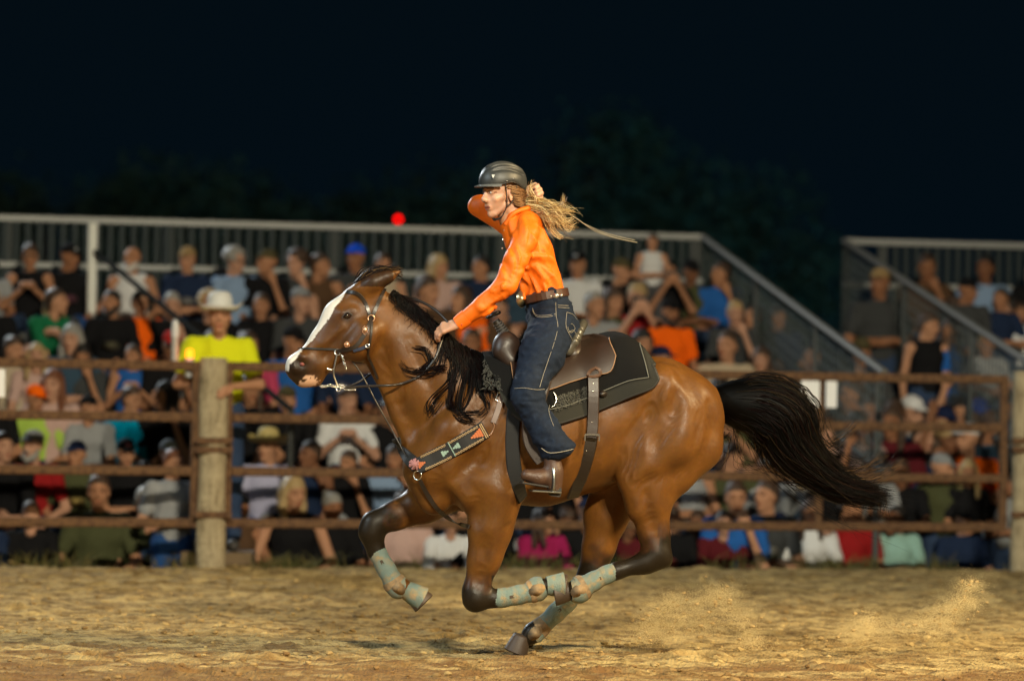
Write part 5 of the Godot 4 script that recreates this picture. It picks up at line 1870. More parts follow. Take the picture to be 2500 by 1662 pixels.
	# belt
	b = MB.new()
	var bp := PackedVector3Array()
	var bu := PackedVector3Array()
	var c0 := hp(1333, 723)
	var ax := (hp(1341, 766) - hp(1331, 716)).normalized()
	var e1 := Vector3(ax.y, -ax.x, 0).normalized() * -1.0
	for i in 33:
		var t := TAU * i / 32.0
		bp.append(c0 + e1 * cos(t) * 0.109 + Vector3(0, 0, 1) * sin(t) * 0.138)
		bu.append((e1 * cos(t) + Vector3(0, 0, 1) * sin(t)).normalized())
	ribbon(b, bp, bu, 0.042, 0.042, 0.005)
	var belt := put("belt", b.mesh(), mat(Color(0.055, 0.022, 0.012), 0.45, 0.0, {"coat": 0.3}), r)
	hf = keep
	b = MB.new()
	var bcen := hp(1275, 732, 0.06)
	b.ball(Transform3D(Basis(Vector3.UP, -0.5).scaled_local(Vector3(0.016, 0.042, 0.05)), hp(1274, 730, 0.035)), 14, 10)
	put("buckle", b.mesh(), mat(Color(0.45, 0.38, 0.22), 0.28, 0.9), belt)
	for q in [[1357, 722, 0.0135], [1370, 721, 0.009], [1344, 723, 0.007]]:
		b = MB.new()
		b.lathe(Transform3D(Basis(Vector3.RIGHT, PI / 2), hp(q[0], q[1], 0.142)), [Vector2(0.001, 0.006), Vector2(q[2] * 0.5, 0.007), Vector2(q[2], 0.0)], 10)
		put("stud", b.mesh(), mat(Color(0.6, 0.58, 0.52), 0.3, 0.9), belt)
	b = MB.new()
	b.beam(hp(1354, 706, 0.135), hp(1357, 745, 0.143), 0.006, 0.018, Vector3.RIGHT)
	put("belt_loop", b.mesh(), denim, belt)
	# boots
	for s in [1.0, -1.0]:
		f = Field.new()
		f.k = 120.0
		f.cap(hp(1346, 1100, 0.385 * s), hp(1352, 1150, 0.39 * s), 0.042, 0.040)
		f.cap(hp(1352, 1150, 0.39 * s), hp(1354, 1188, 0.39 * s), 0.040, 0.036)
		f.cap(hp(1350, 1165, 0.39 * s), hp(1316, 1166, 0.395 * s), 0.040, 0.038, Vector3(1, 1, 0.95))
		f.cap(hp(1316, 1166, 0.395 * s), hp(1286, 1160, 0.40 * s), 0.037, 0.030, Vector3(1, 1, 1.15))
		a = f.arrays(0.007)
		var boot := put("boot", mesh_of(a), mat(Color(0.060, 0.028, 0.015), 0.5, 0.0, {"bump": [0.04, 3.0, 0.2]}), r)
		b = MB.new()
		b.beam(hp(1272, 1178, 0.4 * s), hp(1336, 1188, 0.395 * s), 0.085, 0.010, Vector3.UP, 0.003)
		b.beam(hp(1342, 1198, 0.39 * s), hp(1368, 1202, 0.39 * s), 0.06, 0.045, Vector3.UP, 0.006)
		put("sole", b.mesh(), mat(Color(0.02, 0.017, 0.014), 0.7), boot)
	# helmet
	var hel := Node3D.new()
	hel.name = "helmet"
	r.add_child(hel)
	var ht := head_t * Transform3D(Basis(Vector3.RIGHT, -0.05), Vector3(0, 0.068, -0.012))
	var rows := []
	for j in 41:
		var th := lerpf(-0.24, PI / 2, j / 40.0)
		var row := []
		for i in 97:
			var ph := TAU * i / 96.0          # 0 at the face, rising towards +x
			var d := Vector3(sin(ph) * cos(th), sin(th), cos(ph) * cos(th))
			var p := d * Vector3(0.100, 0.098, 0.128)
			# sunk vents and a raised crown that run from brow to nape
			var al := atan2(d.y, absf(d.x))
			var lenw := smoothstep(0.85, 0.55, absf(d.z))
			for g in [[0.62, 0.10], [0.98, 0.08], [1.30, 0.07]]:
				p -= d * 0.010 * lenw * exp(-pow((al - g[0] - 0.22 * d.z) / g[1], 2.0))
			p += d * 0.005 * smoothstep(0.45, 0.75, al - 0.2 * d.z) * lenw
			if d.z < -0.55: p += d * 0.004 * smoothstep(-0.55, -0.75, d.z)
			if j == 0: p = p * 0.96
			# the edge drops behind the ears and rises over them
			if th < 0.25: p.y += (0.020 * exp(-pow((absf(ph - PI) - 1.55) * 2.2, 2.0)) - 0.030 * exp(-pow((absf(ph - PI)) * 0.9, 2.0))) * (1.0 - smoothstep(-0.24, 0.25, th))
			row.append(ht * p)
		rows.append(row)
	b = MB.new()
	grid_mesh(rows, b, true)
	put("shell", b.mesh(), mat(Color(0.028, 0.030, 0.030), 0.45, 0.0, {"bump": [0.2, 1.0, 0.05]}), hel)
	b = MB.new()
	var brim := []
	for j in 4:
		var row := []
		for i in 13:
			var ph := lerpf(-1.05, 1.05, i / 12.0)
			var rr := 0.124 + 0.030 * j / 3.0 * cos(ph * 1.3)
			row.append(ht * Vector3(sin(ph) * rr * 0.80, -0.018 - 0.003 * j, cos(ph) * rr * 1.0))
		brim.append(row)
	grid_mesh(brim, b, true)
	var brim2 := []
	for row in brim: brim2.append(row.map(func(p): return p + Vector3(0, -0.005, 0)))
	grid_mesh(brim2, b, false)
	for i in 12: b.quad(brim[3][i], brim2[3][i], brim2[3][i + 1], brim[3][i + 1])
	put("visor", b.mesh(), mat(Color(0.10, 0.105, 0.105), 0.35), hel)
	b = MB.new()
	var rimp := PackedVector3Array()
	for p in rows[0]: rimp.append(p)
	b.tube(rimp, [0.004, 0.004], 6, 1.0, Vector3.ZERO, false)
	put("edge_trim", b.mesh(), mat(Color(0.008, 0.008, 0.008), 0.5), hel)
	var logo := ht * Vector3(0.068, 0.018, 0.102)
	b = MB.new()
	b.tri(logo + Vector3(-0.008, 0.009, 0.012), logo + Vector3(0.0, -0.009, 0.012), logo + Vector3(0.009, 0.008, 0.010))
	put("badge", b.mesh(), mat(Color(0.25, 0.25, 0.24), 0.3, 0.6), hel)
	for q in [[0.060, 0.010], [0.099, -0.004]]:
		b = MB.new()
		b.ball(Transform3D(Basis().scaled(Vector3.ONE * 0.004), ht * Vector3(0.099, q[1], q[0] - 0.06)), 8, 6)
		put("rivet", b.mesh(), mat(Color(0.2, 0.2, 0.2), 0.3, 0.8), hel)
	b = MB.new()
	for s in [-1.0, 1.0]:
		b.tube(cr([head_t * Vector3(0.082 * s, 0.055, 0.025), head_t * Vector3(0.079 * s, -0.015, 0.018), head_t * Vector3(0.070 * s, -0.060, 0.015), head_t * Vector3(0.040 * s, -0.112, 0.030), head_t * Vector3(0.0, -0.122, 0.040)], 5), [0.009, 0.009], 6, 0.3, Vector3(s, 0, 0))
		b.tube(cr([head_t * Vector3(0.080 * s, 0.045, -0.045), head_t * Vector3(0.076 * s, -0.03, -0.02), head_t * Vector3(0.070 * s, -0.060, 0.012)], 4), [0.008, 0.008], 6, 0.3, Vector3(s, 0, 0))
	put("chin_strap", b.mesh(), mat(Color(0.007, 0.007, 0.007), 0.7), hel)
	# hair: close to the head under the helmet, then a ponytail in the wind
	var hair := mat(Color.WHITE, 0.45, 0.0, {"vc": true, "spec": 0.5})
	b = MB.new()
	rng.seed = 91
	var browns := [Color(0.10, 0.045, 0.016), Color(0.17, 0.08, 0.03), Color(0.26, 0.14, 0.055)]
	for i in 420:
		b.tint = browns[rng.randi() % 3]
		var s := 1.0 if rng.randf() < 0.75 else -1.0
		var y := rng.randf_range(-0.055, 0.045)
		var z := rng.randf_range(-0.090, -0.014) - maxf(0.0, -y) * 0.5 + (0.02 if y > 0.03 else 0.0)
		var p := Vector3(0.078 * s * sqrt(maxf(0.05, 1.0 - pow((z + 0.018) / 0.098, 2.0))), y, z)
		b.tube(cr([head_t * (p + Vector3(0.004 * s, 0.0, 0.012)), head_t * (p * Vector3(1.03, 1, 1) + Vector3(0, -0.01, -0.03)), head_t * Vector3(0.02 * s + rng.randfn() * 0.012, -0.035 + rng.randfn() * 0.012, -0.115)], 4), [0.0022, 0.0022, 0.0015], 3, 1.0, Vector3.ZERO, false)
	put("hair", b.mesh(), hair, r)
	b = MB.new()
	var tp := crn([[1272, 492, 0.0], [1300, 500, 0.01], [1330, 512, 0.03], [1352, 524, 0.05], [1374, 534, 0.06]], 4).map(func(p): return hp(p.x, p.y, p.z))
	var blond := [Color(0.50, 0.33, 0.12), Color(0.66, 0.49, 0.22), Color(0.30, 0.16, 0.05), Color(0.78, 0.64, 0.36), Color(0.20, 0.10, 0.03)]
	var trr := []
	for i in tp.size(): trr.append(lerpf(0.022, 0.060, pow(float(i) / (tp.size() - 1), 0.8)))
	strands(b, tp, trr, 520, 0.0018, 0.017, 17, 1.0, 0.02, blond, 2.4)
	for w in [[[1330, 520], [1350, 560], [1368, 580]], [[1340, 510], [1372, 500], [1376, 480]], [[1360, 525], [1385, 555], [1404, 548]], [[1310, 495], [1292, 466], [1303, 447]], [[1350, 515], [1380, 512], [1402, 518]], [[1345, 530], [1372, 545], [1398, 536]]]:
		for i in 20:
			b.tint = blond[rng.randi() % 5]
			var j := func(q): return hp(q[0] + rng.randfn() * 5, q[1] + rng.randfn() * 5, 0.04 + rng.randfn() * 0.02)
			b.tube(cr([hp(1300, 502, 0.02), j.call(w[0]), j.call(w[1]), j.call(w[2])], 4), [0.002, 0.0019, 0.0006], 3, 1.0, Vector3.ZERO, false)
	put("ponytail", b.mesh(), hair, r)
	b = MB.new()
	ring(b, hp(1284, 494, 0.005), Vector3(0.9, -0.4, 0), 0.02, 0.006)
	put("hair_tie", b.mesh(), mat(Color(0.01, 0.01, 0.01), 0.7), r)
	# over-and-under whip held behind the head
	var wh := thing("riding_whip", "thin pale cord whip trailing from the rider's raised hand", "whip")
	b = MB.new()
	b.tube(cr([hp(1262, 500, -0.04), hp(1285, 478, -0.06), hp(1312, 475, -0.06), hp(1345, 494, -0.05), hp(1400, 528, -0.02), hp(1450, 562, 0.0), hp(1500, 580, 0.0), hp(1556, 592, 0.0)], 6), [0.0042, 0.0032, 0.0026, 0.002], 6)
	b.tube(cr([hp(1420, 543, -0.01), hp(1470, 566, 0.01), hp(1520, 580, 0.01), hp(1550, 586, 0.01)], 6), [0.0022, 0.002, 0.0016], 5)
	put("cord", b.mesh(), mat(Color(0.24, 0.21, 0.14), 0.7), wh)
# ---------- crowd ----------
# Poses: joints in metres, seat (or soles, when standing) at the origin, facing +z.
func pose_prims(kind: String) -> Dictionary:
	var standing := kind.begins_with("stand")
	var hip := 0.93 if standing else 0.09
	var lean := 0.0
	var d := {"lean": 0.0, "head_yaw": 0.0, "head_pitch": 0.0}
	var el := [Vector3(-0.255, 0.24, 0.05), Vector3(0.255, 0.24, 0.05)]
	var ha := [Vector3(-0.15, 0.13, 0.30), Vector3(0.15, 0.13, 0.30)]
	var kn := [Vector3(-0.13, 0.09, 0.45), Vector3(0.13, 0.09, 0.45)]
	var an := [Vector3(-0.13, -0.36, 0.42), Vector3(0.13, -0.36, 0.42)]
	match kind:
		"sit_knees": d.head_yaw = 0.25
		"sit_crossed":
			el = [Vector3(-0.26, 0.25, 0.06), Vector3(0.26, 0.25, 0.06)]
			ha = [Vector3(0.10, 0.27, 0.20), Vector3(-0.10, 0.24, 0.21)]
			d.head_yaw = -0.35
		"sit_forward":
			lean = 0.28
			kn = [Vector3(-0.20, 0.10, 0.43), Vector3(0.20, 0.10, 0.43)]
			an = [Vector3(-0.19, -0.36, 0.40), Vector3(0.19, -0.36, 0.40)]
			el = [Vector3(-0.23, 0.17, 0.36), Vector3(0.23, 0.17, 0.36)]
			ha = [Vector3(-0.03, 0.16, 0.50), Vector3(0.03, 0.18, 0.50)]
			d.head_pitch = -0.12
			d.head_yaw = 0.5
		"sit_clap":
			el = [Vector3(-0.25, 0.26, 0.12), Vector3(0.25, 0.26, 0.12)]
			ha = [Vector3(-0.05, 0.44, 0.27), Vector3(0.04, 0.44, 0.28)]
		"sit_photo":
			el = [Vector3(-0.22, 0.36, 0.20), Vector3(0.22, 0.36, 0.20)]
			ha = [Vector3(-0.06, 0.62, 0.30), Vector3(0.06, 0.62, 0.30)]
		"sit_chin":
			lean = 0.16
			el = [Vector3(-0.25, 0.22, 0.10), Vector3(0.20, 0.18, 0.30)]
			ha = [Vector3(-0.10, 0.13, 0.33), Vector3(0.07, 0.55, 0.22)]
			d.head_yaw = -0.6
		"sit_apart":
			kn = [Vector3(-0.27, 0.09, 0.40), Vector3(0.27, 0.09, 0.40)]
			an = [Vector3(-0.25, -0.36, 0.38), Vector3(0.25, -0.36, 0.38)]
			el = [Vector3(-0.28, 0.25, 0.10), Vector3(0.28, 0.25, 0.10)]
			ha = [Vector3(-0.12, 0.13, 0.33), Vector3(0.10, 0.14, 0.35)]
			lean = 0.10
		"stand_down":
			el = [Vector3(-0.24, 1.08, -0.02), Vector3(0.24, 1.08, -0.02)]
			ha = [Vector3(-0.24, 0.84, 0.06), Vector3(0.24, 0.84, 0.06)]
			d.head_yaw = 0.3
		"stand_crossed":
			el = [Vector3(-0.27, 1.10, 0.05), Vector3(0.27, 1.10, 0.05)]
			ha = [Vector3(0.10, 1.12, 0.20), Vector3(-0.11, 1.09, 0.22)]
		"stand_lean":
			lean = 0.22
			el = [Vector3(-0.27, 1.12, 0.20), Vector3(0.27, 1.12, 0.20)]
			ha = [Vector3(-0.06, 1.10, 0.40), Vector3(0.08, 1.10, 0.42)]
		"stand_up":
			el = [Vector3(-0.27, 1.50, 0.06), Vector3(0.25, 1.12, 0.06)]
			ha = [Vector3(-0.20, 1.78, 0.10), Vector3(0.10, 1.20, 0.24)]
			d.head_yaw = -0.4
	if standing:
		kn = [Vector3(-0.10, 0.50, 0.02), Vector3(0.11, 0.50, 0.0)]
		an = [Vector3(-0.11, 0.08, -0.01), Vector3(0.12, 0.08, -0.02)]
	var tilt := func(y: float, z: float) -> Vector3: return Vector3(0, hip + y * cos(lean), z + y * sin(lean))
	d.hip = hip
	d.pelvis = Vector3(0, hip + 0.02, 0)
	d.waist = tilt.call(0.20, -0.01)
	d.chest = tilt.call(0.35, -0.005)
	d.neck = tilt.call(0.50, -0.015)
	d.head = tilt.call(0.655, 0.015)
	d.sh = [tilt.call(0.445, -0.01) + Vector3(-0.175, 0, 0), tilt.call(0.445, -0.01) + Vector3(0.175, 0, 0)]
	d.el = el
	d.ha = ha
	d.kn = kn
	d.an = an
	return d

func pose(kind: String, look := 0) -> Dictionary:
	# look: 0, 1 or 2 turns the head another way; the clothes are shared
	var key := "%s_%d" % [kind, look]
	if tpl.has(key): return tpl[key]
	var d := pose_prims(kind)
	d.head_yaw += [0.0, 0.55, -0.5][look]
	d.head_pitch += [0.0, 0.10, -0.08][look]
	var out := {}
	if look > 0: out = pose(kind, 0).duplicate()
	var zs := Vector3(1.35, 1, 1)
	# skin
	var f := Field.new()
	f.k = 95.0
	f.cap(d.pelvis, d.waist, 0.10, 0.09, zs)
	f.cap(d.waist, d.chest, 0.09, 0.10, zs)
	f.cap(d.neck, d.head + Vector3(0, -0.06, -0.02), 0.05, 0.046)
	for s in 2:
		f.cap(d.chest.lerp(d.neck, 0.7) , d.sh[s], 0.05, 0.048)
		f.cap(d.sh[s], d.el[s], 0.046, 0.038)
		f.cap(d.el[s], d.ha[s], 0.037, 0.025)
		f.cap(d.pelvis + Vector3(-0.09 if s == 0 else 0.09, -0.02, 0.02), d.kn[s], 0.078, 0.052)
		f.cap(d.kn[s], d.kn[s].lerp(d.an[s], 0.4), 0.052, 0.05)
		f.cap(d.kn[s].lerp(d.an[s], 0.4), d.an[s], 0.05, 0.034)
		f.cap(d.an[s] + Vector3(0, -0.04, 0.0), d.an[s] + Vector3(0, -0.05, 0.15), 0.036, 0.032)
	var b := MB.new()
	b.add(f.arrays(0.014))
	if not tpl.has("head"):
		tpl.head = head_template(0.0062)
		tpl.hand = hand_template(0.7, 0.006)
		tpl.hand_flip = flip(tpl.hand)
	var hb := Basis(Vector3.UP, d.head_yaw) * Basis(Vector3.RIGHT, d.head_pitch)
	out.head_t = Transform3D(hb, d.head)
	b.add(tpl.head, out.head_t)
	for s in 2:
		var fd: Vector3 = (d.ha[s] - d.el[s]).normalized()
		var back := Vector3(0, 0.9, 0.3) if absf(fd.y) < 0.8 else Vector3(0, 0.1, 1)
		b.add(tpl.hand_flip if s == 1 else tpl.hand, aim(d.ha[s], fd, back, s == 1))
	out.body = b.mesh()
	if look > 0:
		tpl[key] = out
		return out
	# clothes
	for kind2 in ["tee", "tank", "long"]:
		f = Field.new()
		f.k = 70.0
		var g := 0.012
		f.cap(d.pelvis + Vector3(0, 0.03, 0), d.waist, 0.108 + g, 0.100 + g, zs)
		f.cap(d.waist, d.chest, 0.100 + g, 0.108 + g, zs)
		f.cap(d.chest, d.chest.lerp(d.neck, 0.6), 0.105 + g, 0.085, zs)
		for s in 2:
			if kind2 == "tank":
				f.cap(d.chest.lerp(d.neck, 0.3), d.chest.lerp(d.sh[s], 0.62) + Vector3(0, 0.07, 0), 0.06, 0.042)
				continue
			f.cap(d.neck.lerp(d.chest, 0.35), d.sh[s], 0.062, 0.058)
			if kind2 == "tee": f.cap(d.sh[s], d.sh[s].lerp(d.el[s], 0.62), 0.062, 0.060)
			else:
				f.cap(d.sh[s], d.el[s], 0.060, 0.052)
				f.cap(d.el[s], d.el[s].lerp(d.ha[s], 0.9), 0.052, 0.040)
		var a := f.arrays(0.014)
		wrinkle(a, 0.008, 5, Vector3(1, 0.8, 0.7), 6.0)
		out[kind2] = mesh_of(a)
	for kind2 in ["jeans", "shorts"]:
		f = Field.new()
		f.k = 70.0
		f.cap(d.pelvis + Vector3(0, -0.02, 0), d.pelvis + Vector3(0, 0.06, 0), 0.112, 0.110, zs)
		for s in 2:
			var h: Vector3 = d.pelvis + Vector3(-0.09 if s == 0 else 0.09, -0.02, 0.02)
			if kind2 == "shorts": f.cap(h, h.lerp(d.kn[s], 0.82), 0.092, 0.082)
			else:
				f.cap(h, d.kn[s], 0.090, 0.066)
				f.cap(d.kn[s], d.an[s] + Vector3(0, 0.02, 0), 0.064, 0.052)
		var a := f.arrays(0.015)
		wrinkle(a, 0.006, 6, Vector3(1, 1, 1), 6.0)
		out[kind2] = mesh_of(a)
	# shoes
	out.shoes = []
	for s in 2:
		f = Field.new()
		f.k = 110.0
		var o: Vector3 = d.an[s]
		f.cap(o + Vector3(0, -0.035, -0.02), o + Vector3(0, -0.045, 0.15), 0.044, 0.040)
		out.shoes.append(mesh_of(f.arrays(0.016)))
	tpl[key] = out
	return out

func accessory(kind: String) -> Mesh:   # in head axes
	if tpl.has("acc_" + kind): return tpl["acc_" + kind]
	var f := Field.new()
	f.k = 130.0
	var b := MB.new()
	match kind:
		"short":
			f.cap(Vector3(0, 0.052, -0.028), Vector3(0, 0.055, -0.010), 0.084, 0.082, Vector3(0.92, 1, 1.08))
			for s in [-1.0, 1.0]: f.cap(Vector3(0.068 * s, 0.03, -0.02), Vector3(0.06 * s, -0.02, -0.06), 0.02, 0.02)
			f.cap(Vector3(0, 0.0, -0.085), Vector3(0, -0.05, -0.075), 0.035, 0.03)
		"curly":
			for i in 60:
				var a := i * 2.4
				var y := 1.0 - 1.25 * (i / 60.0)
				var r := sqrt(maxf(0.0, 1.0 - y * y))
				var p := Vector3(cos(a) * r * 0.085, y * 0.085 + 0.05, sin(a) * r * 0.095 - 0.03)
				if p.z > 0.035 and p.y < 0.09: continue
				f.cap(p, p + Vector3(0.002, 0, 0), 0.032, 0.03)
		"long", "tied":
			f.cap(Vector3(0, 0.050, -0.030), Vector3(0, 0.055, -0.008), 0.087, 0.085, Vector3(0.92, 1, 1.08))
			f.cap(Vector3(0, 0.0, -0.075), Vector3(0, -0.06, -0.07), 0.05, 0.035)
			if kind == "long":
				for s in [-1.0, 1.0]:
					f.cap(Vector3(0.072 * s, 0.04, 0.0), Vector3(0.082 * s, -0.08, -0.005), 0.026, 0.030)
					f.cap(Vector3(0.082 * s, -0.08, -0.005), Vector3(0.085 * s, -0.22, 0.035), 0.032, 0.022)
				f.cap(Vector3(0, 0.0, -0.08), Vector3(0, -0.22, -0.09), 0.055, 0.05, Vector3(1.5, 1, 0.7))
			else: f.cap(Vector3(0, 0.10, -0.10), Vector3(0, 0.115, -0.11), 0.04, 0.035)
		"beard":
			for s in [-1.0, 1.0]:
				f.cap(Vector3(0.060 * s, -0.03, 0.012), Vector3(0.045 * s, -0.085, 0.045), 0.018, 0.024)
				f.cap(Vector3(0.045 * s, -0.085, 0.045), Vector3(0.0, -0.108, 0.072), 0.024, 0.024)
				f.cap(Vector3(0.024 * s, -0.052, 0.080), Vector3(0.004 * s, -0.045, 0.090), 0.007, 0.007)
		"cap":
			f.cap(Vector3(0, 0.070, -0.020), Vector3(0, 0.068, -0.005), 0.082, 0.080, Vector3(0.98, 0.95, 1.1))
			f.cap(Vector3(0, -0.06, 0.02), Vector3(0, -0.061, -0.03), 0.095, 0.095, Vector3(1.2, 1, 1.3), -30.0)
			f.cap(Vector3(-0.045, 0.058, 0.085), Vector3(0.045, 0.058, 0.085), 0.016, 0.016, Vector3(1, 0.6, 1))
			f.cap(Vector3(-0.035, 0.050, 0.125), Vector3(0.035, 0.050, 0.125), 0.014, 0.014, Vector3(1, 0.6, 1.6))
		"hat":
			b.lathe(Transform3D(Basis(), Vector3(0, 0.055, -0.01)), [Vector2(0.17, 0.02), Vector2(0.165, 0.004), Vector2(0.13, -0.008), Vector2(0.10, -0.002), Vector2(0.094, 0.02), Vector2(0.090, 0.07), Vector2(0.075, 0.105), Vector2(0.04, 0.118), Vector2(0.001, 0.108)], 24, 0.92, 1.15)
			b.lathe(Transform3D(Basis(), Vector3(0, 0.053, -0.01)), [Vector2(0.001, 0.10), Vector2(0.088, 0.06), Vector2(0.098, -0.004), Vector2(0.13, -0.012), Vector2(0.166, 0.0), Vector2(0.17, 0.02)], 24, 0.92, 1.15)
			for i in b.v.size():
				var p := b.v[i]
				if absf(p.x) > 0.10: b.v[i].y += pow((absf(p.x) - 0.10) / 0.06, 2.0) * 0.045
		"hat_band": b.lathe(Transform3D(Basis(), Vector3(0, 0.055, -0.01)), [Vector2(0.098, 0.002), Vector2(0.097, 0.022), Vector2(0.094, 0.022)], 24, 0.92, 1.15)
		"logo":
			b.ball(Transform3D(Basis().scaled(Vector3(0.022, 0.017, 0.006)), Vector3(0, 0.092, 0.078)), 10, 6)
		"glasses":
			for s in [-1.0, 1.0]: b.ball(Transform3D(Basis().scaled(Vector3(0.022, 0.016, 0.006)), Vector3(0.031 * s, 0.012, 0.093)), 10, 6)
			b.tube(PackedVector3Array([Vector3(-0.076, 0.018, 0.0), Vector3(-0.055, 0.016, 0.088), Vector3(0, 0.018, 0.1), Vector3(0.055, 0.016, 0.088), Vector3(0.076, 0.018, 0.0)]), [0.003, 0.003], 5)
		"phone": b.bevel_box(Transform3D(Basis(), Vector3.ZERO), Vector3(0.15, 0.075, 0.01), 0.003)
		"print":
			b.ball(Transform3D(Basis().scaled(Vector3(0.09, 0.05, 0.012)), Vector3.ZERO), 14, 8)
	if f.pa.size(): b.add(f.arrays(0.007))
	var m := b.mesh()
	tpl["acc_" + kind] = m
	return m

const SHIRTS := {
	"black": [Color(0.010, 0.010, 0.011), "black"], "navy": [Color(0.014, 0.024, 0.055), "navy"], "charcoal": [Color(0.045, 0.048, 0.05), "charcoal"], "grey": [Color(0.26, 0.27, 0.28), "grey"],
	"white": [Color(0.58, 0.59, 0.60), "white"], "green": [Color(0.012, 0.13, 0.055), "green"], "yellow": [Color(0.62, 0.66, 0.015), "fluorescent yellow"], "lime": [Color(0.33, 0.48, 0.08), "lime green"],
	"orange": [Color(0.80, 0.115, 0.006), "orange"], "red": [Color(0.24, 0.013, 0.014), "dark red"], "pink": [Color(0.45, 0.055, 0.12), "pink"], "blue": [Color(0.02, 0.10, 0.34), "blue"],
	"teal": [Color(0.0, 0.20, 0.34), "teal"], "mint": [Color(0.24, 0.40, 0.35), "mint green"], "beige": [Color(0.42, 0.34, 0.24), "beige"], "blush": [Color(0.46, 0.31, 0.27), "blush"],
	"sky": [Color(0.20, 0.29, 0.44), "light blue"], "lavender": [Color(0.36, 0.36, 0.50), "lavender"], "olive": [Color(0.06, 0.065, 0.03), "olive"], "maroon": [Color(0.085, 0.012, 0.016), "maroon"],
	"denim": [Color(0.035, 0.065, 0.10), "denim"], "brown": [Color(0.08, 0.045, 0.025), "brown"], "mustard": [Color(0.42, 0.34, 0.03), "mustard"], "magenta": [Color(0.28, 0.015, 0.08), "magenta"], "purple": [Color(0.05, 0.03, 0.10), "purple"]}
const SKINS := [Color(0.42, 0.215, 0.125), Color(0.36, 0.175, 0.095), Color(0.27, 0.122, 0.062), Color(0.45, 0.245, 0.16), Color(0.19, 0.084, 0.043)]
const HAIRS := {"black": Color(0.008, 0.006, 0.005), "brown": Color(0.045, 0.022, 0.011), "blond": Color(0.36, 0.25, 0.11), "grey": Color(0.24, 0.23, 0.21), "red": Color(0.14, 0.045, 0.015), "white": Color(0.5, 0.49, 0.46)}
const CAPS := {"black": Color(0.010, 0.010, 0.011), "navy": Color(0.012, 0.018, 0.05), "tan": Color(0.28, 0.19, 0.09), "orange": Color(0.85, 0.13, 0.005), "grey": Color(0.22, 0.23, 0.24), "white": Color(0.6, 0.6, 0.6), "camo": Color(0.07, 0.06, 0.03), "blue": Color(0.01, 0.07, 0.6), "red": Color(0.35, 0.02, 0.015)}

var people := []      # [u, row, y] of everyone already placed
var said := {}

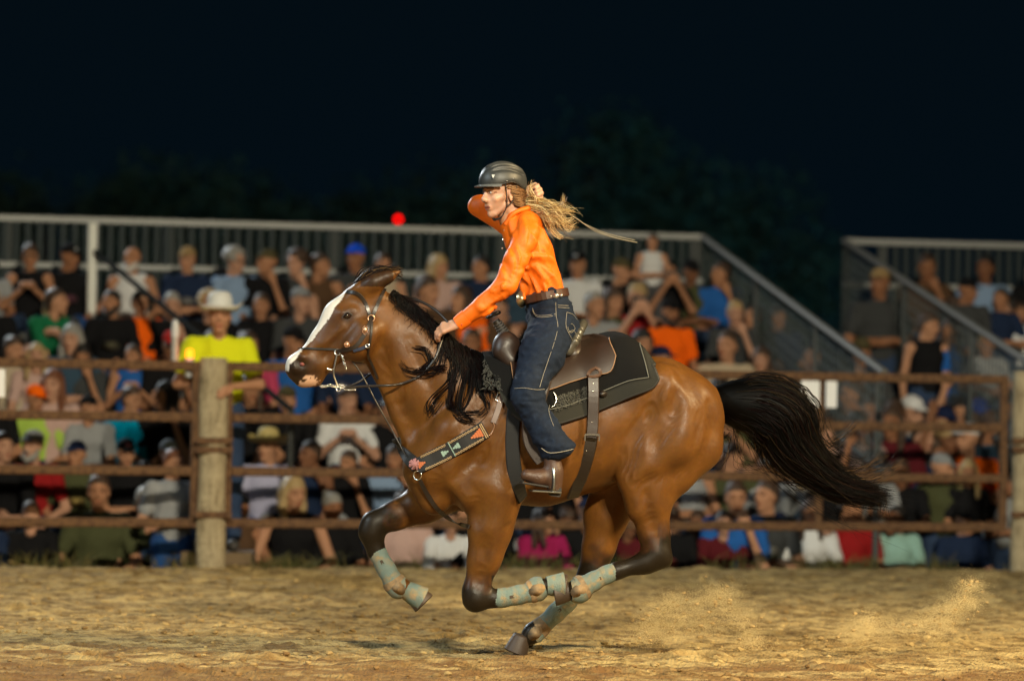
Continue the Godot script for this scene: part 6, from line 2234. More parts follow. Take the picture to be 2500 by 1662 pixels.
func person(q: Dictionary) -> void:
	var p := pose(q.pose, used_names.get("person", 0) * 7 % 3)
	var n := Node3D.new()
	n.name = numbered("person")
	add_child(n)
	n.position = q.at
	n.rotation.y = deg_to_rad(FENCE_TURN) * 0.4 + q.get("turn", 0.0)
	n.scale = Vector3.ONE * q.get("size", 1.0)
	var sh: Array = SHIRTS[q.shirt]
	put("body", p.body, mat(SKINS[q.get("skin", 0)], 0.6, 0.0, {"vc": true, "spec": 0.3}), n)
	var fab := {"spec": 0.12}
	var shirt := put(q.get("cut", "tee") + "_shirt", p[q.get("cut", "tee")], mat(sh[0], 0.85, 0.0, fab), n)
	var pants: Color = {"jeans": Color(0.03, 0.05, 0.10), "black": Color(0.010, 0.010, 0.011), "khaki": Color(0.26, 0.19, 0.11), "blue": Color(0.02, 0.06, 0.18), "grey": Color(0.07, 0.07, 0.075)}[q.get("pants", "jeans")]
	put("shorts" if q.has("bare") else "trousers", p["shorts" if q.has("bare") else "jeans"], mat(pants, 0.85, 0.0, fab), n)
	for m in p.shoes: put("shoe", m, mat(Color(0.05, 0.045, 0.04) if not q.has("white_shoes") else Color(0.5, 0.5, 0.48), 0.7), n)
	var words := []
	if q.has("hair"):
		put("hair", accessory(q.get("style", "short")), mat(HAIRS[q.hair], 0.55, 0.0, {"bump": [0.12, 6.0, 0.05]}), n, p.head_t)
	if q.has("beard"): put("beard", accessory("beard"), mat(HAIRS[q.beard], 0.7), n, p.head_t)
	if q.has("cap"):
		var c := put("cap", accessory("cap"), mat(CAPS[q.cap], 0.8, 0.0, fab), n, p.head_t)
		if q.has("logo"): put("emblem", accessory("logo"), mat(q.logo, 0.7), c)
		words.append("%s cap" % q.cap)
	if q.has("hat"):
		var c := put("hat", accessory("hat"), mat(q.hat, 0.7), n, p.head_t)
		put("hat_band", accessory("hat_band"), mat(q.get("band", Color(0.05, 0.04, 0.03)), 0.7), c)
		words.append("pale brimmed hat" if q.hat.r > 0.45 else "straw hat")
	if q.has("glasses"): put("glasses", accessory("glasses"), mat(Color(0.01, 0.01, 0.01), 0.2), n, p.head_t)
	if q.has("print"): put("shirt_print", accessory("print"), mat(q.print, 0.8), shirt, Transform3D(Basis(), Vector3(0, (0.34 if q.pose.begins_with("sit") else 1.20), 0.145)))
	if q.pose == "sit_photo": put("phone", accessory("phone"), mat(Color(0.015, 0.015, 0.018), 0.2), n, Transform3D(Basis(), Vector3(0, 0.72, 0.31)))
	if words.is_empty() and q.has("hair"): words.append({"short": "short %s hair", "long": "long %s hair", "curly": "curly %s hair", "tied": "tied-up %s hair"}[q.get("style", "short")] % q.hair)
	if q.has("beard"): words.append("%s beard" % q.beard)
	if words.is_empty(): words.append("bald head")
	var act: String = {"sit_knees": "hands on knees", "sit_crossed": "arms crossed", "sit_forward": "leaning forward", "sit_clap": "hands together", "sit_photo": "holding up a phone", "sit_chin": "hand at chin", "sit_apart": "knees apart", "stand_down": "standing, arms down", "stand_crossed": "standing, arms crossed", "stand_lean": "standing, leaning forward", "stand_up": "standing, one arm raised"}[q.pose]
	var where: String = q.get("where", "")
	var cut: String = {"tee": "t-shirt", "tank": "tank top", "long": "long-sleeved shirt"}[q.get("cut", "tee")]
	var label: String = q.get("label", "")
	if label == "":
		label = "spectator in %s %s, %s, %s" % [sh[1], cut, words[0] if words.size() == 1 else words[0] + ", " + words[1], where]
		if label.split(" ").size() > 15: label = "spectator in %s %s, %s, %s" % [sh[1], cut, words[0], where]
	if said.has(label):
		var l2 := label + ", " + act
		if l2.split(" ").size() > 16: l2 = "spectator in %s %s, %s, %s" % [sh[1], cut, act, where]
		if said.has(l2):
			l2 = "spectator in %s %s, %s, beside %s, %s" % [sh[1], cut, words[0], q.get("beside", "the aisle"), where]
			if l2.split(" ").size() > 16: l2 = "spectator in %s %s beside %s, %s" % [sh[1], cut, q.get("beside", "the aisle"), where]
		if said.has(l2): l2 = "spectator in %s %s, %s trousers, %s, %s" % [sh[1], cut, q.get("pants", "jeans"), words[0], where]
		label = l2
	said[label] = true
	tag(n, label, "person", "spectators at the arena")

const ROWS := ["on the lowest bench", "on the second bench", "on the third bench", "on the fourth bench", "on the fifth bench", "on the top bench"]

func seated(px: float, py: float, row: int, q: Dictionary) -> void:
	# px, py: where the face shows; the row gives the depth, the bench the height
	var v := seat_v(row) - 0.04
	var h := on_stand(px, py, v)
	var y := seat_y(row)
	var size := clampf((h.y - y) / 0.745, 0.86, 1.12)
	q.size = q.get("size", size * (0.92 if row < 4 else 1.0))
	q.at = stand(h.x, y, v)
	if not q.has("where"): q.where = ROWS[row]
	people.append([h.x, row, q.shirt])
	q.beside = neighbour(h.x, row)
	person(q)

func neighbour(u: float, row: int) -> String:
	var best := 9.0
	var out := "the aisle"
	for p in people:
		if p[1] == row and absf(p[0] - u) > 0.01 and absf(p[0] - u) < best:
			best = absf(p[0] - u)
			out = SHIRTS[p[2]][1] + " shirt"
	return out

func standing(px: float, py: float, v: float, floor_y: float, q: Dictionary) -> void:
	var h := on_stand(px, py, v)
	q.size = q.get("size", clampf((h.y - floor_y) / 1.585, 0.55, 1.12))
	q.at = stand(h.x, floor_y, v)
	people.append([h.x, q.get("row", -1), q.shirt])
	person(q)

func crowd() -> void:
	# display pixels of the faces, times 1.0598 for photo pixels
	var k := 1.0598
	var S := func(x: float, y: float, row: int, q: Dictionary): seated(x * k, y * k, row, q)
	var T := func(x: float, y: float, v: float, fl: float, q: Dictionary): standing(x * k, y * k, v, fl, q)
	# --- picked out in the photograph
	# top bench
	S.call(68, 600, 5, {"pose": "sit_clap", "shirt": "black", "cut": "tank", "hair": "brown", "style": "tied", "glasses": 1, "skin": 1})
	S.call(160, 614, 5, {"pose": "sit_knees", "shirt": "black", "cap": "black", "logo": Color(0.5, 0.5, 0.5), "skin": 2, "print": Color(0.10, 0.03, 0.05), "pants": "blue"})
	S.call(303, 602, 5, {"pose": "sit_apart", "shirt": "white", "cut": "tank", "beard": "white", "skin": 1, "pants": "khaki", "bare": 1})
	S.call(430, 605, 5, {"pose": "sit_crossed", "shirt": "navy", "cap": "tan", "skin": 0, "print": Color(0.2, 0.2, 0.2)})
	S.call(542, 625, 5, {"pose": "sit_knees", "shirt": "sky", "hair": "grey", "style": "curly", "glasses": 1, "skin": 3})
	S.call(612, 652, 5, {"pose": "sit_chin", "shirt": "black", "cap": "camo", "skin": 1})
	S.call(680, 612, 5, {"pose": "sit_chin", "shirt": "charcoal", "cut": "tank", "hair": "brown", "style": "curly", "skin": 3})
	S.call(735, 665, 5, {"pose": "sit_forward", "shirt": "brown", "cut": "tank", "hair": "brown", "skin": 1})
	S.call(818, 597, 5, {"pose": "sit_clap", "shirt": "charcoal", "cap": "blue", "skin": 2})
	S.call(882, 615, 5, {"pose": "sit_knees", "shirt": "beige", "cut": "tank", "hair": "brown", "skin": 0})
	S.call(1010, 640, 5, {"pose": "sit_knees", "shirt": "blush", "hair": "blond", "style": "long", "skin": 0})
	S.call(1107, 622, 5, {"pose": "sit_crossed", "shirt": "navy", "hair": "black", "skin": 1})
	S.call(1330, 612, 5, {"pose": "sit_crossed", "shirt": "white", "cap": "black", "logo": Color(0.5, 0.5, 0.5), "skin": 1})
	S.call(1432, 642, 5, {"pose": "sit_knees", "shirt": "black", "cap": "camo", "skin": 0})
	T.call(1503, 548, 4.7, seat_y(5) - 0.05, {"pose": "stand_crossed", "shirt": "white", "cut": "tank", "hair": "brown", "size": 0.60, "skin": 0, "where": "up on the top bench", "pants": "grey", "label": "small child in white tank top standing up on the top bench"})
	S.call(1540, 660, 5, {"pose": "sit_photo", "shirt": "black", "hair": "black", "skin": 1})
	S.call(1592, 655, 5, {"pose": "sit_crossed", "shirt": "olive", "cap": "black", "skin": 4})
	S.call(1655, 668, 5, {"pose": "sit_chin", "shirt": "blue", "hair": "brown", "skin": 1})
	# fifth bench
	S.call(100, 690, 4, {"pose": "sit_forward", "shirt": "green", "hair": "brown", "skin": 0, "turn": 0.7})
	S.call(125, 730, 4, {"pose": "sit_clap", "shirt": "charcoal", "hair": "blond", "style": "long", "skin": 3})
	S.call(255, 725, 4, {"pose": "sit_apart", "shirt": "black", "hair": "black", "beard": "black", "skin": 1, "print": Color(0.10, 0.09, 0.05)})
	S.call(322, 738, 4, {"pose": "sit_knees", "shirt": "orange", "hair": "black", "skin": 0})
	S.call(395, 755, 4, {"pose": "sit_chin", "shirt": "black", "hair": "grey", "skin": 3})
	S.call(600, 735, 4, {"pose": "sit_knees", "shirt": "black", "hair": "brown", "skin": 1})
	S.call(692, 692, 4, {"pose": "sit_forward", "shirt": "charcoal", "cap": "grey", "skin": 3})
	S.call(985, 672, 4, {"pose": "sit_knees", "shirt": "brown", "hair": "brown", "skin": 0})
	S.call(1060, 692, 4, {"pose": "sit_crossed", "shirt": "orange", "hair": "brown", "style": "long", "skin": 0})
	S.call(1365, 700, 4, {"pose": "sit_forward", "shirt": "grey", "hair": "grey", "skin": 0})
	S.call(1412, 695, 4, {"pose": "sit_clap", "shirt": "olive", "hair": "brown", "style": "long", "skin": 0})
	S.call(1466, 688, 4, {"pose": "sit_photo", "shirt": "red", "cut": "tank", "hair": "blond", "style": "tied", "skin": 3})
	T.call(1545, 722, 3.3, seat_y(2) + 0.05, {"pose": "stand_down", "shirt": "orange", "cap": "black", "skin": 2, "beard": "black", "pants": "black", "where": "standing between the benches"})
	S.call(1690, 722, 4, {"pose": "sit_chin", "shirt": "charcoal", "hair": "blond", "skin": 3})
	S.call(1735, 760, 4, {"pose": "sit_crossed", "shirt": "black", "hair": "brown", "skin": 0})
	S.call(1792, 775, 4, {"pose": "sit_knees", "shirt": "navy", "hair": "black", "style": "long", "skin": 1})
	# fourth bench
	S.call(30, 790, 3, {"pose": "sit_knees", "shirt": "beige", "hair": "brown", "skin": 0})
	S.call(85, 800, 3, {"pose": "sit_forward", "shirt": "blush", "hair": "blond", "style": "long", "skin": 3})
	S.call(165, 765, 3, {"pose": "sit_crossed", "shirt": "denim", "hair": "grey", "style": "long", "skin": 3})
	S.call(190, 826, 3, {"pose": "sit_chin", "shirt": "charcoal", "hair": "black", "style": "long", "skin": 1})
	S.call(305, 808, 3, {"pose": "sit_clap", "shirt": "blue", "cut": "tank", "hair": "brown", "skin": 1})
	S.call(572, 775, 3, {"pose": "sit_forward", "shirt": "pink", "hair": "brown", "style": "tied", "skin": 0})
	S.call(676, 772, 3, {"pose": "sit_apart", "shirt": "blue", "cap": "black", "skin": 1})
	S.call(1085, 775, 3, {"pose": "sit_knees", "shirt": "mustard", "hair": "brown", "skin": 2})
	S.call(1480, 772, 3, {"pose": "sit_knees", "shirt": "black", "hair": "black", "style": "long", "skin": 0})
	S.call(1520, 810, 3, {"pose": "sit_forward", "shirt": "navy", "cap": "navy", "skin": 1})
	S.call(1672, 762, 3, {"pose": "sit_apart", "shirt": "beige", "hair": "brown", "skin": 0})
	S.call(1870, 808, 3, {"pose": "sit_crossed", "shirt": "charcoal", "hair": "black", "skin": 3})
	# third bench
	S.call(82, 905, 2, {"pose": "sit_apart", "shirt": "lime", "cap": "orange", "skin": 1})
	S.call(120, 870, 2, {"pose": "sit_knees", "shirt": "blush", "hair": "red", "style": "long", "skin": 3})
	S.call(207, 925, 2, {"pose": "sit_forward", "shirt": "grey", "cap": "black", "skin": 0})
	S.call(304, 905, 2, {"pose": "sit_knees", "shirt": "teal", "hair": "brown", "skin": 0})
	S.call(380, 893, 2, {"pose": "sit_chin", "shirt": "black", "hair": "black", "style": "long", "skin": 0})
	S.call(575, 880, 2, {"pose": "sit_knees", "shirt": "black", "hair": "brown", "style": "long", "skin": 1})
	S.call(800, 905, 2, {"pose": "sit_clap", "shirt": "white", "hair": "brown", "style": "tied", "skin": 3})
	S.call(1955, 860, 2, {"pose": "sit_chin", "shirt": "brown", "cut": "tank", "hair": "brown", "skin": 1})
	S.call(1660, 848, 2, {"pose": "sit_clap", "shirt": "charcoal", "hair": "black", "style": "long", "skin": 0})
	S.call(1715, 862, 2, {"pose": "sit_forward", "shirt": "olive", "hair": "brown", "skin": 3})
	# second bench
	S.call(75, 1010, 1, {"pose": "sit_apart", "shirt": "red", "cap": "grey", "beard": "grey", "skin": 3})
	S.call(10, 1005, 1, {"pose": "sit_forward", "shirt": "black", "hair": "brown", "skin": 3})
	S.call(290, 1030, 1, {"pose": "sit_crossed", "shirt": "black", "cap": "black", "logo": Color(0.55, 0.15, 0.18), "skin": 0})
	S.call(615, 1012, 1, {"pose": "sit_apart", "shirt": "lavender", "hat": Color(0.42, 0.33, 0.12), "band": Color(0.01, 0.015, 0.04), "skin": 0, "pants": "blue"})
	S.call(800, 1050, 1, {"pose": "sit_chin", "shirt": "black", "hair": "brown", "skin": 1})
	S.call(1690, 1035, 1, {"pose": "sit_knees", "shirt": "olive", "hair": "brown", "skin": 0})
	# lowest bench
	S.call(72, 1162, 0, {"pose": "sit_forward", "shirt": "black", "hair": "brown", "skin": 3, "pants": "black"})
	S.call(228, 1075, 0, {"pose": "sit_apart", "shirt": "olive", "hair": "brown", "skin": 1, "pants": "khaki"})
	S.call(676, 1092, 0, {"pose": "sit_apart", "shirt": "black", "cut": "tank", "hair": "blond", "style": "long", "skin": 0, "pants": "jeans"})
	S.call(1035, 1180, 0, {"pose": "sit_forward", "shirt": "white", "hair": "blond", "skin": 3, "print": Color(0.02, 0.02, 0.02), "bare": 1})
	S.call(930, 1150, 0, {"pose": "sit_knees", "shirt": "blush", "hair": "brown", "skin": 3, "bare": 1})
	S.call(1250, 1190, 0, {"pose": "sit_forward", "shirt": "magenta", "hair": "brown", "style": "long", "skin": 0, "size": 0.8, "pants": "blue"})
	S.call(1660, 1225, 0, {"pose": "sit_forward", "shirt": "maroon", "hair": "black", "skin": 3})
	S.call(1865, 1165, 0, {"pose": "sit_apart", "shirt": "white", "hair": "brown", "style": "long", "skin": 1, "bare": 1, "pants": "black"})
	S.call(1960, 1150, 0, {"pose": "sit_knees", "shirt": "red", "hair": "black", "skin": 1, "pants": "khaki"})
	S.call(2065, 1180, 0, {"pose": "sit_crossed", "shirt": "mint", "hair": "black", "skin": 4})
	S.call(2215, 1188, 0, {"pose": "sit_apart", "shirt": "navy", "cap": "black", "skin": 3})
	S.call(1690, 1115, 0, {"pose": "sit_chin", "shirt": "blue", "hair": "brown", "skin": 0})
	S.call(1765, 1120, 0, {"pose": "sit_crossed", "shirt": "charcoal", "hair": "brown", "skin": 0, "print": Color(0.25, 0.25, 0.22)})
	# on their feet behind the fence
	T.call(505, 725, 0.42, 0.10, {"pose": "stand_lean", "shirt": "yellow", "hat": Color(0.62, 0.62, 0.58), "band": Color(0.3, 0.28, 0.25), "skin": 0, "where": "behind the hinged fence post"})
	T.call(402, 965, 0.62, -0.66, {"pose": "stand_crossed", "shirt": "grey", "hair": "red", "skin": 0, "pants": "blue", "where": "close behind the hinged panel", "size": 0.86})
	T.call(2026, 655, step_v(6), step_y(6), {"pose": "stand_crossed", "shirt": "charcoal", "cap": "tan", "skin": 2, "where": "high on the access steps"})
	T.call(1985, 815, step_v(3), step_y(3), {"pose": "stand_crossed", "shirt": "charcoal", "cap": "camo", "skin": 1, "where": "halfway up the access steps"})
	T.call(2140, 752, 2.92, 0.46, {"pose": "stand_down", "shirt": "black", "cut": "tank", "hair": "brown", "skin": 0, "where": "at the foot of the second bleacher"})
	T.call(2190, 762, 2.92, 0.46, {"pose": "stand_down", "shirt": "blue", "cut": "tank", "hair": "brown", "style": "long", "skin": 1, "where": "at the foot of the second bleacher"})
	T.call(2265, 790, 2.92, 0.46, {"pose": "stand_lean", "shirt": "grey", "hair": "blond", "skin": 0, "where": "at the foot of the second bleacher"})
	T.call(2230, 672, 3.67, 0.85, {"pose": "stand_down", "shirt": "charcoal", "cap": "black", "skin": 2, "where": "beside the second bleacher's handrail"})
	T.call(2305, 690, 3.67, 0.85, {"pose": "stand_crossed", "shirt": "navy", "hair": "black", "skin": 1, "where": "beside the second bleacher's handrail"})
	T.call(2350, 722, 3.67, 0.85, {"pose": "stand_down", "shirt": "white", "hair": "brown", "skin": 1, "where": "beside the second bleacher's handrail"})
	var gap := "in the gap near the far fence post"
	var crowd2 := [[1948, 905, "black", "black", "long"], [2005, 930, "beige", "brown", "short"], [2058, 915, "navy", "brown", "short"], [2105, 905, "grey", "", "white"], [2160, 945, "black", "brown", "long"], [2210, 920, "sky", "black", "short"], [2262, 935, "black", "", "blue"], [2055, 975, "maroon", "brown", "long"], [2125, 1010, "navy", "black", "short"], [2185, 1015, "charcoal", "blond", "tied"], [2240, 1010, "orange", "", "white"], [1975, 985, "blush", "brown", "long"], [2290, 985, "denim", "brown", "short"], [1900, 1000, "black", "brown", "short"], [2085, 1085, "black", "brown", "short"], [2170, 1080, "olive", "", "grey"], [2230, 1090, "black", "blond", "long"], [2010, 1075, "grey", "black", "curly"], [1925, 1085, "black", "brown", "tied"]]
	for i in crowd2.size():
		var c: Array = crowd2[i]
		var v: float = [2.6, 1.9, 1.25][0 if c[1] < 950 else (1 if c[1] < 1050 else 2)]
		var q := {"pose": ["stand_crossed", "stand_down", "stand_lean", "stand_up"][i * 7 % 4], "shirt": c[2], "skin": i % 5, "where": gap, "turn": sin(i * 1.7) * 0.5}
		if c[3] == "": q.cap = c[4]
		else:
			q.hair = c[3]
			q.style = c[4]
		var h := on_stand(c[0] * k, c[1] * k, v)
		var fl := -0.66
		if h.y - fl < 1.2:
			q.pose = ["sit_chin", "sit_forward", "sit_knees", "sit_crossed"][i % 4]
			q.where = "on a low chair in the gap"
			q.at = stand(h.x, h.y - 0.745, v)
			person(q)
			stool(q.at, fl, SHIRTS[q.shirt][1], i)
		else: T.call(c[0], c[1], v, fl, q)
	# --- the rest of the benches
	var rg := RandomNumberGenerator.new()
	rg.seed = 2024
	var cloth := ["black", "black", "black", "navy", "charcoal", "black", "olive", "brown", "maroon", "denim", "grey", "navy", "black", "purple", "black", "sky"]
	var poses := ["sit_knees", "sit_crossed", "sit_forward", "sit_knees", "sit_apart", "sit_chin", "sit_forward"]
	for row in 6:
		var v := seat_v(row) - 0.04
		var u0 := on_stand(-30, 900, v).x
		var u := u0
		while u < stand_end - 0.15:
			var free := true
			for p in people:
				if p[1] == row and absf(p[0] - u) < 0.29: free = false
			if free:
				var q := {"pose": poses[rg.randi() % 7], "shirt": cloth[rg.randi() % cloth.size()], "skin": rg.randi() % 5, "turn": rg.randf_range(-0.35, 0.35), "pants": ["jeans", "black", "khaki", "grey", "jeans"][rg.randi() % 5]}
				var r := rg.randf()
				if r < 0.3: q.cap = ["black", "navy", "camo", "grey", "tan", "white", "red"][rg.randi() % 7]
				else:
					q.hair = ["brown", "black", "brown", "blond", "grey", "red"][rg.randi() % 6]
					q.style = ["short", "long", "short", "curly", "tied"][rg.randi() % 5]
				if rg.randf() < 0.18: q.beard = ["brown", "black", "grey"][rg.randi() % 3]
				if rg.randf() < 0.25: q.cut = "tank" if rg.randf() < 0.6 else "long"
				if rg.randf() < 0.2: q.glasses = 1
				if rg.randf() < 0.3 and q.pose in ["sit_knees", "sit_apart"]: q.print = [Color(0.30, 0.30, 0.28), Color(0.22, 0.05, 0.04), Color(0.05, 0.12, 0.25), Color(0.30, 0.22, 0.06)][rg.randi() % 4]
				if rg.randf() < 0.3: q.bare = 1
				q.size = rg.randf_range(0.74, 0.93)
				q.at = stand(u, seat_y(row), v)
				q.where = ROWS[row]
				people.append([u, row, q.shirt])
				q.beside = neighbour(u, row)
				person(q)
				u += 0.31 + rg.randf() * 0.07
			else: u += 0.06
	# people sitting on the foot boards, between the knees of those behind
	for row in [1, 2, 3]:
		var v := seat_v(row) - 0.40
		var u: float = on_stand(-20, 1000, v).x + 0.2 * row
		while u < stand_end - 0.3:
			u += rg.randf_range(0.42, 0.85)
			var q := {"pose": ["sit_forward", "sit_knees", "sit_chin", "sit_apart"][rg.randi() % 4], "shirt": cloth[rg.randi() % cloth.size()], "skin": rg.randi() % 5, "turn": rg.randf_range(-0.5, 0.5), "pants": ["jeans", "black", "khaki"][rg.randi() % 3], "size": rg.randf_range(0.66, 0.84), "where": "low on the %s foot board" % ["", "first", "second", "third"][row]}
			if rg.randf() < 0.3: q.cap = ["black", "navy", "grey", "red"][rg.randi() % 4]
			else:
				q.hair = ["brown", "black", "blond", "brown"][rg.randi() % 4]
				q.style = ["short", "long", "curly", "tied"][rg.randi() % 4]
			q.at = stand(u, seat_y(row) - 0.43, v)
			people.append([u, row + 10, q.shirt])
			q.beside = neighbour(u, row + 10)
			person(q)
	# latecomers packed into the gap by the far post
	for i in 26:
		var v: float = [1.4, 1.6, 1.9, 2.3][i % 4] + rg.randf() * 0.2
		var u: float = stand_end + rg.randf_range(-0.2, 1.9) - (0.5 if i % 4 == 0 else 0.0)
		var q := {"pose": ["stand_crossed", "stand_down", "stand_lean", "stand_down"][rg.randi() % 4], "shirt": cloth[rg.randi() % cloth.size()], "skin": rg.randi() % 4, "turn": rg.randf_range(-0.5, 0.5), "size": [0.72, 0.80, 0.92, 1.0][i % 4] * rg.randf_range(0.9, 1.08), "where": ["at the front of the gap", "in the second line of the gap", "in the third line of the gap", "at the back of the gap"][i % 4]}
		if rg.randf() < 0.3: q.cap = ["black", "navy", "white", "red"][rg.randi() % 4]
		else:
			q.hair = ["brown", "black", "blond", "brown"][rg.randi() % 4]
			q.style = ["short", "long", "curly", "tied"][rg.randi() % 4]
		q.at = stand(u, -0.66, v)
		people.append([u, 20 + i % 4, q.shirt])
		q.beside = neighbour(u, 20 + i % 4)
		person(q)
	for i in 9:   # second bleacher
		var row := [5, 5, 5, 4, 4, 4, 3, 3, 3][i] as int
		var q := {"pose": poses[rg.randi() % 7], "shirt": cloth[rg.randi() % cloth.size()], "skin": rg.randi() % 5, "hair": ["brown", "black", "blond"][i % 3], "style": ["short", "long", "curly"][(i / 2) % 3], "where": "on the second bleacher"}
		q.at = stand(stand2_start + 0.5 + (i % 3) * 0.55 + rg.randf() * 0.1 + (0.0 if row == 5 else -0.1), seat_y(row), seat_v(row) - 0.04)
		person(q)
	print("people ", used_names["person"] + 1)

func stool(at: Vector3, floor_y: float, who: String, i: int) -> void:
	var h := at.y - floor_y
	if h < 0.1: return
	var t := thing("camp_stool", "low folding camp stool under the %s-shirted spectator, %s" % [who, ["plain", "worn", "scuffed", "dusty", "faded", "old", "dark"][i % 7]], "stool", Vector3(at.x, floor_y, at.z), "camp stools in the gap")
	var b := MB.new()
	b.box(Transform3D(Basis(), Vector3(0, h - 0.012, 0.02)), Vector3(0.36, 0.02, 0.34))
	put("seat", b.mesh(), mat(Color(0.03, 0.035, 0.04), 0.9), t)
	for s in [[-1, -1, 1], [1, -1, 1], [-1, 1, -1], [1, 1, -1]]:
		b = MB.new()
		b.tube(PackedVector3Array([Vector3(s[0] * 0.16, h - 0.02, 0.02 + s[1] * 0.14), Vector3(s[0] * 0.17, 0.0, 0.02 + s[2] * 0.15)]), [0.01, 0.01], 6)
		put("leg", b.mesh(), mat(Color(0.15, 0.15, 0.15), 0.5, 0.5), t)

func small_things() -> void:
	# amber lamp on a pale stub beside the hinged post
	var a := on_stand(462, 885, 0.06)
	var lamp := thing("amber_lamp", "small amber warning lamp on a pale stub beside the hinged post", "lamp", stand(a.x, 0, 0.06))
	var b := MB.new()
	b.tube(PackedVector3Array([Vector3(0, a.y - 0.10, 0), Vector3(0, a.y + 0.03, 0)]), [0.03, 0.03], 12)
	put("stub", b.mesh(), mat(Color(0.45, 0.46, 0.46), 0.5), lamp)
	b = MB.new()
	b.lathe(Transform3D(Basis(), Vector3(0, a.y + 0.03, 0)), [Vector2(0.028, 0.0), Vector2(0.029, 0.04), Vector2(0.024, 0.06), Vector2(0.001, 0.068)], 14)
	var g := StandardMaterial3D.new()
	g.albedo_color = Color(0.9, 0.5, 0.1)
	g.emission_enabled = true
	g.emission = Color(1.0, 0.62, 0.12)
	g.emission_energy_multiplier = 1.5
	put("lamp_dome", b.mesh(), g, lamp)
	var l := OmniLight3D.new()
	l.name = "lamp_glow"
	l.light_color = Color(1.0, 0.45, 0.05)
	l.light_energy = 0.008
	l.light_size = 0.03
	l.omni_range = 20
	l.omni_attenuation = 2.0
	l.shadow_enabled = true
	lamp.add_child(l)
	l.position = Vector3(0, a.y + 0.07, 0.06)
	# crate that the man in the pale hat stands on
	var cr0 := on_stand(505 * 1.0598, 1300, 0.42)
	var crate := thing("wooden_crate", "rough slatted wooden crate underfoot behind the hinged post", "crate", stand(cr0.x, -0.34, 0.44))
	for i in 4:
		b = MB.new()
		b.beam(Vector3(-0.25, 0.06 + i * 0.11, 0.2), Vector3(0.25, 0.06 + i * 0.11, 0.2), 0.02, 0.085)
		put("slat", b.mesh(), mat(Color(0.16, 0.11, 0.06), 0.9), crate)
	b = MB.new()
	b.box(Transform3D(Basis(), Vector3(0, 0.21, -0.012)), Vector3(0.5, 0.44, 0.40))
	put("box", b.mesh(), mat(Color(0.12, 0.08, 0.045), 0.9), crate)
	# pale pipe with a rounded cap
	var p0 := on_stand(427, 805, 0.06)
	var pipe := thing("pale_pipe", "pale upright pipe with rounded cap behind the top rail", "pipe", stand(p0.x, on_stand(427, 905, 0.06).y, 0.06))
	b = MB.new()
	b.tube(PackedVector3Array([Vector3.ZERO, Vector3(0, p0.y - pipe.position.y, 0)]), [0.026, 0.026], 12)
	put("tube", b.mesh(), mat(Color(0.36, 0.35, 0.32), 0.5), pipe)
	b = MB.new()
	b.lathe(Transform3D(Basis(), Vector3(0, p0.y - pipe.position.y, 0)), [Vector2(0.030, -0.05), Vector2(0.030, 0.0), Vector2(0.026, 0.03), Vector2(0.022, 0.06), Vector2(0.001, 0.075)], 12)
	put("pipe_cap", b.mesh(), mat(Color(0.55, 0.55, 0.54), 0.4), pipe)
	# red beacon far behind
	var rp := at_z(972, 535, -40.0)
	var mast := thing("red_beacon", "red beacon light on a thin dark mast behind the bleachers", "beacon", Vector3(rp.x, -0.66, rp.z))
	b = MB.new()
	b.tube(PackedVector3Array([Vector3.ZERO, Vector3(0, rp.y + 0.66 - 0.09, 0)]), [0.05, 0.03], 10)
	put("mast", b.mesh(), mat(Color(0.02, 0.02, 0.02), 0.6), mast)
	b = MB.new()
	b.ball(Transform3D(Basis().scaled(Vector3.ONE * 0.045), Vector3(0, rp.y + 0.66, 0)), 16, 12)
	var r := StandardMaterial3D.new()
	r.albedo_color = Color(0.8, 0.02, 0.02)
	r.emission_enabled = true
	r.emission = Color(1.0, 0.02, 0.02)
	r.emission_energy_multiplier = 4.0
	put("lamp_lens", b.mesh(), r, mast)
	var l2 := OmniLight3D.new()
	l2.name = "lamp_glow"
	l2.light_color = Color(1.0, 0.05, 0.03)
	l2.light_energy = 0.1
	l2.light_size = 0.08
	l2.omni_range = 30
	l2.omni_attenuation = 2.0
	l2.shadow_enabled = true
	mast.add_child(l2)
	l2.position = Vector3(0, rp.y + 0.66, 0)
	dust()

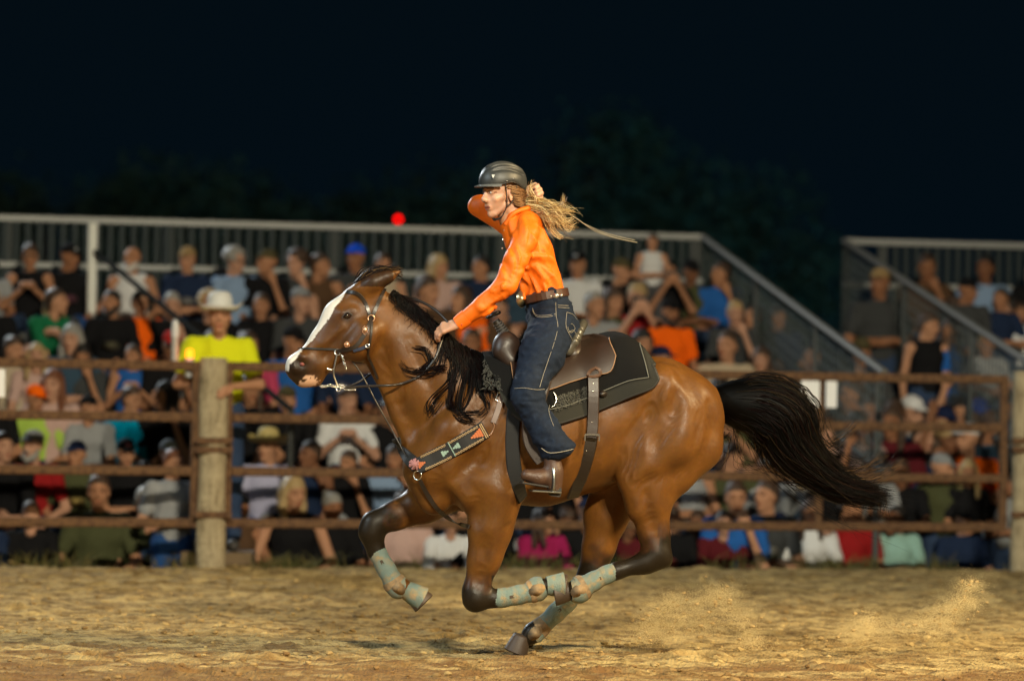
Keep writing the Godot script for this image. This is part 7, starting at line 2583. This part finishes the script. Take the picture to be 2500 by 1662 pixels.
func dust() -> void:
	# weeds along the foot of the fence
	var wg := RandomNumberGenerator.new()
	wg.seed = 5
	var b := MB.new()
	for i in 2600:
		var u := wg.randf_range(-4.6, 4.6)
		if sin(u * 3.1) + sin(u * 7.7 + 1.0) < wg.randf_range(-0.8, 1.2): continue
		var v := wg.randf_range(-0.12, 0.35)
		var p := stand(u, -0.02 - (0.25 if v > 0.2 else 0.0), v)
		var h := wg.randf_range(0.05, 0.16)
		var lean := Vector3(wg.randfn() * 0.05, h, wg.randfn() * 0.04)
		b.tint = Color(0.05, 0.06, 0.02).lerp(Color(0.16, 0.13, 0.05), wg.randf())
		b.tube(PackedVector3Array([p, p + lean * 0.55, p + lean + Vector3(lean.x * 0.6, -0.01, 0)]), [0.004, 0.003, 0.0006], 3, 1.0, Vector3.ZERO, false)
	tag(put("grass", b.mesh(), mat(Color.WHITE, 0.8, 0.0, {"vc": true, "spec": 0.2})), "sparse dry weeds along the foot of the fence", "grass", "", "stuff")
	# sand thrown up by the hooves: a spray of grains inside a thin haze
	var rg := RandomNumberGenerator.new()
	rg.seed = 64
	var clod := MB.new()
	clod.add(IcoShape())
	var m := clod.mesh()
	# [streams of px, py points; spread px; grains; label]
	var plumes := [[[[[1545, 1560], [1600, 1535], [1680, 1525], [1760, 1535]], [[1600, 1560], [1680, 1500], [1745, 1455], [1775, 1445]], [[1740, 1450], [1790, 1490], [1830, 1545], [1845, 1575]], [[1570, 1530], [1620, 1490], [1650, 1460]]], 27.0, 30000, "spray of golden sand thrown up behind the hind hooves"], [[[[2060, 1555], [2150, 1535], [2240, 1530], [2320, 1520]], [[2270, 1560], [2330, 1500], [2360, 1440], [2380, 1425]], [[2240, 1530], [2320, 1480], [2385, 1470]], [[2100, 1560], [2125, 1510]]], 23.0, 25000, "farther spray of golden sand hanging above the hoof track"]]
	for q in plumes:
		var mm := MultiMesh.new()
		mm.transform_format = MultiMesh.TRANSFORM_3D
		mm.use_colors = true
		mm.mesh = m
		mm.instance_count = q[2]
		var paths := []
		for s in q[0]: paths.append(crn(s, 8))
		for i in int(q[2]):
			var pth: Array = paths[rg.randi() % paths.size()]
			var t := rg.randf() * (pth.size() - 1)
			var i0 := mini(int(t), pth.size() - 2)
			var c: Vector3 = pth[i0].lerp(pth[i0 + 1], t - i0)
			var wide: float = q[1] * (0.35 + 0.65 * rg.randf())
			var p := at_z(c.x + rg.randfn() * wide * 1.3, c.y + rg.randfn() * wide * 0.8, -0.45 + rg.randfn() * 0.10)
			if p.y < 0.012: p.y = 0.012 + rg.randf() * 0.03
			var big: bool = i % 600 == 0
			var s := rg.randf_range(0.004, 0.010) if big else rg.randf_range(0.0005, 0.0010)
			mm.set_instance_transform(i, Transform3D(Basis.from_euler(Vector3(rg.randf() * 6, rg.randf() * 6, 0)).scaled(Vector3(s * 1.5, s, s)), p))
			mm.set_instance_color(i, Color(0.38, 0.26, 0.11) if big else Color(0.62, 0.48, 0.23))
		var mi := MultiMeshInstance3D.new()
		mi.name = numbered("sand_spray")
		mi.multimesh = mm
		mi.material_override = mat(Color.WHITE, 0.95, 0.0, {"vc": true, "spec": 0.2})
		add_child(mi)
		tag(mi, q[3], "sand", "", "stuff")
